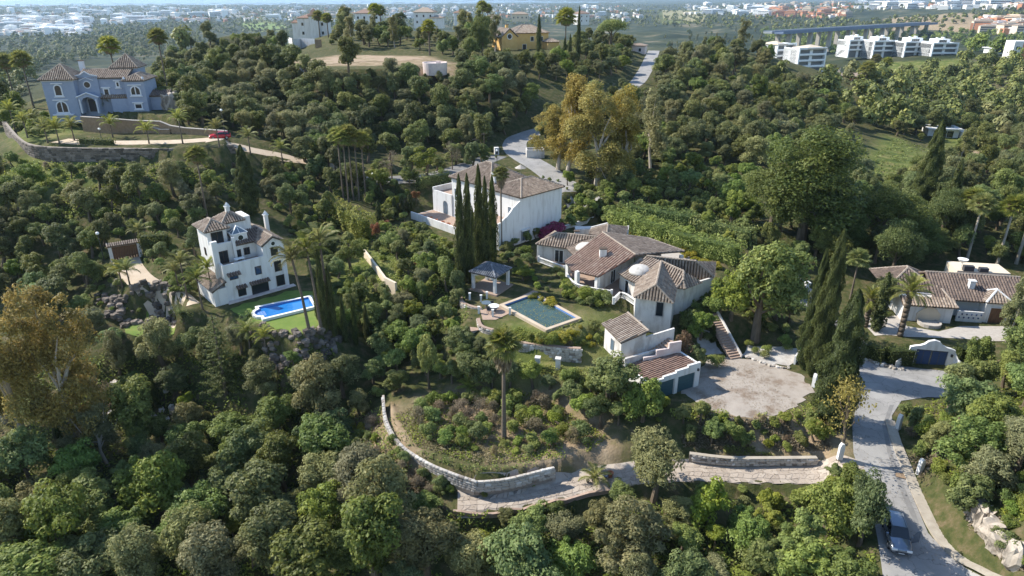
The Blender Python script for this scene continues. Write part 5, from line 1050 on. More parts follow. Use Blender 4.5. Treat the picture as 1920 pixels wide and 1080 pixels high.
outcrop('white scar of rock beside the mansion', '318 205;324 200;330 206', 2.6, 4.5, 23)
# ------------------------------------------------------------------ flagstone drive, one stone at a time
fl = sheet('flagstone_drive', strip(DRIVE, -1.75, 1.75), M['mortar'], .05, .8, label='flagstone drive along the foot of the garden')
S = spline(DRIVE, 10); cum = [0.]
for a, b in zip(S[:-1], S[1:]): cum.append(cum[-1] + (b - a).xy.length)
def at_len(q):
    k = min(len(S) - 2, max(0, int(np.searchsorted(cum, q)) - 1)); u = (q - cum[k]) / (cum[k + 1] - cum[k]); d = (S[k + 1] - S[k]).xy.normalized(); return S[k].xy.lerp(S[k + 1].xy, u), Vector((d.y, -d.x))
rng_ = random.Random(2); nu, nv = int(cum[-1] / .72), 5; lat = {}
for i in range(nu + 1):
    for j in range(nv + 1): lat[i, j] = (max(0, min(cum[-1] - .01, (i + (.5 * (j % 2))) * .72 + rng_.uniform(-.22, .22))), -1.72 + 3.44 * j / nv + (rng_.uniform(-.2, .2) if 0 < j < nv else 0))
cnt = 0
for i in range(nu):
    for j in range(nv):
        q = [lat[i, j], lat[i + 1, j], lat[i + 1, j + 1], lat[i, j + 1]]; c = (sum(a for a, _ in q) / 4, sum(b for _, b in q) / 4); P = []
        for a, b in q:
            a, b = c[0] + (a - c[0]) * .91, c[1] + (b - c[1]) * .91; p, n_ = at_len(a); P.append(p + n_ * b)
        if cnt < 300:
            C_ = sum(P, Vector((0, 0))) / 4; zc = HZ(C_.x, C_.y); vv = [(p.x - C_.x, p.y - C_.y, HZ(p.x, p.y) - zc + dz) for dz in (.02, .085) for p in P]
            a2 = (P[1] - P[0]).cross(P[2] - P[0]); fcs = [(0, 1, 5, 4), (1, 2, 6, 5), (2, 3, 7, 6), (3, 0, 4, 7), (4, 5, 6, 7)]
            if a2 < 0: fcs = [f[::-1] for f in fcs]
            put('flagstone', mesh_np('flagstone', vv, fcs, [rng_.random()] * 5, [M['flag']]), fl, (C_.x, C_.y, zc)); cnt += 1
ribbon_solid('drive_edge', gp('850 962;905 968;960 962;1020 950;1080 935;1145 922'), .3, .35, M['terrapave'], kind='structure', label='low brick edging of the flagstone drive', n=3)
# ------------------------------------------------------------------ pools
def pool(label, C, z, water, rim, rimw, inner, step=None, bay=None):
    c = sum(C, Vector()) / 4; c.z = z; o = thing('swimming_pool', label, 'pool', c); P = [(p - c).xy for p in C]
    if bay: P = [P[0], P[1], P[2], P[3]] + bay
    n = len(P); cen = sum(P, Vector((0, 0))) / n
    def off(d):
        out = []
        for i, p in enumerate(P):
            a = (p - P[i - 1]).normalized(); b = (P[(i + 1) % n] - p).normalized(); na = Vector((a.y, -a.x)); nb = Vector((b.y, -b.x)); m = (na + nb).normalized(); s = 1 if (p - cen).dot(m) > 0 or len(P) > 4 else -1
            out.append(p + m * d / max(.5, abs(m.dot(na))) * (1 if orient > 0 else -1))
        return out
    orient = sum(P[i].x * P[(i + 1) % n].y - P[(i + 1) % n].x * P[i].y for i in range(n)); Q = off(rimw); mb = MB()
    v = [(p.x, p.y, .42) for p in P] + [(p.x, p.y, .42) for p in Q] + [(p.x, p.y, -.4) for p in Q]; f = []
    for i in range(n): j = (i + 1) % n; f += [(i, j, n + j, n + i), (n + i, n + j, 2 * n + j, 2 * n + i)]
    if orient > 0: f = [q[::-1] for q in f]
    mb.add(v, f).build('coping', M[rim], o)
    mb = MB(); mb.add([(p.x, p.y, .42) for p in P] + [(p.x, p.y, .02) for p in P], [(i, (i + 1) % n, n + (i + 1) % n, n + i) if orient > 0 else (i, n + i, n + (i + 1) % n, (i + 1) % n) for i in range(n)]).build('tile_band', M[inner], o)
    put('water', mesh_np('water', [(p.x, p.y, .16) for p in P], [list(range(n)) if orient > 0 else list(range(n))[::-1]], None, [M[water]]), o); return o, P
pc = [W(*q, 3.2) for q in ((945, 574), (1025, 617), (1080, 598), (1000, 554))]; po, PP = pool('murky green swimming pool beside the domed villa', pc, 3.0, 'greenwater', 'sandroad', .55, 'pooltile')
rng2 = np.random.default_rng(4); uv = rng2.uniform(.04, .96, (420, 2)); uv = uv[rng2.random(420) < .35 + .6 * uv[:, 0]]; A_ = np.array([(p.x, p.y) for p in PP]); q = (A_[0] * (1 - uv[:, :1]) + A_[1] * uv[:, :1]) * (1 - uv[:, 1:]) + (A_[3] * (1 - uv[:, :1]) + A_[2] * uv[:, :1]) * uv[:, 1:]
V, Fq = leaves(np.c_[q, np.full(len(q), .175)], unit(np.tile([0, 0, 1.], (len(q), 1))), .14, .6, rng2); put('floating_leaves', mesh_np('floating_leaves', V, Fq, np.full(len(Fq), .9), [LM['yellowfl']]), po, kind='stuff')
pc = [W(*q, 3.2) for q in ((485, 578), (578, 559), (588, 576), (497, 598))]; c_ = sum(pc, Vector()) / 4; b0, b3 = (pc[0] - c_).xy, (pc[3] - c_).xy
ax = (b0 - b3).normalized(); outd = (pc[0] - pc[1]).xy.normalized(); bay = [b3.lerp(b0, .2) + outd * 0.02] + [b3.lerp(b0, .5) + ax * (math.cos(R(a)) * -(b0 - b3).length * .3) + outd * (math.sin(R(a)) * .9) for a in range(10, 171, 32)] + [b3.lerp(b0, .8) + outd * .02]
bp_, PP2 = pool('bright blue pool with white edge on the lawn', pc, 3.0, 'poolwater', 'whiteframe', .42, 'pooltile', bay=bay)
q1 = PP2[1].lerp(PP2[2], .5); dn = (PP2[1] - PP2[0]).normalized(); sdv = (PP2[2] - PP2[1]).normalized()
for k_ in (-.25, .25):
    b0_ = q1 + sdv * k_; MB().tube([(b0_.x + dn.x * .35, b0_.y + dn.y * .35, .4), (b0_.x + dn.x * .3, b0_.y + dn.y * .3, 1.2), (b0_.x - dn.x * .15, b0_.y - dn.y * .15, 1.2), (b0_.x - dn.x * .2, b0_.y - dn.y * .2, .1)], .03, 6).build('ladder_rail', M['steel'], bp_)
for k_ in range(3): qa, qb = PP2[0].lerp(PP2[3], .3), PP2[0].lerp(PP2[3], .7); o1 = qa + dn * (.35 * k_ - .5); o2 = qb + dn * (.35 * k_ - .5); o3 = qb + dn * (.35 * k_ - .2); o4 = qa + dn * (.35 * k_ - .2); MB().prism([o1, o2, o3, o4], .162, .166 - .0005 * k_).build('pool_step', M['pooltile'], bp_)
pc = [W(*q, 5.0) for q in ((722, 388), (748, 378), (742, 368), (718, 376))]; pool('small dark blue pool beside the clipped garden cypresses', pc, 4.9, 'poolwater', 'paleslab', .5, 'pooltile')
sheet('pool_deck', [W(*q, 3.0) for q in ((935, 575), (1000, 545), (1010, 548), (955, 588), (930, 600), (905, 600), (900, 582))], M['terrapave'], .06, .8, label='terracotta paving beside the murky pool')
# ------------------------------------------------------------------ gazebo
gz = W(928, 550, 3.2); gb = thing('gazebo', 'open garden gazebo with dark hipped roof on white posts', 'gazebo', gz, R(-31))
for x, y in ((0, 0), (-3.8, 0), (0, 3.7), (-3.8, 3.7)): MB().box(x - .2, x + .2, y - .2, y + .2, -.4, 2.65).build('post', M['white'], gb)
def arch_beam(x0, x1): return [(x0, -.2, 2.65), (x0, -.2, 2.1)] + [(x0 + .2 + (x1 - x0 - .4) * i / 8, -.2, 2.1 + .4 * math.sin(math.pi * i / 8)) for i in range(9)] + [(x1, -.2, 2.1), (x1, -.2, 2.65)]
MB().extr(arch_beam(-3.8, 0), (0, .25, 0)).build('beam', M['white'], gb); MB().box(-.12, .12, .2, 3.5, 2.3, 2.65).build('beam', M['white'], gb); MB().box(-3.92, -3.68, .2, 3.5, 2.3, 2.65).build('beam', M['white'], gb)
fs, rs = hip(-3.8, 0, 0, 3.7, 2.68, 1.15, .45); roof(gb, fs, 'slate', rs, bed='tilebed', pitch=.34, ridgemat='slate'); MB().box(-4.4, .6, -.6, 4.3, -.4, .04).build('floor', M['terrapave'], gb)
post = MB().box(-.14, .14, -.14, .14, -.3, 1.0).box(-.18, .18, -.18, .18, 1.002, 1.1).mesh('terrace_post', M['white'])
for i, q in enumerate(((881, 562), (902, 566), (913, 560), (898, 588), (924, 594), (956, 590))): put('terrace_post', post, None, W(*q, 3.0), label=('white rail post on the stone terrace, %s from the gazebo side' % ('first', 'second', 'third', 'fourth', 'fifth', 'sixth')[i]), cat='post')
def round_table(px, py, m, r, label):
    o = thing('garden_table', label, 'table', W(px, py, 3.12)); MB().lathe((0, 0, .70), [(r, 0), (r, .05)], 18).build('table_top', M[m], o); MB().lathe((0, 0, 0), [(.3, 0), (.06, .06), (.05, .7)], 8).build('pedestal', M['darksteel'], o)
round_table(926, 582, 'whiteframe', .75, 'round white garden table nearer the murky pool'); round_table(912, 576, 'glassblue', .7, 'round glass garden table beside the rail posts')
def chair(px, py, z, rz, label, m='darksteel'):
    o = thing('garden_chair', label, 'chair', W(px, py, z), rz); MB().box(-.24, .24, -.24, .24, .42, .47).build('seat', M[m], o); MB().box(-.24, .24, .2, .25, .47, .95).build('backrest', M[m], o); lm = MB().box(-.02, .02, -.02, .02, 0, .42).mesh('leg', M[m])
    for x in (-.21, .21):
        for y in (-.21, .21): put('leg', lm, o, (x, y, 0))
chair(917, 587, 3.12, .5, 'dark garden chair in front of the round tables'); chair(922, 574, 3.12, 3.4, 'dark garden chair behind the round tables')
bb = thing('brick_barbecue', 'small stone oven block below the terrace wall', 'oven', W(893, 628, 1.2), R(20)); MB().box(-1.0, 1.0, -.6, .6, -.3, 1.0).build('oven_body', M['oldwhite'], bb); MB().box(-1.2, 1.2, -.8, .8, 1.003, 1.12).build('oven_top', M['terrapave'], bb); MB().box(-.4, .1, -.63, -.6, .3, .7).build('oven_mouth', M['darksteel'], bb)
# ------------------------------------------------------------------ gates
gt = W(1712, 682, .3); gt.z = .1; gp_ = thing('gate_portal', 'white curved-top gateway with dark blue double doors', 'gate', gt, R(-12))
prof = [(-.75, 0), (0, 0), (0, 2.35), (3.7, 2.35), (3.7, 0), (4.45, 0), (4.45, 2.55), (3.9, 2.75), (3.4, 2.85), (2.9, 3.1), (2.5, 3.55), (1.85, 3.75), (1.2, 3.55), (.8, 3.1), (.3, 2.85), (-.2, 2.75), (-.75, 2.55)]
MB().extr([(x, 0, z) for x, z in prof], (0, .4, 0)).build('gate_arch', M['white'], gp_)
for x0 in (.02, 1.87):
    d_ = MB().box(x0, x0 + 1.8, .15, .22, .05, 2.33).build('gate_leaf', M['navy'], gp_)
    for k in range(2): MB().box(x0 + .12 + k * .85, x0 + .83 + k * .85, .135, .15, .3, 2.1).build('panel', M['bluefabric'], d_)
MB().extr([(-.75, .05, 0), (-.75, .05, 2.3), (-1.2, -.2, 1.7), (-1.9, -.8, 1.2), (-2.6, -1.5, .95), (-2.6, -1.5, 0)], (.1, .3, 0)).build('wing_wall', M['white'], gp_); MB().extr([(4.45, .05, 0), (4.45, .05, 2.3), (4.8, -.4, 1.6), (5.2, -1.2, 1.2), (5.2, -1.2, 0)], (.1, .3, 0)).build('wing_wall', M['white'], gp_)
for x in (-.4, 4.1): MB().box(x - .1, x + .1, -.2, 0, 1.7, 2.05).build('gate_lamp', M['darksteel'], gp_)
a_, b_ = W(1511, 560, 1.4), W(1538, 590, 1.0); ig = thing('iron_gate', 'dark iron gate between white pillars on the lane', 'gate', a_, math.atan2(b_.y - a_.y, b_.x - a_.x)); LG = (b_ - a_).length
for x in (-.35, LG + .35): MB().box(x - .32, x + .32, -.3, .3, -.5, 2.4).box(x - .4, x + .4, -.38, .38, 2.403, 2.6).build('pillar', M['white'], ig)
bm_ = MB().box(-.025, .025, -.025, .025, .1, 1.9).mesh('bar', M['navy'])
for k in range(16): put('bar', bm_, ig, (LG * (k + .5) / 16, 0, 0))
MB().box(0, LG, -.03, .03, .2, .3).build('rail', M['navy'], ig); MB().extr([(LG * i / 8, -.03, 1.85 + .35 * math.sin(math.pi * i / 8)) for i in range(9)] + [(LG, -.03, 1.7), (0, -.03, 1.7)], (0, .06, 0)).build('top_rail', M['navy'], ig)
a_, b_ = W(214, 489, 5.0), W(262, 481, 5.0); tg = thing('timber_gate', 'brown timber double gate under a small tiled roof', 'gate', a_, math.atan2(b_.y - a_.y, b_.x - a_.x)); LG = (b_ - a_).length
for x in (-.2, LG + .2): MB().box(x - .25, x + .25, -.25, .25, -.6, 2.55).build('pillar', M['white'], tg)
pm = MB().box(-LG / 20 + .015, LG / 20 - .015, -.05, .05, .05, 2.2).mesh('plank', M['wood'])
for k in range(10): put('plank', pm, tg, (LG * (k + .5) / 10, 0, 0))
MB().box(-.45, LG + .45, -.3, .3, 2.3, 2.55).build('lintel', M['white'], tg); roof(tg, [[(-.6, -.75, 2.6), (LG + .6, -.75, 2.6), (LG + .6, 0, 2.95), (-.6, 0, 2.95)], [(-.6, 0, 2.95), (LG + .6, 0, 2.95), (LG + .6, .7, 2.6), (-.6, .7, 2.6)]], 'tile', pitch=.3)
wall_line('garden_wall', [W(250 + i * 22, 478 - i * 3, 7.0) for i in range(1)] + [W(690, 470, 5.2), W(712, 500, 5.0), W(735, 530, 4.6)], 2.0, .35, 'cream', 'low cream garden wall beside the clipped planting') if False else None
wall_line('garden_wall', [W(683, 468, 5.3), W(700, 490, 5.0), W(722, 520, 4.6), W(742, 530, 4.6)], 2.0, .35, 'cream', 'low cream garden wall left of the cypress garden')
for k, (q, lb) in enumerate((((1575, 855, -.5), 'white gate post where the flagstone drive meets the lane'), ((1724, 885, -.6), 'white marker post right of the lane pavement'), ((1684, 800, 0), 'white marker post near the shaded kerb'), ((1526, 722, .2), 'white gate post behind the bare tree'))):
    put('gate_post', MB().box(-.25, .25, -.2, .2, -.4, 1.2).extr([(-.25, -.2, 1.2), (.25, -.2, 1.2), (.15, -.2, 1.55), (-.1, -.2, 1.6)], (0, .4, 0)).mesh('gate_post', M['white']), None, W(*q), R(15 * k), label=lb, cat='post')
cwl = wall_line('curved_white_wall', [W(1492, 668, 1.2), W(1500, 656, 1.0), W(1508, 650, .6)], -.4, .25, 'white', 'short white wall beside the huge cypresses'); put('recycling_bin', MB().box(-.4, .4, -.4, .4, 0, 1.0).box(-.44, .44, -.44, .44, 1.003, 1.12).mesh('recycling_bin', M['green']), None, W(1503, 668, .05), .4, label='green bin behind the short white wall', cat='bin')
# ------------------------------------------------------------------ long garden steps
sa_, sb_ = W(1334, 588, 3.6), W(1380, 672, .1); stp_ = thing('garden_steps', 'long terracotta steps climbing from the gravel court', 'steps', sb_); n = 18; dr = (sa_ - sb_); rz = math.atan2(dr.y, dr.x); L_ = dr.xy.length
sm_ = MB().box(0, L_ / n + .04, -.75, .75, -.6, 0).mesh('step', M['terrapave'])
for i in range(n): put('step', sm_, stp_, Vector((dr.x, dr.y, 0)) * (i / n) + Vector((0, 0, .12 + dr.z * i / n)), rz)
MB().extr([(0, -.95, -.6), (0, -.95, .35), (L_, -.95, dr.z + .45), (L_, -.95, dr.z - .6)], (0, .18, 0)).build('side_wall', M['oldwhite'], stp_).rotation_euler[2] = rz
# ------------------------------------------------------------------ enclosures, kiosks, tank
en = W(1004, 296, 8.3); eo = thing('bin_enclosure', 'open white walled enclosure beside the back lane', 'enclosure', en, R(3))
for b in ((-2.1, 2.1, -.2, 0), (-2.1, 2.1, 2.6, 2.8), (-2.1, -1.9, 0, 2.6), (1.9, 2.1, 0, 2.6)): MB().box(*b, -.5, 1.9).build('wall', M['oldwhite'], eo)
for q, lb, s in (((931, 288), 'small white kiosk with a dark door by the yard', .75), ((886, 297), 'tilted white cabinet beside the shaded yard', .6)):
    o = thing('utility_kiosk', lb, 'kiosk', W(*q, 8.7), .2); MB().box(-.7 * s, .7 * s, -.5, .5, -.2, 2.0 * s).build('cabinet', M['white'], o); MB().box(-.35 * s, .35 * s, -.53, -.5, 0, 1.5 * s).build('door', M['darksteel'], o)
tk = W(816, 136, 24); to = thing('water_tank', 'round pink water tank on the wooded ridge', 'tank', tk); MB().lathe((0, 0, 0), [(3.2, -.5), (3.35, 2.7), (3.1, 2.7), (3.1, 2.4)], 28).build('tank_wall', M['pink'], to); MB().lathe((0, 0, 2.35), [(3.1, 0), (.01, .05)], 28).build('tank_top', M['paleslab'], to); MB().box(.4, 1.6, -.5, .5, 2.4, 3.0).build('hatch', M['pink'], to)
put('parasol', MB().lathe((0, 0, 0), [(.04, 0), (.04, 2.0), (1.3, 2.0), (.05, 2.7)], 8).mesh('parasol', M['paleslab']), None, W(976, 332, 7.8), label='pale folded parasol behind the hipped villa roof', cat='parasol')
# ------------------------------------------------------------------ lamps, poles, wires, pots, bench
def lamp(px, py, z, hgt, label, globe=True):
    o = thing('street_lamp', label, 'lamp', W(px, py, z)); MB().tube([(0, 0, -.3), (0, 0, hgt)], [.07, .05], 6).build('pole', M['darksteel'], o); MB().lathe((0, 0, hgt), [(.05, 0), (.25, .12), (.25, .35), (.05, .48)], 10).build('lamp_head', M['lamp'], o)
lamp(700, 347, 8.9, 2.0, 'globe lamp beside the row of tall palms'); lamp(932, 318, 8.0, 4.0, 'street lamp rising behind the hipped roof'); lamp(195, 487, 5, 4.2, 'street lamp beside the timber gate'); lamp(425, 270, 15.8, 6.5, 'tall lamp beside the red car'); lamp(190, 259, 17, 1.6, 'lamp on the drive wall, leftmost of three')
def pole(px, py, z, hgt, label):
    o = thing('utility_pole', label, 'pole', W(px, py, z)); MB().tube([(0, 0, -.4), (0, 0, hgt)], [.13, .09], 7).build('pole', M['bark'], o); MB().box(-.7, .7, -.05, .05, hgt - .4, hgt - .28).build('crossarm', M['bark'], o); return W(px, py, z) + Vector((0, 0, hgt))
p1 = pole(893, 296, 8.6, 4.6, 'utility pole beside the white cabinet'); p2 = pole(908, 290, 8.7, 5.2, 'utility pole nearer the back lane'); p3 = pole(1800, 243, .5, 8, 'utility pole beside the modern white house')
def wire(a, b, sag, label):
    o = MB().tube([a.lerp(b, i / 10) - Vector((0, 0, sag * math.sin(math.pi * i / 10))) - a for i in range(11)], .018, 4).build('power_line', M['darksteel']); o.location = a; tag(o, label, 'wire')
wire(p1, p2, .2, 'short sagging wire between the two poles'); wire(p1, W(760, 300, 15), 1.0, 'wire running left from the poles over the yard')
POT = MB().lathe((0, 0, 0), [(.16, 0), (.26, .42), (.3, .42), (.3, .5), (.22, .5), (.2, .4)], 12)
POTS = {k: POT.mesh('plant_pot', M[k]) for k in ('terracotta', 'bluefabric', 'darkstone')}
for q, m_, s, lb in (((1102, 906), 'darkstone', .7, 'small dark pot at the left end of the drive edge'), ((1112, 903), 'darkstone', .9, 'dark grey pot second along the drive edge'), ((1135, 899), 'bluefabric', 1, 'dark blue pot on the flagstone drive'), ((1144, 895), 'terracotta', 1.2, 'terracotta pot beside the blue pot')): put('plant_pot', POTS[m_], None, G(*q) + Vector((0, 0, .08)), 0, s, label=lb, cat='pot')
for i in range(7): put('plant_pot', POTS['terracotta'], None, mo + Matrix.Rotation(R(44), 3, 'Z') @ Vector((-4.5 + .2 * (i % 2), 10.5 + i * 1.8, 1.42)), 0, rnd.uniform(.9, 1.4), label='terracotta pot on the long terrace, %s along the parapet' % ('first', 'second', 'third', 'fourth', 'fifth', 'sixth', 'seventh')[i], cat='pot')
bn = thing('garden_bench', 'weathered bench at the edge of the palm garden', 'bench', G(1052, 803), R(140))
for k in range(3): MB().box(-.8, .8, -.25 + k * .17, -.12 + k * .17, .42, .46).build('seat_slat', M['bark'], bn)
for k in range(2): MB().box(-.8, .8, .28, .32, .6 + k * .18, .72 + k * .18).build('back_slat', M['bark'], bn)
for x in (-.7, .7): MB().box(x - .04, x + .04, -.25, .32, 0, .42).box(x - .04, x + .04, .26, .3, .42, .9).build('leg', M['darksteel'], bn)
# ------------------------------------------------------------------ cars
def car(label, loc, rz, paint, L_=4.7, w=1.85, hgt=1.72, open_door=False):
    o = thing('parked_car', label, 'car', loc, rz); n = 17; h2 = w / 2
    # stations from nose (x=0) to tail: (x, half width, belt height)
    st = [(0, .70, .62), (.06, .80, .80), (.25, .87, .92), (.7, .90, 1.0), (1.2, .915, 1.04), (1.9, .92, 1.06), (2.8, .925, 1.07), (3.6, .92, 1.07), (4.3, .90, 1.05), (4.6, .86, 1.0), (4.7, .80, .85)]
    v = []; f = []
    for x, hw, zt in st:
        x *= L_ / 4.7; hw *= w / 1.85; zb = .30 if .2 < x < L_ - .2 else .4
        v += [(x, -hw * .92, zb), (x, -hw, .52), (x, -hw * .99, zt - .12), (x, -hw * .86, zt), (x, 0, zt + .04), (x, hw * .86, zt), (x, hw * .99, zt - .12), (x, hw, .52), (x, hw * .92, zb)]
    for i in range(len(st) - 1): f += [(9 * i + k, 9 * i + 9 + k, 9 * i + 9 + (k + 1) % 9, 9 * i + (k + 1) % 9) for k in range(9)]
    f += [tuple(range(9)), tuple(9 * (len(st) - 1) + k for k in range(9))[::-1]]
    b = put('body', mesh_np('body', v, [q[::-1] for q in f], None, [M[paint]], True), o)
    cab = [(1.25, .80, 1.05), (2.05, .66, hgt - .04), (2.5, .67, hgt), (3.7, .66, hgt - .02), (4.2, .64, hgt - .1), (4.58, .76, 1.04)]
    v = []; f = []
    for x, hw, zt in cab:
        x *= L_ / 4.7; v += [(x, -hw, zt), (x, -hw * .5, zt + .035), (x, hw * .5, zt + .035), (x, hw, zt)]
    put('roof_panel', mesh_np('roof_panel', v[4:20], [(4 * i + k, 4 * i + k + 1, 4 * i + 5 + k, 4 * i + 4 + k) for i in range(3) for k in range(3)], None, [M[paint]], True), o)
    s = L_ / 4.7
    def glass(nm, P): put(nm, mesh_np(nm, P, [list(range(len(P)))], None, [M['glass']]), o)
    glass('windscreen', [(1.25 * s, -.80, 1.06), (1.25 * s, .80, 1.06), (2.05 * s, .66, hgt - .04), (2.05 * s, -.66, hgt - .04)]); glass('rear_window', [(4.2 * s, -.64, hgt - .1), (4.2 * s, .64, hgt - .1), (4.58 * s, .76, 1.05), (4.58 * s, -.76, 1.05)])
    for sd in (-1, 1):
        glass('side_window', [(1.3 * s, sd * .80, 1.06), (2.05 * s, sd * .665, hgt - .05), (3.0 * s, sd * .665, hgt - .02), (3.0 * s, sd * .84, 1.07)]); glass('side_window', [(3.05 * s, sd * .84, 1.07), (3.05 * s, sd * .665, hgt - .03), (4.15 * s, sd * .645, hgt - .1), (4.5 * s, sd * .78, 1.06)])
        MB().box(-.06, .08, -.09, .09, 0, .16).build('mirror', M[paint], o).location = (1.5 * s, sd * 1.0, 1.05); MB().box(3.02 * s - .04, 3.02 * s + .04, sd * .75 - .09, sd * .75 + .09, 1.06, 1.1).build('pillar', M[paint], o)
        MB().tube([(2.1 * s, sd * .6, hgt + .05), (4.0 * s, sd * .58, hgt + .03)], .025, 5).build('roof_rail', M['steel'], o)
        MB().box(-.02, .1, -.22, .22, -.08, .08).build('headlight', M['lamp'], o).location = (.02, sd * .60, .74); MB().box(-.06, .02, -.16, .16, -.12, .12).build('tail_light', M['red'], o).location = (4.68 * s, sd * .66, .86)
        for x in (.9 * s, 3.75 * s):
            wh = MB().tube([(0, -.11, 0), (0, .11, 0)], .35, 16).build('wheel', M['rubber'], o); wh.location = (x, sd * (h2 - .12), .35); MB().tube([(0, sd * .1, 0), (0, sd * .125, 0)], .22, 12).build('rim', M['steel'], wh)
    MB().box(-.03, .03, -.5, .5, .48, .62).build('grille', M['darksteel'], o); MB().box(-.02, .0, -.25, .25, .40, .48).build('number_plate', M['lamp'], o)
    if open_door:
        d = MB().box(0, 1.0, -.04, .04, 0, .62).extr([(0.05, -.03, .62), (.98, -.03, .62), (.95, -.03, 1.2), (.6, -.03, 1.2)], (0, .05, 0)).build('open_door', M[paint], o); d.location = (1.55, -.94, .42); d.rotation_euler[2] = R(-58); MB().box(.15, .9, .041, .06, .15, .5).build('door_trim', M['darksteel'], d)
    return o
cl = G(1688, 1046); tail = G(1668, 968); d_ = tail - cl; car('silver car parked under the trees with a front door open', cl + Vector((0, 0, .06)), math.atan2(d_.y, d_.x) , 'silver', 4.7, 1.85, 1.72, True)
cl = W(393, 263, 16.6); car('small red car parked on the mansion drive', cl + Vector((0, 0, .1)), R(20), 'red', 4.1, 1.75, 1.5)
# ------------------------------------------------------------------ houses on the ridge and far blocks
def simple_roof(x0, x1, y0, y1, z, rise, ov=.4):
    fs, _ = hip(x0, x1, y0, y1, z, rise, ov); mb = MB()
    for P in fs: mb.add(P, [list(range(len(P)))], TR.uniform(.3, .7))
    mb.box(x0 - ov, x1 + ov, y0 - ov, y1 + ov, z - .25, z - .003); return mb
def ridge_house(label, px, py, z, ang, w, d, hgt, wall='white', rise=1.8, tile='tile', wins=3, floors=2, extra=None, name='ridge_villa'):
    o = thing(name, label, 'house', W(px, py, z), R(ang)); wbox(o, -w / 2, w / 2, 0, d, -2, hgt, wall); simple_roof(-w / 2, w / 2, 0, d, hgt + .25, rise).build('roof', M[tile], o)
    for fl in range(floors):
        for k in range(wins): window(o, -w / 2 + w * (k + .5) / wins, 0, .6 + fl * hgt / floors, 1.2, 1.5, -90, 'whiteframe', 'glass', bars=0, proud=.08)
        for k in range(2): window(o, -w / 2, d * (k + .5) / 2, .6 + fl * hgt / floors, 1.1, 1.4, 180, 'whiteframe', 'glass', bars=0, proud=.08)
    if extra:
        for (x0, x1, y0, y1, h1, r1) in extra: wbox(o, x0, x1, y0, y1, -2, h1, wall); simple_roof(x0, x1, y0, y1, h1 + .25, r1).build('roof', M[tile], o)
    return o
wv = ridge_house('white two-storey villa with pyramid roof tower on the ridge', 588, 68, 26, 4, 13, 9, 7.5, 'white', 1.6, 'tilered', 3, 2, [(-1.2, 3.2, -1.2, 3, 8.4, 3.0), (-9.2, -6.6, 1, 5, 5.5, 1.2)])
wall_line('boundary_wall', [W(541, 70, 28.0), W(548, 72, 28.0), W(562, 72, 27.2), W(590, 73, 27.2)], 23, .4, 'white', 'white boundary wall before the ridge villa'); wall_line('boundary_wall', [W(590, 74, 28.2), W(602, 74, 28.2)], 23, .4, 'brownstone', 'brown boundary wall right of the ridge villa gate')
ridge_house('white house half hidden by ridge eucalyptus trees', 690, 50, 26, 10, 14, 10, 7, 'white', 2.0, 'tilered', 4); ridge_house('white gabled house left of the tall ridge pines', 795, 46, 27, -8, 12, 9, 6.5, 'white', 2.4, 'tile', 3, 2, [(4, 11, -1, 5, 3.6, 1.2)]); ridge_house('small white house behind the ridge palms', 865, 42, 25, 5, 10, 8, 6, 'white', 1.8, 'tilered', 2)
ridge_house('white ridge house left of the yellow villa', 925, 46, 24, 12, 12, 8, 4, 'cream', 2.0, 'tile', 3, 1); ridge_house('white and blue house right of the yellow villa', 1095, 42, 20, 30, 11, 9, 7, 'white', 2.2, 'tilered', 2); ridge_house('cream bungalow behind the yellow villa', 975, 36, 22, 0, 15, 8, 4, 'cream', 1.8, 'tile', 4, 1)
yo = W(985, 96, 24.5); yv = thing('yellow_villa', 'ochre yellow villa with pink-brown tiled roof on the ridge', 'house', yo, R(22))
wbox(yv, -9.5, -3.5, -1, 9, -1.5, 5.0, 'yellow'); MB().extr([(-9.5, -1, 5.0), (-3.5, -1, 5.0), (-6.5, -1, 7.6)], (0, 10, 0)).build('gable_wall', M['yellow'], yv); wbox(yv, -3.5, 10, 2, 12, -1.5, 6.0, 'yellow'); wbox(yv, 8, 12.5, -2, 3, -1.5, 3.0, 'yellow')
roof(yv, [[(-10, -1.3, 4.9), (-6.5, -1.3, 7.9), (-6.5, 9, 7.9), (-10, 9, 4.9)], [(-3.2, -1.3, 5.1), (-3.2, 9, 5.1), (-6.5, 9, 7.9), (-6.5, -1.3, 7.9)]], 'tile', pitch=.5, bias=.2); fs, rs = hip(-3.3, 10, 2, 12, 6.05, 2.6, .5); roof(yv, fs, 'tile', rs, pitch=.5, bias=.25); fs, rs = hip(8, 12.5, -2, 3, 3.05, 1.2, .4); roof(yv, fs, 'tile', rs, pitch=.5, bias=.15)
rwin(yv, -6.5, -1, 5.2, .8, -90); window(yv, 3.5, 2, 3.2, 1.4, 1.6, -90, 'whiteframe', bars=0); window(yv, 7.2, 2, 3.2, 1.4, 1.6, -90, 'whiteframe', bars=0); window(yv, .5, 2, .3, 1.6, 2, -90, 'whiteframe', bars=0); chimney(yv, -4.5, 7, 7.0, .9, .9, 1.8, 'yellow', 'tilebed')
ridge_house('low white house at the top of the far lane', 1190, 100, 21.5, -20, 8, 5, 2.8, 'pink', .8, 'tile', 2, 1)
oh = ridge_house('orange bungalow with long tiled roof above the valley', 1590, 158, 6, -30, 15, 7, 3, 'orange', 1.6, 'tile', 4, 1); chimney(oh, -5, 3, 4, 1, 1, 2.6, 'cream', 'tilebed')
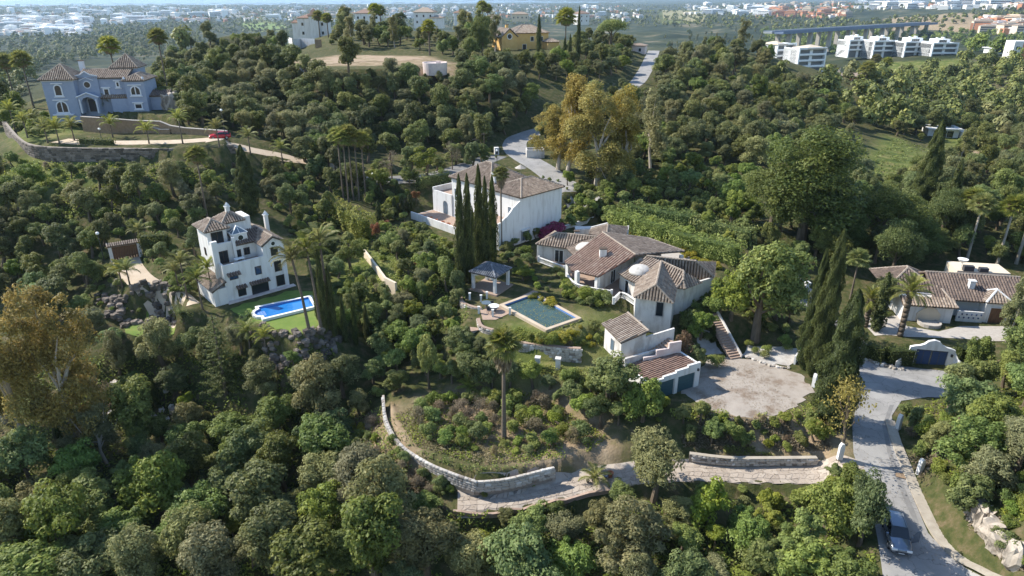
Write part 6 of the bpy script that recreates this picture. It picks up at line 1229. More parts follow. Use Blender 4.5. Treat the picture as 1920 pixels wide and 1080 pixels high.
def apartment(label, px, py, z, ang, w, d, floors=3, fh=3.2, penthouse=True, m='brightwhite'):
    o = thing('apartment_block', label, 'building', W(px, py, z), R(ang)); H_ = floors * fh
    for k in range(floors): wbox(o, 0, w, 1.6, d, k * fh - (2 if k == 0 else 0), k * fh + 2.9, 'recess', 'balcony_recess'); wbox(o, 0, w, 0, d, k * fh + 2.9, k * fh + 3.3, m, 'floor_slab'); wbox(o, 0, w, 0, .25, k * fh + 2.9, k * fh + 4.1, m, 'balcony_front')
    for x in (0, w - .8): wbox(o, x, x + .8, -.1, d, -2, H_ + .6, m, 'end_wall')
    wbox(o, w * .45, w * .55, 1.2, d, -2, H_, m, 'party_wall'); wbox(o, 0, w, d - .4, d + .1, -2, H_, m, 'back_wall')
    if penthouse: wbox(o, w * .3, w * .78, 4, d, H_, H_ + 2.8, m, 'penthouse'); window(o, w * .5, 4, H_ + .4, w * .3, 1.9, -90, 'whiteframe', 'glass', bars=3, proud=.08); wbox(o, w * .55, w * .63, 6, 8, H_ + 2.8, H_ + 4, m, 'stair_head'); wbox(o, w * .34, w * .4, 6, 8, H_ + 2.8, H_ + 3.6, m, 'stair_head')
    return o
for i, (px, py, w) in enumerate(((1589, 103, 18), (1635, 105, 19), (1693, 107, 20), (1744, 110, 19))): apartment('white terraced apartment block with dark balcony bands, %s from the left of four' % ('first', 'second', 'third', 'last')[i], px, py, 2, (14, 12, 8, 6)[i], w, 13)
ab = apartment('white apartment house with tan roof above the wooded slope', 1492, 138, 3, 20, 19, 12, 4, 3.1, False); simple_roof(6, 19, 0, 12, 12.9, 1.6).build('roof', M['sand'], ab); ab2 = apartment('pale apartment house half hidden behind eucalyptus', 1452, 128, 4, 30, 16, 11, 4, 3.1, False); simple_roof(0, 8, 0, 11, 12.9, 1.4).build('roof', M['sand'], ab2)
eb = thing('townhouse', 'white townhouse with brick side at the frame edge', 'building', W(1893, 118, 3), R(-10)); wbox(eb, 0, 18, 0, 12, -2, 13, 'white'); wbox(eb, 5, 18.1, -.12, 0, 1, 12, 'orange', 'brick_panel'); window(eb, 2.5, 0, 8, 2.5, 2, -90, 'whiteframe', bars=1); window(eb, 2.5, 0, 4, 2.5, 2, -90, 'whiteframe', bars=1)
wall_line('site_wall', [W(1862, 116, 4.5), W(1893, 119, 4.5)], 0, .5, 'sand', 'sandy wall left of the edge townhouse')
mh = thing('flat_roof_house', 'white flat-roofed house behind the hilltop field', 'house', W(1860, 100, 4), R(0)); wbox(mh, 0, 17, 0, 10, -2, 3.2, 'white'); wbox(mh, -1, 18, -2, 11, 3.2, 3.7, 'white', 'roof_slab'); wbox(mh, 8, 15, 2, 9, 3.7, 6, 'white'); window(mh, 6, 0, .3, 8, 2.4, -90, 'whiteframe', bars=3, proud=.08)
m2 = thing('modern_house', 'modern white flat-roofed house beyond the tall cypress', 'house', W(1738, 258, 1), R(-12)); wbox(m2, 0, 9, 0, 6, -1, 2.8, 'white'); wbox(m2, -.5, 9.5, -1, 6.5, 2.8, 3.2, 'white', 'roof_slab'); wbox(m2, 9.6, 13, -1, 5, -1, 2.2, 'white'); wbox(m2, 14, 20, -6, -2, -1, .4, 'white', 'terrace'); window(m2, 4.5, 0, .2, 6, 2.2, -90, 'whiteframe', bars=2, proud=.08)
sheet('paddock', gp('1816 292;1900 290;1930 306;1830 312'), M['dirt'], .1, 2, label='bare fenced paddock beyond the tall palms'); sheet('lawn', gp('1800 262;1850 264;1860 275;1806 274'), M['lawn'], .1, 2, label='garden lawn beside the modern white house'); hedge(G(1800, 278), G(1868, 280), 1.5, 1.8, 'dark clipped hedge below the modern house lawn', .4, 'cypress', 8)
# viaduct
va, vb = W(1450, 60, -8), W(1740, 49, -14); vd = thing('motorway_viaduct', 'long blue-grey motorway viaduct across the valley', 'bridge', va, math.atan2(vb.y - va.y, vb.x - va.x)); LV = (vb - va).xy.length
for y in (-9, 9): MB().box(0, LV, y - 7, y + 7, -2.5, 0).box(0, LV, y - 7, y - 6.6, 0, 1.4).box(0, LV, y + 6.6, y + 7, 0, 1.4).build('deck', mat('viaduct_steel', (.12, .16, .24), rough=.6) if y < 0 else M['steel'], vd)
for k in range(9):
    for y in (-9, 9): MB().box(LV * (k + .5) / 9 - 2, LV * (k + .5) / 9 + 2, y - 3, y + 3, -70, -2.5).build('pier', M['paleslab'], vd)
# ------------------------------------------------------------------ the far town: separate blocks, then the rest as one mass
TW = {}
for k, (w, d, hh, m, tl) in {'villa': (18, 12, 7, 'brightwhite', 'tilered'), 'block': (36, 16, 13, 'brightwhite', None), 'terrace': (55, 13, 10, 'brightwhite', None), 'ochre': (26, 14, 12, 'orange', 'tilered'), 'sandb': (24, 14, 11, 'sand', 'tile'), 'cream': (30, 14, 10, 'cream', 'tile')}.items():
    mb = MB().box(-w / 2, w / 2, -d / 2, d / 2, -4, hh).box(-w / 4, w / 3, -d / 3, d / 3, hh, hh + 2.5); wm = MB(); nf = int(hh // 3.2)
    for f_ in range(nf): wm.box(-w / 2 + 1, w / 2 - 1, -d / 2 - .15, -d / 2 - .05, f_ * 3.2 + .8, f_ * 3.2 + 2.2)
    TW[k] = (mb.mesh('wall', M[m]), simple_roof(-w / 2, w / 2, -d / 2, d / 2, hh + .3, 2.6, .6).mesh('roof', M[tl]) if tl else MB().box(-w / 2 - .5, w / 2 + .5, -d / 2 - .5, d / 2 + .5, hh + .01, hh + .8).mesh('roof', M[m]), wm.mesh('window_band', M['darksteel']))
def ordw(n):
    u = ['', 'first', 'second', 'third', 'fourth', 'fifth', 'sixth', 'seventh', 'eighth', 'ninth', 'tenth', 'eleventh', 'twelfth', 'thirteenth', 'fourteenth', 'fifteenth', 'sixteenth', 'seventeenth', 'eighteenth', 'nineteenth']
    t = ['', '', 'twenty', 'thirty', 'forty', 'fifty', 'sixty', 'seventy', 'eighty', 'ninety']
    if n >= 100: return 'hundredth' if n == 100 else 'hundred-and-' + ordw(n - 100)
    if n < 20: return u[n]
    return t[n // 10][:-1] + 'ieth' if n % 10 == 0 else t[n // 10] + '-' + u[n % 10]
TL = {'villa': 'small white villa with red roof in the hazy far town', 'block': 'white flat-roofed block in the hazy far town', 'terrace': 'long white terrace of houses in the hazy far town', 'ochre': 'terracotta apartment block on the far hillside', 'sandb': 'sand-coloured apartment block on the far hillside', 'cream': 'cream terraced block on the distant slope'}
town = []; trng = random.Random(8)
def town_area(x0, x1, y0, y1, n, kinds, sc_=(.8, 1.3), slope=0):
    for _ in range(n):
        px = trng.uniform(x0, x1); py = trng.uniform(y0, y1) + slope * (px - x0); p = G(px, py)
        if p.y < 7500 and p.length > 700: town.append((p, trng.choice(kinds), trng.uniform(*sc_), trng.uniform(-1.3, .6)))
town_area(0, 165, 38, 66, 58, ['terrace', 'block', 'terrace', 'villa'], (.7, 1.2)); town_area(0, 420, 12, 40, 56, ['villa', 'block', 'block', 'terrace']); town_area(180, 330, 22, 48, 14, ['villa', 'terrace']); town_area(420, 780, 8, 40, 46, ['villa', 'villa', 'block', 'cream']); town_area(780, 1180, 6, 30, 30, ['villa', 'villa', 'block']); town_area(1060, 1200, 26, 44, 8, ['villa'])
town_area(1300, 1450, 8, 26, 26, ['terrace', 'block', 'villa'], (.8, 1.2), .06); town_area(1440, 1590, 16, 33, 24, ['ochre', 'ochre', 'sandb'], (.8, 1.2)); town_area(1420, 1600, 3, 15, 22, ['sandb', 'sandb', 'cream', 'villa']); town_area(1600, 1760, 4, 19, 26, ['block', 'villa', 'terrace']); town_area(1760, 1920, 1, 14, 16, ['block', 'villa']); town_area(1838, 1925, 40, 64, 15, ['cream', 'cream', 'villa'], (.6, .9))
trng.shuffle(town); town = town[:296]; town.sort(key=lambda q: PX(q[0])[0]); tcount = {}
for p, k, s, r_ in town:
    tcount[k] = tcount.get(k, 0) + 1
    o = thing('town_building', '%s, %s from the left' % (TL[k], ordw(tcount[k])), 'building', p, r_, group='buildings of the far town'); o.scale = (s * 1.45, s * 1.45, s * 1.6)
    for nm, me in zip(('wall', 'roof', 'window_band'), TW[k]): put(nm, me, o)
# the rest of the town, too small and too many to pick apart
tv = []; tf = []; tt_ = []; rg_ = np.random.default_rng(9)
for x0, x1, y0, y1, n_, warm in ((0, 170, 36, 68, 260, 0), (0, 420, 8, 44, 330, .1), (420, 800, 6, 42, 300, .15), (800, 1200, 4, 34, 230, .15), (1280, 1450, 6, 28, 140, 0), (1420, 1600, 2, 34, 190, .8), (1600, 1925, 1, 18, 170, .1), (1835, 1925, 38, 64, 60, .4)):
    for _ in range(n_):
        p = G(rg_.uniform(x0, x1), rg_.uniform(y0, y1))
        if p.length < 800 or p.y > 7600: continue
        w_, d_, z_ = rg_.uniform(8, 26), rg_.uniform(8, 14), rg_.uniform(6, 13); a_ = rg_.uniform(-1.3, .6); b_ = len(tv); ca, sa = math.cos(a_), math.sin(a_)
        for z0 in (-4, z_):
            for sx_, sy_ in ((-1, -1), (1, -1), (1, 1), (-1, 1)): tv.append((p.x + (sx_ * w_ * ca - sy_ * d_ * sa) / 1.6, p.y + (sx_ * w_ * sa + sy_ * d_ * ca) / 1.6, p.z + z0))
        tf += [(b_ + 4, b_ + 5, b_ + 6, b_ + 7), (b_, b_ + 1, b_ + 5, b_ + 4), (b_ + 1, b_ + 2, b_ + 6, b_ + 5), (b_ + 2, b_ + 3, b_ + 7, b_ + 6), (b_ + 3, b_, b_ + 4, b_ + 7)]; k_ = 1.0 if rg_.random() < warm else rg_.uniform(0, .45); tt_ += [.8 if rg_.random() < .3 else k_] + [k_] * 4
put('distant_town', mesh_np('distant_town', tv, tf, tt_, [mat('town_walls', (.7, .7, .7), tintc=[(.72, .71, .69), (.66, .63, .58), (.5, .30, .2), (.48, .22, .12)], rough=.9)]), kind='stuff', label='mass of small white and ochre houses in the hazy distance')
sheet('playing_field', gp('438 44;520 46;545 52;470 58'), M['lawn'], 2.5, 40, label='pale green field in the hazy plain'); sheet('playing_field', gp('1240 20;1322 24;1320 42;1244 38'), mat('dry_field', (.2, .19, .08), (.24, .2, .1), .02, .9), 2.5, 40, label='dry field on the far side of the valley')
# ------------------------------------------------------------------ woods too far off to tell single trees apart
def lod_crown(rng, ncl, per, size):
    cc = crown_pts(rng, ncl, .8, .75, .95, 'round'); return clump_cloud(cc, rng.uniform(.3, .45, ncl), per, size, .8, rng, zmin=-.2)
LOD = [lod_crown(np.random.default_rng(60 + i), 14, 34, .22) for i in range(5)]; LODF = [lod_crown(np.random.default_rng(80 + i), 6, 6, .8) for i in range(5)]
def mass(name, label, pts, lod, leaf, rad, seed):
    rng = np.random.default_rng(seed); V = []; Fq = []; T = []; b = 0
    for p in pts:
        v, f, t = lod[rng.integers(len(lod))]; r = rad * rng.uniform(.65, 1.4); a = rng.uniform(0, 6.28); ca, sa = math.cos(a), math.sin(a); hz = r * rng.uniform(.85, 1.35)
        V.append(np.stack([(v[:, 0] * ca - v[:, 1] * sa) * r + p[0], (v[:, 0] * sa + v[:, 1] * ca) * r + p[1], v[:, 2] * hz - r * .25 + p[2]], -1)); Fq.append(f + b); b += len(v); T.append(np.clip(t + rng.normal(0, .2), 0, 1))
    m = LMF[leaf]; return put(name, mesh_np(name, np.concatenate(V), np.concatenate(Fq), np.concatenate(T), [m]), kind='stuff', label=label)
LMF = {k: leafmat(k + '_far_leaves', *L3[k], objrand=0, trans=.15) for k in ('oak', 'olive', 'carob', 'euca', 'bright')}
# ------------------------------------------------------------------ planting
def pp(s): return [tuple(map(float, q.split())) for q in s.split(';')]
PROT = [pp(s) for s in '''1004 455;1045 432;1110 418;1180 424;1285 468;1345 490;1340 530;1270 575;1265 625;1310 680;1310 725;1265 735;1225 715;1165 665;1130 600;1060 560;1005 495
895 545;960 530;1005 548;1085 600;1025 628;940 610;890 600
1310 700;1350 672;1480 690;1510 720;1505 765;1400 775;1320 745
1330 585;1345 585;1395 665;1375 672
1640 690;1780 700;1690 750;1672 800;1710 920;1770 1010;1850 1075;1740 1090;1690 960;1640 900;1612 850;1608 780;1604 720
1660 960;1720 960;1725 1050;1660 1050
1300 850;1530 850;1530 915;1300 905
1000 905;1150 880;1150 912;1010 940
845 915;910 925;905 950;850 955
718 755;740 800;800 855;880 885;1040 870;1040 897;890 922;800 892;740 845;716 790
770 800;830 745;1000 745;1120 820;1120 850;900 862;800 838
370 420;440 395;505 405;545 470;545 540;430 570;395 520
450 585;590 548;610 600;560 622;480 605
200 450;265 450;268 490;345 570;300 560;240 510;205 490
228 610;300 587;318 600;310 615;232 626
780 395;842 330;905 305;1060 350;1050 425;935 470;850 465;785 420
930 290;985 270;1020 305;1050 335;990 320
988 270;1022 270;1022 298;988 298
1184 158;1200 132;1226 104;1228 124;1208 156
72 145;95 118;230 100;275 140;285 215;160 220;100 225
110 262;330 245;430 255;570 298;560 306;420 292;200 300;60 296;20 255
1690 560;1745 490;1890 505;1885 610;1690 620
1695 640;1790 640;1790 690;1695 695
940 68;960 45;1060 55;1060 80;1010 88;945 95
560 124;640 106;790 106;765 117;640 124
795 112;838 112;838 134;795 134
1585 75;1800 75;1800 106;1585 104
1482 95;1545 95;1545 136;1492 136
1738 240;1800 245;1800 262;1740 260
1570 145;1612 153;1612 162;1570 158
545 28;622 30;622 68;540 70
780 30;845 32;845 46;780 48
1640 280;1690 265;1710 300;1680 325;1640 325
475 625;620 630;620 655;480 650
180 545;330 560;325 580;200 572
972 645;1088 655;1085 675;975 668
880 470;955 490;955 550;885 545
1612 615;1720 615;1720 675;1612 670
1400 648;1470 645;1495 655;1480 688;1440 684;1395 664
1600 590;1900 605;1900 640;1640 630
390 240;430 240;430 265;390 265
605 365;655 352;700 398;698 445;640 435
678 463;690 463;745 522;738 534;715 520
458 290;478 290;490 392;452 392'''.split('\n')]
_pb = [(min(p[0] for p in q), max(p[0] for p in q), min(p[1] for p in q), max(p[1] for p in q), q) for q in PROT]
def covers(p, r, hgt):
    """does a crown standing at p hide something the photograph shows?"""
    for fz in (.25, .6, .95):
        c = Vector((p.x, p.y, p.z + hgt * fz)); x, y = PX(c); rp = r * (.55 if fz > .9 else .95) * FPX / max(20, c.length)
        for dx in (-1, -.5, 0, .5, 1):
            X = x + dx * rp
            for x0, x1, y0, y1, q in _pb:
                if x0 < X < x1 and y0 < y < y1 and bool(in_poly(np.array(X), np.array(y), q)): return True
    return False
DIM = {'laurel': (3.2, 6.6), 'sparse': (3.0, 7.0), 'cork': (3.3, 6.4), 'oak': (3.6, 7.2), 'olive': (3.2, 6.2), 'carob': (3.4, 6.0), 'bright': (2.6, 4.6), 'lime': (2.7, 6.0), 'euca': (5.2, 15.5), 'eucagreen': (3.4, 11), 'pine': (5.6, 12.5), 'umbrella': (4.4, 9), 'shrub': (1.25, 1.9), 'brightshrub': (1.2, 1.7), 'greyshrub': (1.2, 1.8), 'rust': (1.4, 2.6), 'flower': (1.7, 2.4), 'redleaf': (1.3, 3), 'yellowfl': (1.0, .8), 'bare': (2.8, 6.5), 'ball': (.75, 1.25), 'cypress': (1.25, 12), 'thincypress': (.7, 10), 'fatcypress': (2.3, 15), 'layered': (2.9, 9.4)}
SPOTS = []
def treeh(key, px, py, top, wpx=None, label=None, var=None):
    b = G(px, py); d = ray(px, top); t = math.hypot(b.x, b.y) / math.hypot(d.x, d.y); H_ = max(.5, CAMZ + d.z * t - b.z); r0, h0 = DIM[key]; s = H_ / h0; sx = None
    Z = b.y * CT - (b.z - CAMZ) * ST
    if wpx: sx = max(.45, min(2.2, wpx * Z / FPX / 2 / (r0 * s)))
    SPOTS.append((b.x, b.y, r0 * s * (sx or 1))); return tree(key, b + Vector((0, 0, -.05)), s, label, sx, var)
# --- single trees and palms, read off the photograph
T = treeh
T('euca', 60, 852, 505, 210, 'huge yellowish eucalyptus at the frame edge, left of its pair', 0); T('euca', 150, 840, 488, 215, 'huge yellowish eucalyptus beside the small lawn', 1); T('euca', 10, 790, 560, 170, 'yellowish eucalyptus cut by the picture edge', 2); T('bare', 205, 800, 690, 70, 'half-bare tree at the foot of the huge eucalyptus')
T('euca', 1046, 318, 195, 110, 'lower golden eucalyptus beside the white enclosure', 2); T('euca', 1062, 332, 128, 135, 'tall golden eucalyptus behind the hipped villa, left one', 0); T('euca', 1118, 356, 146, 165, 'broad golden eucalyptus behind the hipped villa, middle one', 1); T('euca', 1165, 355, 160, 135, 'golden eucalyptus right of the hipped villa lane', 2)
T('pine', 1500, 458, 212, 265, 'massive feathery green pine right of the long hedges', 0); T('pine', 1440, 445, 300, 130, 'lower feathery pine leaning from the massive pine', 1); T('pine', 1640, 470, 330, 150, 'dark feathery pine behind the huge cypresses', 1); T('pine', 1700, 480, 380, 120, 'dark pine overhanging the low villa roof', 0); T('pine', 1590, 480, 400, 110, 'low dark pine above the lane gate', 0)
T('fatcypress', 1556, 795, 545, 84, 'massive cypress leaning over the lane, nearest one', 0); T('fatcypress', 1528, 705, 406, 50, 'tallest of the massive cypresses beside the lane', 1); T('fatcypress', 1508, 690, 470, 40, 'massive cypress behind the white gate post', 0); T('thincypress', 1642, 620, 508, 30, 'narrow cypress between the two date palms')
T('fatcypress', 1722, 415, 222, 46, 'tall dark cypress above the low villa garden', 1); T('cypress', 1768, 440, 290, 30, 'slimmer dark cypress right of the tall garden cypress'); T('cypress', 1742, 430, 340, 24, 'short dark cypress between two tall ones'); T('cypress', 1905, 640, 490, 34, 'ragged cypress at the right frame edge')
T('fatcypress', 470, 402, 264, 44, 'lone dark cypress above the tall white villa', 0)
for x, y, t_, w_, lb in ((866, 536, 326, 27, 'leftmost dark cypress before the hipped villa'), (880, 530, 318, 27, 'second dark cypress before the hipped villa'), (900, 512, 305, 27, 'tallest dark cypress before the hipped villa'), (911, 502, 324, 23, 'fourth dark cypress before the hipped villa'), (924, 492, 336, 25, 'rightmost dark cypress before the hipped villa'), (888, 500, 384, 16, 'short dark cypress within the cypress group')): T('cypress', x, y, t_, w_, lb)
for x, y, t_, w_ in ((612, 622, 470, 20), (628, 632, 490, 18), (648, 642, 555, 15), (668, 648, 550, 15), (690, 640, 570, 14), (598, 600, 520, 14), (712, 377, 345, 13), (746, 370, 336, 13), (711, 416, 373, 14), (741, 404, 367, 14), (755, 403, 365, 14), (769, 397, 361, 14), (792, 484, 448, 15), (1010, 104, 27, 12), (1083, 116, 15, 10), (1068, 112, 62, 9), (1058, 112, 70, 9), (1133, 110, 72, 10), (884, 62, 22, 6), (232, 70, 52, 9), (285, 760, 700, 18), (298, 765, 708, 16), (120, 850, 780, 18), (1335, 640, 608, 16)): T('cypress', x, y, t_, w_)
T('layered', 425, 740, 588, 90, 'layered star-shaped conifer below the tall white villa'); T('lime', 800, 338, 263, 70, 'yellow-green tree beside the shaded yard'); T('bare', 735, 340, 275, 56, 'brownish bare tree right of the palm row'); T('bare', 848, 318, 262, 44, 'leafless grey tree left of the poles'); T('sparse', 1572, 862, 690, 130, 'spreading half-bare tree in front of the massive cypresses'); T('bare', 900, 780, 735, 50, 'grey dead tree in the palm garden')
T('olive', 1225, 940, 812, 152, 'broad grey-green olive tree at the drive edge', 0); T('olive', 310, 692, 585, 100, 'silvery olive tree below the small lawn', 1); T('olive', 225, 700, 612, 60, 'small silvery olive tree beside the yellow eucalyptus', 2); T('laurel', 1415, 640, 448, 165, 'large round leafy tree beside the long steps', 0); T('carob', 1370, 600, 490, 90, 'leafy tree overlapping the domed villa roof end', 1); T('carob', 1455, 600, 500, 80, 'leafy tree right of the long steps', 2)
T('flower', 1040, 445, 414, 56, 'crimson bougainvillea behind the domed villa'); T('flower', 1018, 446, 432, 30, 'small crimson bougainvillea left of the larger one'); T('redleaf', 708, 460, 415, 24, 'red-leaved tree beside the cream garden wall'); T('redleaf', 780, 385, 357, 20, 'round orange-leaved tree on the terrace'); T('rust', 1278, 682, 620, 50, 'rust-brown climber above the garage roof'); T('carob', 1300, 690, 640, 60, 'dense green bush beside the garage'); T('bright', 805, 728, 622, 52, 'light green young tree above the palm garden')
T('umbrella', 1145, 108, 34, 62, 'round-topped umbrella pine on the ridge'); T('pine', 905, 108, 18, 60, 'tall dark conifer left of the yellow villa', 0); T('bright', 618, 415, 352, 46, 'bright green mound beside the upper clipped hedge')
T('carob', 1140, 768, 655, 130, 'big round leafy tree hiding the garage wall', 0); T('carob', 1205, 790, 700, 90, 'leafy tree before the garage doors', 1); T('carob', 735, 475, 432, 50, 'airy leafy tree in the terrace garden', 2)
for x, y, s in ((1324, 638, 1), (1358, 655, .9), (1414, 664, .8), (1440, 662, .9), (1433, 673, .85), (1472, 658, .85), (1345, 690, 1.4), (1090, 400, 1.1), (1075, 392, 1.0), (800, 352, 1.6), (1400, 650, .8)): treep('ball', x, y, s)
palmp('fan', 945, 822, 650, 1.2, 'tall fan palm standing in the wild garden', fronds=True, tr=.24); palmp('fan', 940, 468, 328, .85, 'fan palm rising beside the hipped villa wall', tr=.17)
for i, (x, y, t_) in enumerate(((644, 372, 256), (654, 378, 262), (663, 374, 252), (674, 376, 262), (686, 370, 264))): palmp('barefan', x, y, t_, 1.15, 'slim tall palm in the row, %s from the left' % ('first', 'second', 'third', 'fourth', 'fifth')[i], tr=.16)
palmp('barefan', 390, 414, 292, 1.1, 'slim palm rising behind the tall white villa', tr=.16)
for i, (x, y, t_) in enumerate(((580, 622, 484), (603, 622, 470), (622, 622, 452))): palmp('darkqueen', x, y, t_, 1.25, 'tall feathery palm beside the blue pool, %s from the left' % ('first', 'second', 'third')[i], tr=.2, lean=(-1.0 + .4 * i, 0))
for i, (x, y, t_) in enumerate(((32, 200, 118), (64, 203, 114))): palmp('barefan', x, y, t_, 1.5, 'tall fan palm left of the mansion, %s one' % ('outer', 'inner')[i], tr=.2)
palm('barefan', Vector((-92, 165, 19)), 13.5, 1.5, 'fan palm peeping over the mansion chimney'); palm('barefan', Vector((-84, 172, 19)), 15, 1.4, 'fan palm rising above the mansion roof ridge')
for x, y, t_, k in ((140, 264, 236, 'queen'), (212, 258, 232, 'queen'), (280, 270, 244, 'queen'), (343, 270, 222, 'queen'), (412, 278, 240, 'queen'), (470, 290, 255, 'queen'), (530, 304, 278, 'queen'), (30, 248, 205, 'darkqueen'), (66, 246, 222, 'darkqueen'), (52, 258, 226, 'queen'), (90, 268, 242, 'darkqueen'), (112, 270, 240, 'darkqueen'), (195, 215, 190, 'queen')): palmp(k, x, y, t_, 1.15, tr=.13)
palmp('date', 1687, 630, 545, .88, 'large date palm before the courtyard fountain', fronds=True, tr=.34); palmp('date', 1622, 612, 562, .72, 'date palm left of the narrow cypress', fronds=True, tr=.34); palmp('lightfan', 1594, 562, 487, 1.1, 'light green fan palm beside the lane gate', tr=.15)
for i, (x, y, t_) in enumerate(((1800, 462, 372), (1812, 490, 382), (1868, 500, 385), (1905, 495, 360), (1925, 480, 345))): palmp('barefan', x, y, t_, 1.3, 'tall slim palm behind the low villa, %s from the left' % ('first', 'second', 'third', 'fourth', 'fifth')[i], tr=.22, bark='palebark')
for x, y, t_, s in ((600, 70, 32, 1.6), (578, 70, 38, 1.5), (616, 70, 36, 1.5), (648, 66, 26, 1.5), (806, 104, 52, 1.5), (905, 64, 14, 1.7), (915, 62, 18, 1.6), (935, 60, 10, 1.7), (705, 62, 20, 1.7), (1060, 90, 36, 2.4), (1635, 150, 112, 2), (1655, 158, 118, 2), (1620, 165, 130, 2), (715, 60, 22, 1.6), (1600, 150, 128, 2)): palmp('barefan', x, y, t_, s, tr=.25)
for x, y, t_ in ((335, 540, 505), (352, 560, 490), (380, 580, 520), (400, 560, 500), (230, 538, 508), (245, 540, 505), (1115, 905, 900), (470, 660, 620), (500, 665, 630), (265, 450, 432), (880, 735, 730)): palmp('darkqueen' if x < 480 else 'queen', x, y, t_, .9, tr=.12)
T('eucagreen', 1885, 642, 478, 62, 'feathery tree right of the courtyard villa door'); T('laurel', 1612, 1020, 872, 110, 'leafy tree shading the silver car'); T('laurel', 1590, 960, 860, 90, 'leafy tree beside the end of the flagstone drive'); T('pine', 1668, 525, 392, 115, 'dark pine shading the low villa roof end', 1); T('laurel', 838, 548, 472, 60, 'leafy tree left of the gazebo'); T('laurel', 858, 560, 500, 44, 'small leafy tree between gazebo and garden wall')
for x, y, t_, w_ in ((730, 300, 235, 60), (790, 296, 230, 64), (850, 292, 226, 64), (905, 284, 222, 60), (690, 306, 240, 60)): T('oak', x, y, t_, w_)
# --- hedges
hedge(G(620, 398), G(692, 452), 3.2, 4.4, 'tall bright green hedge above the pool villa garden', .3, 'bright', 24, .7)
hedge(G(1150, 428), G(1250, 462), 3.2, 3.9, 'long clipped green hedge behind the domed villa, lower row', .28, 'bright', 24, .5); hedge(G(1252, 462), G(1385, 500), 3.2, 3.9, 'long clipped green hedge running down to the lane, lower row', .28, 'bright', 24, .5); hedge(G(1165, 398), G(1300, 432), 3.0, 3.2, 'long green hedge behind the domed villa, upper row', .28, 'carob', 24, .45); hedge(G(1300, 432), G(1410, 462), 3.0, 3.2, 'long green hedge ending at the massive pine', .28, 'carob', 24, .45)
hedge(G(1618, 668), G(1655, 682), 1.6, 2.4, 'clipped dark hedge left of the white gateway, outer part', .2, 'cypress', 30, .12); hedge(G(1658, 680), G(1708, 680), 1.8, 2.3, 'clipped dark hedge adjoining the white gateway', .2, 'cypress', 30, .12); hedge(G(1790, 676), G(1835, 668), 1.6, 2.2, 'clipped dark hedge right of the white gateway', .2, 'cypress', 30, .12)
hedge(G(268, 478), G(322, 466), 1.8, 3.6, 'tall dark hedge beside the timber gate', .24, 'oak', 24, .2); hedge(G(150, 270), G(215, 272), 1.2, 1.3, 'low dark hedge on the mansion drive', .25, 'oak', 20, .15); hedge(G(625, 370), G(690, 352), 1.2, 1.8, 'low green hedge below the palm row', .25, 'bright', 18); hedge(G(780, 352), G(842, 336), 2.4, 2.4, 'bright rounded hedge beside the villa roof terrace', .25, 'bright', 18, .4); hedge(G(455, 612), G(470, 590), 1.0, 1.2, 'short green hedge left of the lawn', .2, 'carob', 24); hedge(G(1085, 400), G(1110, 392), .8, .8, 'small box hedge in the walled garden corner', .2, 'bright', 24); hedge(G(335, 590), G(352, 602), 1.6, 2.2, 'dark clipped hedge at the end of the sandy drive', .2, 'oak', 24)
# --- planted areas
def scatter(s, sp, kinds, sc_, cap=400, seed=1, jitter=True):
    """kinds: {key: weight}; foot points inside a picture-space outline, at least sp metres apart on the ground"""
    poly = pp(s); rg = random.Random(seed); xs = [p[0] for p in poly]; ys = [p[1] for p in poly]; ks = list(kinds); ws = list(kinds.values()); n = 0
    got = []
    for _ in range(cap * 14):
        if n >= cap: break
        x = rg.uniform(min(xs), max(xs)); y = rg.uniform(min(ys), max(ys))
        if not bool(in_poly(np.array(x), np.array(y), poly)): continue
        p = G(x, y); k = rg.choices(ks, ws)[0]; s_ = rg.uniform(*sc_); r = DIM[k][0] * s_
        if any((p.x - a) ** 2 + (p.y - b) ** 2 < (sp * .5 + min(c, sp) * .5) ** 2 for a, b, c in SPOTS): continue
        if covers(p, r * .85, DIM[k][1] * s_):
            s_ *= .55; r *= .55
            if covers(p, r, DIM[k][1] * s_): continue
        SPOTS.append((p.x, p.y, r)); tree(k, p + Vector((0, 0, -.05)), s_, var=rg.randrange(len(PROTO[k]))); n += 1
scatter('370 160;440 135;560 140;700 138;800 142;950 150;1000 200;960 250;880 278;700 280;620 290;560 280;450 250;400 215', 3.5, {'oak': 1.6, 'cork': 3, 'olive': 3, 'laurel': 1.2}, (.6, 1.35), 200, 2)
scatter('1180 340;1130 300;1190 215;1215 165;1240 120;1300 100;1420 105;1470 150;1560 190;1600 250;1560 330;1420 330;1300 300;1220 330', 4.0, {'oak': 2.2, 'cork': 3, 'olive': 2.4, 'carob': 1.5, 'laurel': 1, 'eucagreen': .4}, (.6, 1.35), 250, 3)
scatter('1180 370;1230 300;1400 330;1420 420;1400 445;1250 400', 2.7, {'bright': 4, 'carob': 2, 'shrub': 1}, (.5, .9), 90, 4)
scatter('-60 870;200 810;350 770;520 720;640 720;680 780;630 860;690 930;800 970;900 985;1000 970;1160 965;1200 1130;-80 1130', 4.4, {'carob': 5, 'oak': 1.5, 'olive': 3.5}, (.95, 1.5), 75, 5)
scatter('-60 870;200 810;350 770;520 720;640 720;680 780;630 860;690 930;800 970;900 985;1000 970;1160 965;1200 1130;-80 1130', 3.0, {'laurel': 4, 'oak': 1, 'olive': 3, 'bright': 3, 'lime': .5, 'eucagreen': .3}, (.45, .9), 110, 85)
scatter('200 650;420 650;640 660;700 650;640 710;420 750;250 745;180 700', 3.2, {'oak': 3, 'olive': 2, 'carob': 2}, (.5, .9), 70, 6)
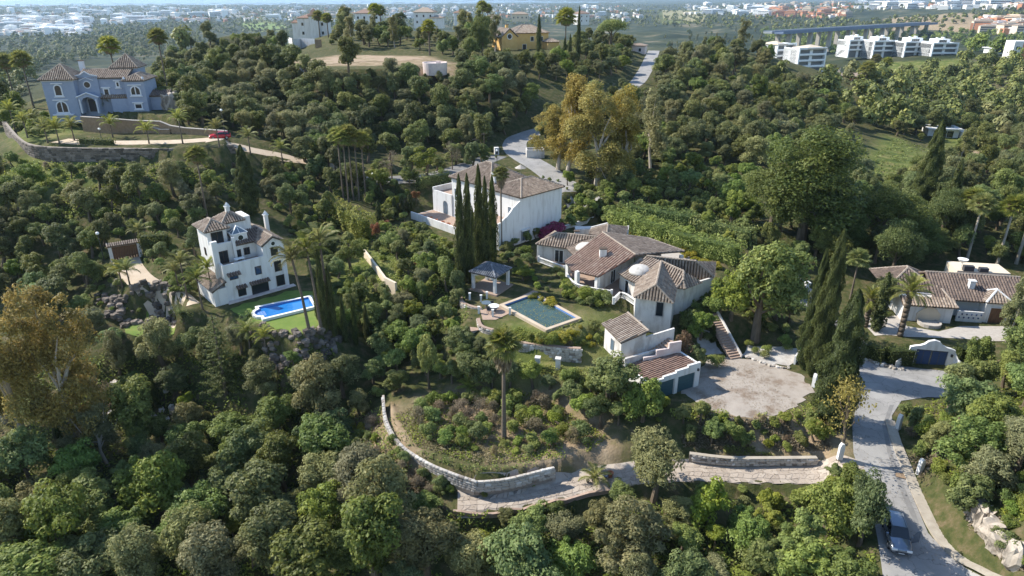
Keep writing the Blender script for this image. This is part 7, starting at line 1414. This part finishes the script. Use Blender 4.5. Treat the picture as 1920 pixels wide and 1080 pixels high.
scatter('1160 935;1300 925;1500 930;1600 910;1640 960;1640 1010;1600 1130;1180 1130', 3.1, {'bright': 5, 'carob': 3, 'olive': 1.3, 'lime': .4}, (.6, 1.25), 70, 7)
scatter('1690 770;1790 750;1850 690;1920 640;1990 700;1990 1010;1890 960;1810 930;1770 880;1705 820', 3.0, {'carob': 2, 'laurel': 3, 'bright': 2, 'olive': 1, 'shrub': 2}, (.6, 1.05), 80, 8)
scatter('1800 660;1960 650;1960 740;1800 760', 3.4, {'carob': 2}, (1.0, 1.3), 8, 28)
scatter('-40 310;60 312;330 318;440 305;560 340;620 360;560 400;440 395;360 405;300 440;180 455;-40 480', 2.9, {'oak': 1.5, 'cork': 1, 'olive': 2, 'carob': 2, 'shrub': 3, 'greyshrub': 1}, (.35, .95), 130, 9)
scatter('0 300;60 330;40 480;120 520;200 560;180 650;100 600;-40 560', 3.4, {'oak': 3, 'carob': 2, 'olive': 1}, (.6, 1.0), 30, 10)
scatter('560 400;620 460;640 540;720 600;720 650;640 650;630 560;560 450', 2.6, {'oak': 2, 'bright': 2, 'carob': 2, 'shrub': 1}, (.45, .8), 40, 11)
scatter('690 640;760 590;850 620;900 665;960 700;1080 718;1180 745;1250 772;1200 800;1120 795;1000 740;850 720;760 745;700 755', 2.5, {'bright': 3, 'laurel': 3, 'carob': 1, 'brightshrub': 1}, (.5, .9), 90, 12)
scatter('1255 790;1380 795;1530 800;1560 830;1500 850;1380 845;1280 835', 1.9, {'bright': 4, 'carob': 1, 'brightshrub': 2}, (.38, .6), 70, 13)
PROT_ALL, _pb0 = PROT, _pb
_pb = [q for q in _pb if q[4] is not PROT[10]]
scatter('755 790;830 745;1000 745;1120 830;1000 858;860 850', 1.9, {'shrub': 3, 'greyshrub': 3, 'brightshrub': 4}, (.5, 1.15), 70, 14)
scatter('960 640;1100 608;1135 640;1120 655;980 650', 1.5, {'greyshrub': 2, 'brightshrub': 3, 'yellowfl': 2}, (.5, .95), 45, 15)
scatter('955 510;1000 495;1055 520;1060 548;1010 545', 2.2, {'carob': 2, 'shrub': 3, 'brightshrub': 2}, (.4, .8), 20, 16)
_pb = [q for q in _pb0 if q[4] not in (PROT[0], PROT[1])]
for x, y in ((1062, 540), (1068, 548), (1076, 554), (1084, 558), (1092, 562), (1100, 563), (1108, 565), (1117, 566), (1126, 566), (1134, 568), (1072, 560), (1088, 569), (1104, 574), (1058, 532), (1052, 522), (1045, 514), (1064, 556), (1120, 575)): treep('brightshrub', x, y, rnd.uniform(.75, 1.1))
scatter('690 385;780 395;785 450;860 485;860 545;760 530;690 470', 2.0, {'carob': 1, 'shrub': 3, 'brightshrub': 3, 'bright': 1, 'redleaf': .4}, (.45, .75), 50, 17)
_pb = _pb0
for s, n in (('1000 556;1012 560;1040 575;1030 568', 8), ('1195 448;1230 458;1280 476;1300 484', 14), ('1305 490;1330 500;1345 505', 8), ('1010 640;1040 635;1060 640', 7), ('1180 440;1195 446', 4)):
    L_ = gp(s); S_ = spline(L_, 8)
    for i in range(n): p = S_[int((i + .5) / n * (len(S_) - 1))]; tree('yellowfl', Vector((p.x + rnd.uniform(-.5, .5), p.y + rnd.uniform(-.5, .5), p.z)), rnd.uniform(.7, 1.1))
scatter('280 130;330 90;380 55;500 45;560 78;530 110;430 130', 5.0, {'oak': 2, 'cork': 3, 'carob': 2}, (.9, 1.3), 60, 18)
scatter('620 60;780 64;930 64;930 112;850 112;800 95;700 92;620 92', 5.0, {'eucagreen': 2, 'carob': 3, 'oak': 2}, (.8, 1.2), 60, 19)
scatter('1060 70;1200 85;1180 135;1090 160;1010 150;900 142;845 135;930 112', 4.4, {'oak': 1.6, 'cork': 3, 'carob': 2}, (.7, 1.15), 80, 20)
scatter('1240 70;1330 60;1440 62;1450 100;1250 100', 5.5, {'eucagreen': 4, 'oak': 2, 'pine': .5}, (1.0, 1.35), 40, 21)
scatter('1600 390;1700 370;1780 440;1770 480;1700 492;1610 500;1560 500', 4.0, {'oak': 3, 'pine': 1, 'laurel': 2}, (.7, 1.1), 35, 22)
scatter('1780 400;1920 360;1990 480;1900 500;1790 485', 3.6, {'bright': 2, 'oak': 3, 'laurel': 2}, (.7, 1.1), 40, 23)
scatter('1440 490;1500 475;1485 560;1440 640;1380 640;1350 580', 2.6, {'carob': 3, 'bright': 2, 'shrub': 2}, (.5, .8), 25, 24)
scatter('1600 330;1700 340;1920 310;1920 360;1720 390;1600 390', 5.0, {'oak': 2, 'cork': 2, 'laurel': 2, 'eucagreen': 1}, (.8, 1.2), 60, 25)
scatter('700 340;760 330;780 345;700 372', 2.5, {'shrub': 2, 'bright': 1, 'carob': 1}, (.6, .9), 14, 26)
scatter('560 290;640 300;640 330;700 350;640 372;580 350', 3.0, {'bright': 1, 'carob': 2, 'oak': 2}, (.7, 1.0), 22, 27)
scatter('560 470;640 470;680 520;760 560;860 560;860 640;760 600;700 620;620 600', 2.3, {'laurel': 3, 'bright': 3, 'shrub': 3, 'olive': 1}, (.45, .8), 80, 71)
scatter('1060 345;1120 370;1180 390;1140 420;1060 420;1050 400', 2.2, {'bright': 3, 'carob': 3, 'brightshrub': 2}, (.5, .8), 30, 72)
scatter('1420 420;1560 420;1600 490;1500 500;1420 470', 3.0, {'laurel': 2, 'oak': 2, 'bright': 1}, (.6, .95), 35, 73)
scatter('1000 330;1080 345;1180 340;1200 365;1120 372;1040 345', 2.6, {'carob': 2, 'oak': 1, 'shrub': 2}, (.5, .85), 25, 74)
scatter('330 180;420 180;430 240;350 235', 3.2, {'oak': 3, 'cork': 2, 'carob': 2}, (.8, 1.2), 26, 75)
scatter('400 300;560 320;600 360;520 370;440 350', 3.0, {'oak': 2, 'cork': 2, 'olive': 1, 'shrub': 2}, (.6, .95), 30, 76)
scatter('20 215;100 232;90 262;40 250', 2.6, {'brightshrub': 3, 'shrub': 2}, (.8, 1.2), 16, 77)
scatter('1360 570;1420 560;1480 600;1480 650;1400 640;1370 640', 2.0, {'shrub': 3, 'brightshrub': 2, 'carob': 1}, (.5, .9), 20, 78)
scatter('1640 250;1740 230;1900 230;1920 300;1800 290;1700 260', 6.0, {'oak': 2, 'cork': 1, 'laurel': 2, 'olive': 1}, (.8, 1.2), 40, 79)
scatter('285 150;330 108;400 130;430 200;400 240;330 225;300 195', 3.6, {'oak': 2, 'cork': 2, 'carob': 2, 'bright': 1}, (.75, 1.1), 40, 80)
scatter('1005 262;1060 228;1130 200;1180 168;1196 185;1130 240;1040 290', 3.6, {'oak': 2, 'cork': 2, 'carob': 2, 'olive': 1}, (.7, 1.15), 40, 86)
scatter('850 470;880 460;950 470;1000 468;1010 500;955 500;880 545;850 540', 1.9, {'carob': 2, 'shrub': 4, 'brightshrub': 2}, (.5, .85), 30, 87)
scatter('690 470;780 440;860 480;860 560;780 600;700 560', 2.0, {'laurel': 3, 'bright': 2, 'shrub': 2, 'olive': 1}, (.45, .75), 50, 88)
scatter('1280 560;1330 540;1350 570;1340 640;1290 640', 1.7, {'shrub': 3, 'brightshrub': 2, 'carob': 1}, (.5, .9), 18, 89)
scatter('0 200;60 215;100 230;60 262;0 240', 3.0, {'carob': 2, 'oak': 1, 'brightshrub': 2}, (.6, 1), 14, 90)
scatter('1120 390;1180 385;1400 440;1400 470;1250 440;1150 415', 1.8, {'brightshrub': 2, 'shrub': 2, 'bright': 1}, (.5, .8), 40, 91)
scatter('640 800;720 770;730 830;770 870;850 925;830 960;720 930;640 880', 1.9, {'greyshrub': 2, 'brightshrub': 3, 'shrub': 2, 'yellowfl': 1}, (.5, .95), 40, 92)
scatter('540 420;640 380;700 350;780 372;780 395;700 425;690 470;640 480;560 470', 1.9, {'bright': 4, 'laurel': 2, 'brightshrub': 3, 'shrub': 1}, (.4, .75), 70, 93)
scatter('1690 780;1720 860;1780 950;1840 1000;1900 1060;1990 1080;1990 900;1850 880;1790 860;1740 790', 1.5, {'brightshrub': 3, 'shrub': 3, 'greyshrub': 2, 'bright': .6}, (.5, .95), 90, 94)
scatter('1640 560;1690 540;1700 600;1640 600', 1.9, {'shrub': 2, 'brightshrub': 2, 'laurel': 1}, (.5, .8), 14, 96)
scatter('180 560;330 575;340 590;200 585', 1.8, {'shrub': 3, 'brightshrub': 2}, (.45, .8), 20, 97)
scatter('1560 900;1600 895;1640 930;1640 1000;1600 1000;1560 940', 2.2, {'laurel': 2, 'bright': 2, 'shrub': 1}, (.5, .85), 16, 98)
scatter('370 312;460 300;480 340;440 360;390 350', 2.4, {'laurel': 2, 'cork': 2, 'shrub': 2}, (.5, .8), 24, 99)
scatter('120 440;200 440;200 500;230 540;180 560;100 540', 2.2, {'laurel': 2, 'shrub': 3, 'oak': 1, 'brightshrub': 2}, (.5, .85), 40, 105)
scatter('262 480;330 460;370 470;390 540;350 560;300 530;268 505', 1.8, {'shrub': 3, 'brightshrub': 2, 'laurel': 1}, (.5, .8), 36, 106)
scatter('280 400;380 400;380 450;300 450', 2.2, {'laurel': 2, 'cork': 1, 'shrub': 2}, (.5, .85), 24, 107)
scatter('540 380;600 380;620 440;560 470;545 430', 2.2, {'laurel': 2, 'bright': 1, 'shrub': 2}, (.5, .8), 22, 108)
scatter('690 320;860 296;940 280;930 300;860 326;700 345', 2.2, {'shrub': 3, 'laurel': 1, 'brightshrub': 2}, (.6, .9), 30, 109)
_pb = [q for q in _pb0 if q[4] is not PROT[15]]
for x, y in ((795, 440), (806, 446), (815, 452), (824, 458), (833, 464), (842, 470), (850, 480), (800, 455), (812, 464), (826, 474), (838, 486), (788, 432)): treep('brightshrub' if (x + y) % 3 else 'shrub', x, y, rnd.uniform(.7, 1.15))
_pb = _pb0
for x, y, t_ in ((760, 462, 440), (778, 470, 446), (805, 478, 455), (830, 492, 470)): palmp('queen', x, y, t_, .6, tr=.08)
scatter('840 640;900 665;960 695;1080 720;1180 745;1260 775;1230 800;1120 800;1000 742;850 722;790 720', 1.7, {'bright': 3, 'laurel': 2, 'brightshrub': 2}, (.36, .62), 90, 101)
_pb = [q for q in _pb0 if q[4] not in (PROT[2], PROT[6])]
scatter('1262 772;1320 778;1400 788;1500 780;1540 790;1560 830;1500 848;1380 842;1280 832', 1.5, {'bright': 3, 'brightshrub': 3, 'shrub': 2, 'greyshrub': 1}, (.42, .62), 70, 102)
_pb = _pb0
for k_, x, y, s_ in (('bright', 965, 462, .45), ('bright', 985, 455, .5), ('bright', 1005, 448, .5), ('bright', 1025, 440, .5), ('bright', 1048, 432, .55), ('bright', 1070, 425, .55), ('carob', 1090, 420, .5), ('brightshrub', 950, 470, .9), ('bright', 1100, 412, .55), ('carob', 1115, 405, .5)): treep(k_, x, y, s_)
for x, y in ((738, 828), (758, 866), (790, 892), (822, 912), (842, 922), (748, 850), (905, 932), (1000, 905)): treep('shrub', x, y, rnd.uniform(.45, .7))
scatter('1930 520;2150 500;2200 1000;1990 1000;1960 700', 4.5, {'laurel': 2, 'carob': 2, 'olive': 1}, (.8, 1.2), 26, 103)
scatter('430 340;520 330;570 370;540 400;450 395', 2.8, {'oak': 1, 'cork': 2, 'laurel': 2, 'shrub': 2}, (.5, .85), 26, 104)
# --- labels: look, then which one beside which landmark
LAND = {'pink water tank': (816, 124), 'yellow villa': (1000, 70), 'bare ridge plot': (680, 115), 'blue-grey mansion': (180, 165), 'red car': (403, 252), 'tall white villa': (450, 480), 'timber gate': (235, 468), 'blue pool': (530, 580), 'cream garden wall': (712, 500), 'hipped villa': (930, 370), 'white enclosure': (1005, 285), 'gazebo': (920, 515), 'murky pool': (1012, 590), 'domed villa': (1170, 490), 'garage': (1260, 690), 'gravel court': (1400, 730), 'long steps': (1360, 630), 'tall wild-garden palm': (945, 740), 'curved stone wall': (780, 860), 'broad olive tree': (1225, 880), 'flagstone drive': (1400, 885), 'silver car': (1688, 1010), 'white gateway': (1745, 665), 'courtyard villa': (1800, 560), 'massive pine': (1500, 340), 'massive cypresses': (1560, 660), 'modern white house': (1770, 252), 'four apartment blocks': (1695, 92), 'white apartment house': (1515, 115), 'ridge villa': (588, 50), 'far lane bend': (1205, 140), 'palm row': (665, 310), 'huge yellow eucalyptus': (110, 660), 'layered conifer': (425, 660), 'roadside rock face': (1850, 990), 'golden eucalyptus group': (1110, 240), 'small lawn': (270, 605), 'rubble wall': (220, 290), 'umbrella pine': (1145, 60), 'lone cypress': (468, 330), 'bottom picture corner': (60, 1060), 'bottom picture edge': (600, 1070), 'left picture edge': (5, 400)}
ORD = [''] * 0 + ['nearest', 'second', 'third', 'fourth', 'fifth', 'sixth', 'seventh', 'eighth', 'ninth', 'tenth', 'eleventh', 'twelfth', 'thirteenth', 'fourteenth', 'fifteenth', 'sixteenth', 'seventeenth', 'eighteenth', 'nineteenth', 'twentieth'] + [ordw(i) for i in range(21, 120)]
bk = {}
for o, look, pos, hg, key in PLANTS:
    x, y = PX(pos + Vector((0, 0, 2))); nm = min(LAND, key=lambda k: (LAND[k][0] - x) ** 2 + 1.6 * (LAND[k][1] - y) ** 2); dx, dy = x - LAND[nm][0], y - LAND[nm][1]
    di = ('to the right of' if dx > 0 else 'to the left of') if abs(dx) > abs(dy) * 1.3 else ('in front of' if dy > 0 else 'beyond'); bk.setdefault((look, nm, di), []).append((dx * dx + dy * dy, o))
for (look, nm, di), L_ in bk.items():
    L_.sort(key=lambda q: q[0])
    for i, (_, o) in enumerate(L_): o['label'] = '%s %s the %s%s' % (look, di, nm, '' if len(L_) == 1 else ', %s from it' % (ORD[i] if i else 'the one nearest').replace('the one nearest', 'first'))
GRP = {'tree': 'trees of the hillside gardens and woods', 'shrub': 'shrubs of the hillside gardens', 'plant': 'flowering plants in the gardens', 'palm': 'palms of the hillside gardens'}
for o, *_ in PLANTS: o['group'] = GRP[o['category']]
# --- woods beyond, as single masses
def wood_pts(s, sp, seed, n=3000, prot=True):
    poly = pp(s); xs = [p[0] for p in poly]; ys = [p[1] for p in poly]; rg = random.Random(seed); out = []; cell = {}
    for _ in range(n * 6):
        if len(out) >= n: break
        x = rg.uniform(min(xs), max(xs)); y = rg.uniform(min(ys), max(ys))
        if not bool(in_poly(np.array(x), np.array(y), poly)): continue
        p = G(x, y); c = (int(p.x // sp), int(p.y // sp))
        if any((q.x - p.x) ** 2 + (q.y - p.y) ** 2 < sp * sp for i in (-1, 0, 1) for j in (-1, 0, 1) for q in cell.get((c[0] + i, c[1] + j), ())): continue
        if prot and covers(p, sp * .5, sp): continue
        cell.setdefault(c, []).append(p); out.append(tuple(p))
    return out
for nm, lb, s, sp, lf, rd, sd, n in (
 ('valley_wood', 'evergreen wood across the valley below the apartments', '1460 150;1560 165;1640 150;1780 135;1860 118;1920 130;1960 260;1800 235;1700 250;1620 240;1560 200', 7.5, 'oak', 4.2, 31, 620),
 ('valley_wood', 'olive-green scrub below the apartment terrace', '1560 130;1640 130;1920 128;1950 300;1820 290;1800 235;1640 220', 11, 'olive', 3.0, 32, 260),
 ('valley_wood', 'wood in the dip beyond the hilltop trees', '1420 60;1600 56;1780 62;1920 70;1920 118;1800 112;1580 110;1440 92', 15, 'carob', 5.5, 33, 420),
 ('valley_wood', 'wooded slope falling away behind the mansion', '-60 200;20 190;60 160;140 130;300 100;330 120;400 60;330 50;0 90;-60 120', 13, 'oak', 5.6, 34, 480),
 ('valley_wood', 'lighter scrub behind the mansion', '-60 210;30 200;100 150;300 110;380 60;300 60;-60 110', 18, 'olive', 5, 35, 220)):
    P = wood_pts(s, sp, sd, n); mass(nm, lb, P, LOD, lf, rd, sd)
for nm, lb, s, sp, lf, rd, sd, n in (
 ('distant_woodland', 'dark woodland patches on the hazy plain', '-60 92;540 60;1000 46;1300 52;1500 58;1960 60;1960 4;-60 14', 28, 'oak', 6, 41, 5000),
 ('distant_woodland', 'paler groves on the hazy plain', '-60 92;540 60;1000 46;1300 52;1500 58;1960 60;1960 4;-60 14', 44, 'olive', 5.5, 42, 1800)):
    P = [p for p in wood_pts(s, sp, sd, n, False) if float(vnoise(np.array(p[0]), np.array(p[1]), 320., 6)) > (.30 if sd == 41 else .25) and all((p[0] - q[0].x) ** 2 + (p[1] - q[0].y) ** 2 > 700 for q in town)]; mass(nm, lb, P, LODF, lf, rd, sd)
# --- low growth that nobody could count: grass tufts and ground cover
def tufts(name, label, s, n, size, leaf, seed, hgt=.35, off=0., flat=.5):
    poly = pp(s); xs = [p[0] for p in poly]; ys = [p[1] for p in poly]; rng = np.random.default_rng(seed); x = rng.uniform(min(xs), max(xs), n); y = rng.uniform(min(ys), max(ys), n); k = in_poly(x, y, poly); x, y = x[k], y[k]
    # ground points through a coarse lattice of rays
    gx = np.linspace(min(xs), max(xs), 24); gy = np.linspace(min(ys), max(ys), 24); LX = np.array([[tuple(G(a, b)) for b in gy] for a in gx]); i = (x - gx[0]) / (gx[1] - gx[0]); j = (y - gy[0]) / (gy[1] - gy[0]); i0 = np.clip(i.astype(int), 0, 22); j0 = np.clip(j.astype(int), 0, 22); fi = (i - i0)[:, None]; fj = (j - j0)[:, None]
    P = (LX[i0, j0] * (1 - fi) + LX[i0 + 1, j0] * fi) * (1 - fj) + (LX[i0, j0 + 1] * (1 - fi) + LX[i0 + 1, j0 + 1] * fi) * fj; z = h(P[:, 0], P[:, 1])
    ok = vnoise(P[:, 0], P[:, 1], 2.5, seed) > .38; P = P[ok]; z = z[ok]; P[:, 2] = z + off + rng.uniform(0, hgt, len(z)); Nn = unit(rng.normal(0, flat, P.shape) + np.array([0, 0, .8])); V, Fq = leaves(P, Nn, size, .5, rng); put(name, mesh_np(name, V, Fq, np.clip(rng.normal(.5, .22, len(P)), 0, 1), [LM[leaf]]), kind='stuff', label=label)
tufts('undergrowth', 'weedy undergrowth in the palm garden', '738 780;820 738;1010 738;1140 822;1090 858;900 872;780 838', 13000, .24, 'bright', 51); tufts('undergrowth', 'dry weeds in the palm garden', '738 780;820 738;1010 738;1140 822;1090 858;900 872;780 838', 12000, .24, 'dry', 52); tufts('undergrowth', 'tall weeds in the pool garden', '940 610;1020 628;1100 600;1140 640;1090 660;960 650', 7000, .26, 'bright', 53, .5)
tufts('undergrowth', 'weeds on the bank beside the curved wall', '620 820;720 760;740 850;800 900;840 960;700 940;630 900', 8000, .3, 'bright', 54, .4); tufts('undergrowth', 'dry grass on the bank beside the curved wall', '620 820;720 760;740 850;800 900;840 960;700 940;630 900', 5000, .3, 'dry', 55, .4); tufts('undergrowth', 'grassy slope left of the mansion drive wall', '0 300;60 305;230 310;400 305;440 360;300 400;100 420;0 400', 12000, .4, 'bright', 56, .5); tufts('undergrowth', 'dry verge beside the lane pavement', '1700 860;1760 960;1900 1070;1960 1080;1900 1000;1800 900;1740 850', 14000, .26, 'dry', 57); tufts('undergrowth', 'scrub between the hedges and the garden walls', '1060 690;1180 700;1180 730;1060 712;970 692;970 675', 3500, .28, 'bright', 58); tufts('undergrowth', 'green scrub on the slope behind the long hedges', '1180 340;1420 330;1430 440;1250 400;1180 375', 12000, .45, 'bright', 59, .6); tufts('undergrowth', 'weedy bank between the court and the drive wall', '1270 780;1540 795;1560 845;1400 850;1280 840', 6000, .3, 'dry', 60, .4)
tufts('undergrowth', 'ground cover under the garden trees beside the hipped villa', '640 450;760 420;860 490;880 600;760 660;660 600', 12000, .34, 'carob', 61, .5); tufts('undergrowth', 'ground cover among the lower woods', '-40 680;640 660;700 760;640 900;800 970;1640 930;1640 1100;-40 1100', 40000, .4, 'carob', 62, .7); tufts('undergrowth', 'ground cover on the bank right of the lane', '1690 770;1800 740;1960 640;1960 1000;1860 960;1760 880', 14000, .3, 'carob', 63, .5); tufts('undergrowth', 'grass on the open slope beyond the massive pine', '1600 340;1680 250;1760 290;1720 350;1620 400', 7000, .6, 'bright', 64, .4)
tufts('leaf_litter', 'dry leaf litter scattered on the gravel court', '1280 725;1350 676;1480 692;1510 715;1505 765;1400 780;1320 765', 2600, .13, 'dry', 65, .02, .08, .15); tufts('leaf_litter', 'leaf litter along the lane', '1604 700;1640 690;1672 780;1690 860;1760 1010;1860 1090;1660 1090;1640 900;1600 840', 2200, .12, 'dry', 66, .02, .08, .15); tufts('leaf_litter', 'leaf litter on the flagstone drive', '860 935;1050 905;1300 870;1540 876;1540 905;1300 900;1050 930;870 955', 2200, .12, 'dry', 67, .02, .13, .15); tufts('leaf_litter', 'leaf litter on the sandy drives', '110 262;330 262;480 282;600 306;590 312;470 292;330 275;110 272', 1200, .2, 'dry', 68, .02, .1, .15)
tufts('undergrowth', 'weeds creeping over the court edges', '1255 770;1310 765;1400 780;1500 768;1530 740;1560 800;1400 800;1260 790', 5000, .26, 'bright', 69, .4); tufts('undergrowth', 'weeds hanging over the drive wall', '1290 838;1400 842;1540 845;1540 862;1400 856;1290 850', 3500, .26, 'bright', 70, .5); tufts('undergrowth', 'weeds along the inner foot of the curved wall', '724 765;740 800;790 845;860 868;900 878;1035 862;1035 872;890 890;790 860;730 815', 5000, .26, 'carob', 71, .6)
# --- haze: one closed box of even pale air round everything on the ground
hm = bpy.data.materials.new('pale_air'); hm.use_nodes = True; nn = hm.node_tree; nn.nodes.clear(); ou = nn.nodes.new('ShaderNodeOutputMaterial'); pv = nn.nodes.new('ShaderNodeVolumePrincipled'); pv.inputs['Density'].default_value = HAZE = .00005; pv.inputs['Color'].default_value = (.60, .80, 1, 1); pv.inputs['Anisotropy'].default_value = .2; nn.links.new(pv.outputs[0], ou.inputs['Volume'])
put('haze', MB().box(-27000, 27000, -80, 31000, -90, 62).mesh('haze', hm), kind='stuff', label='thin pale blue air haze')
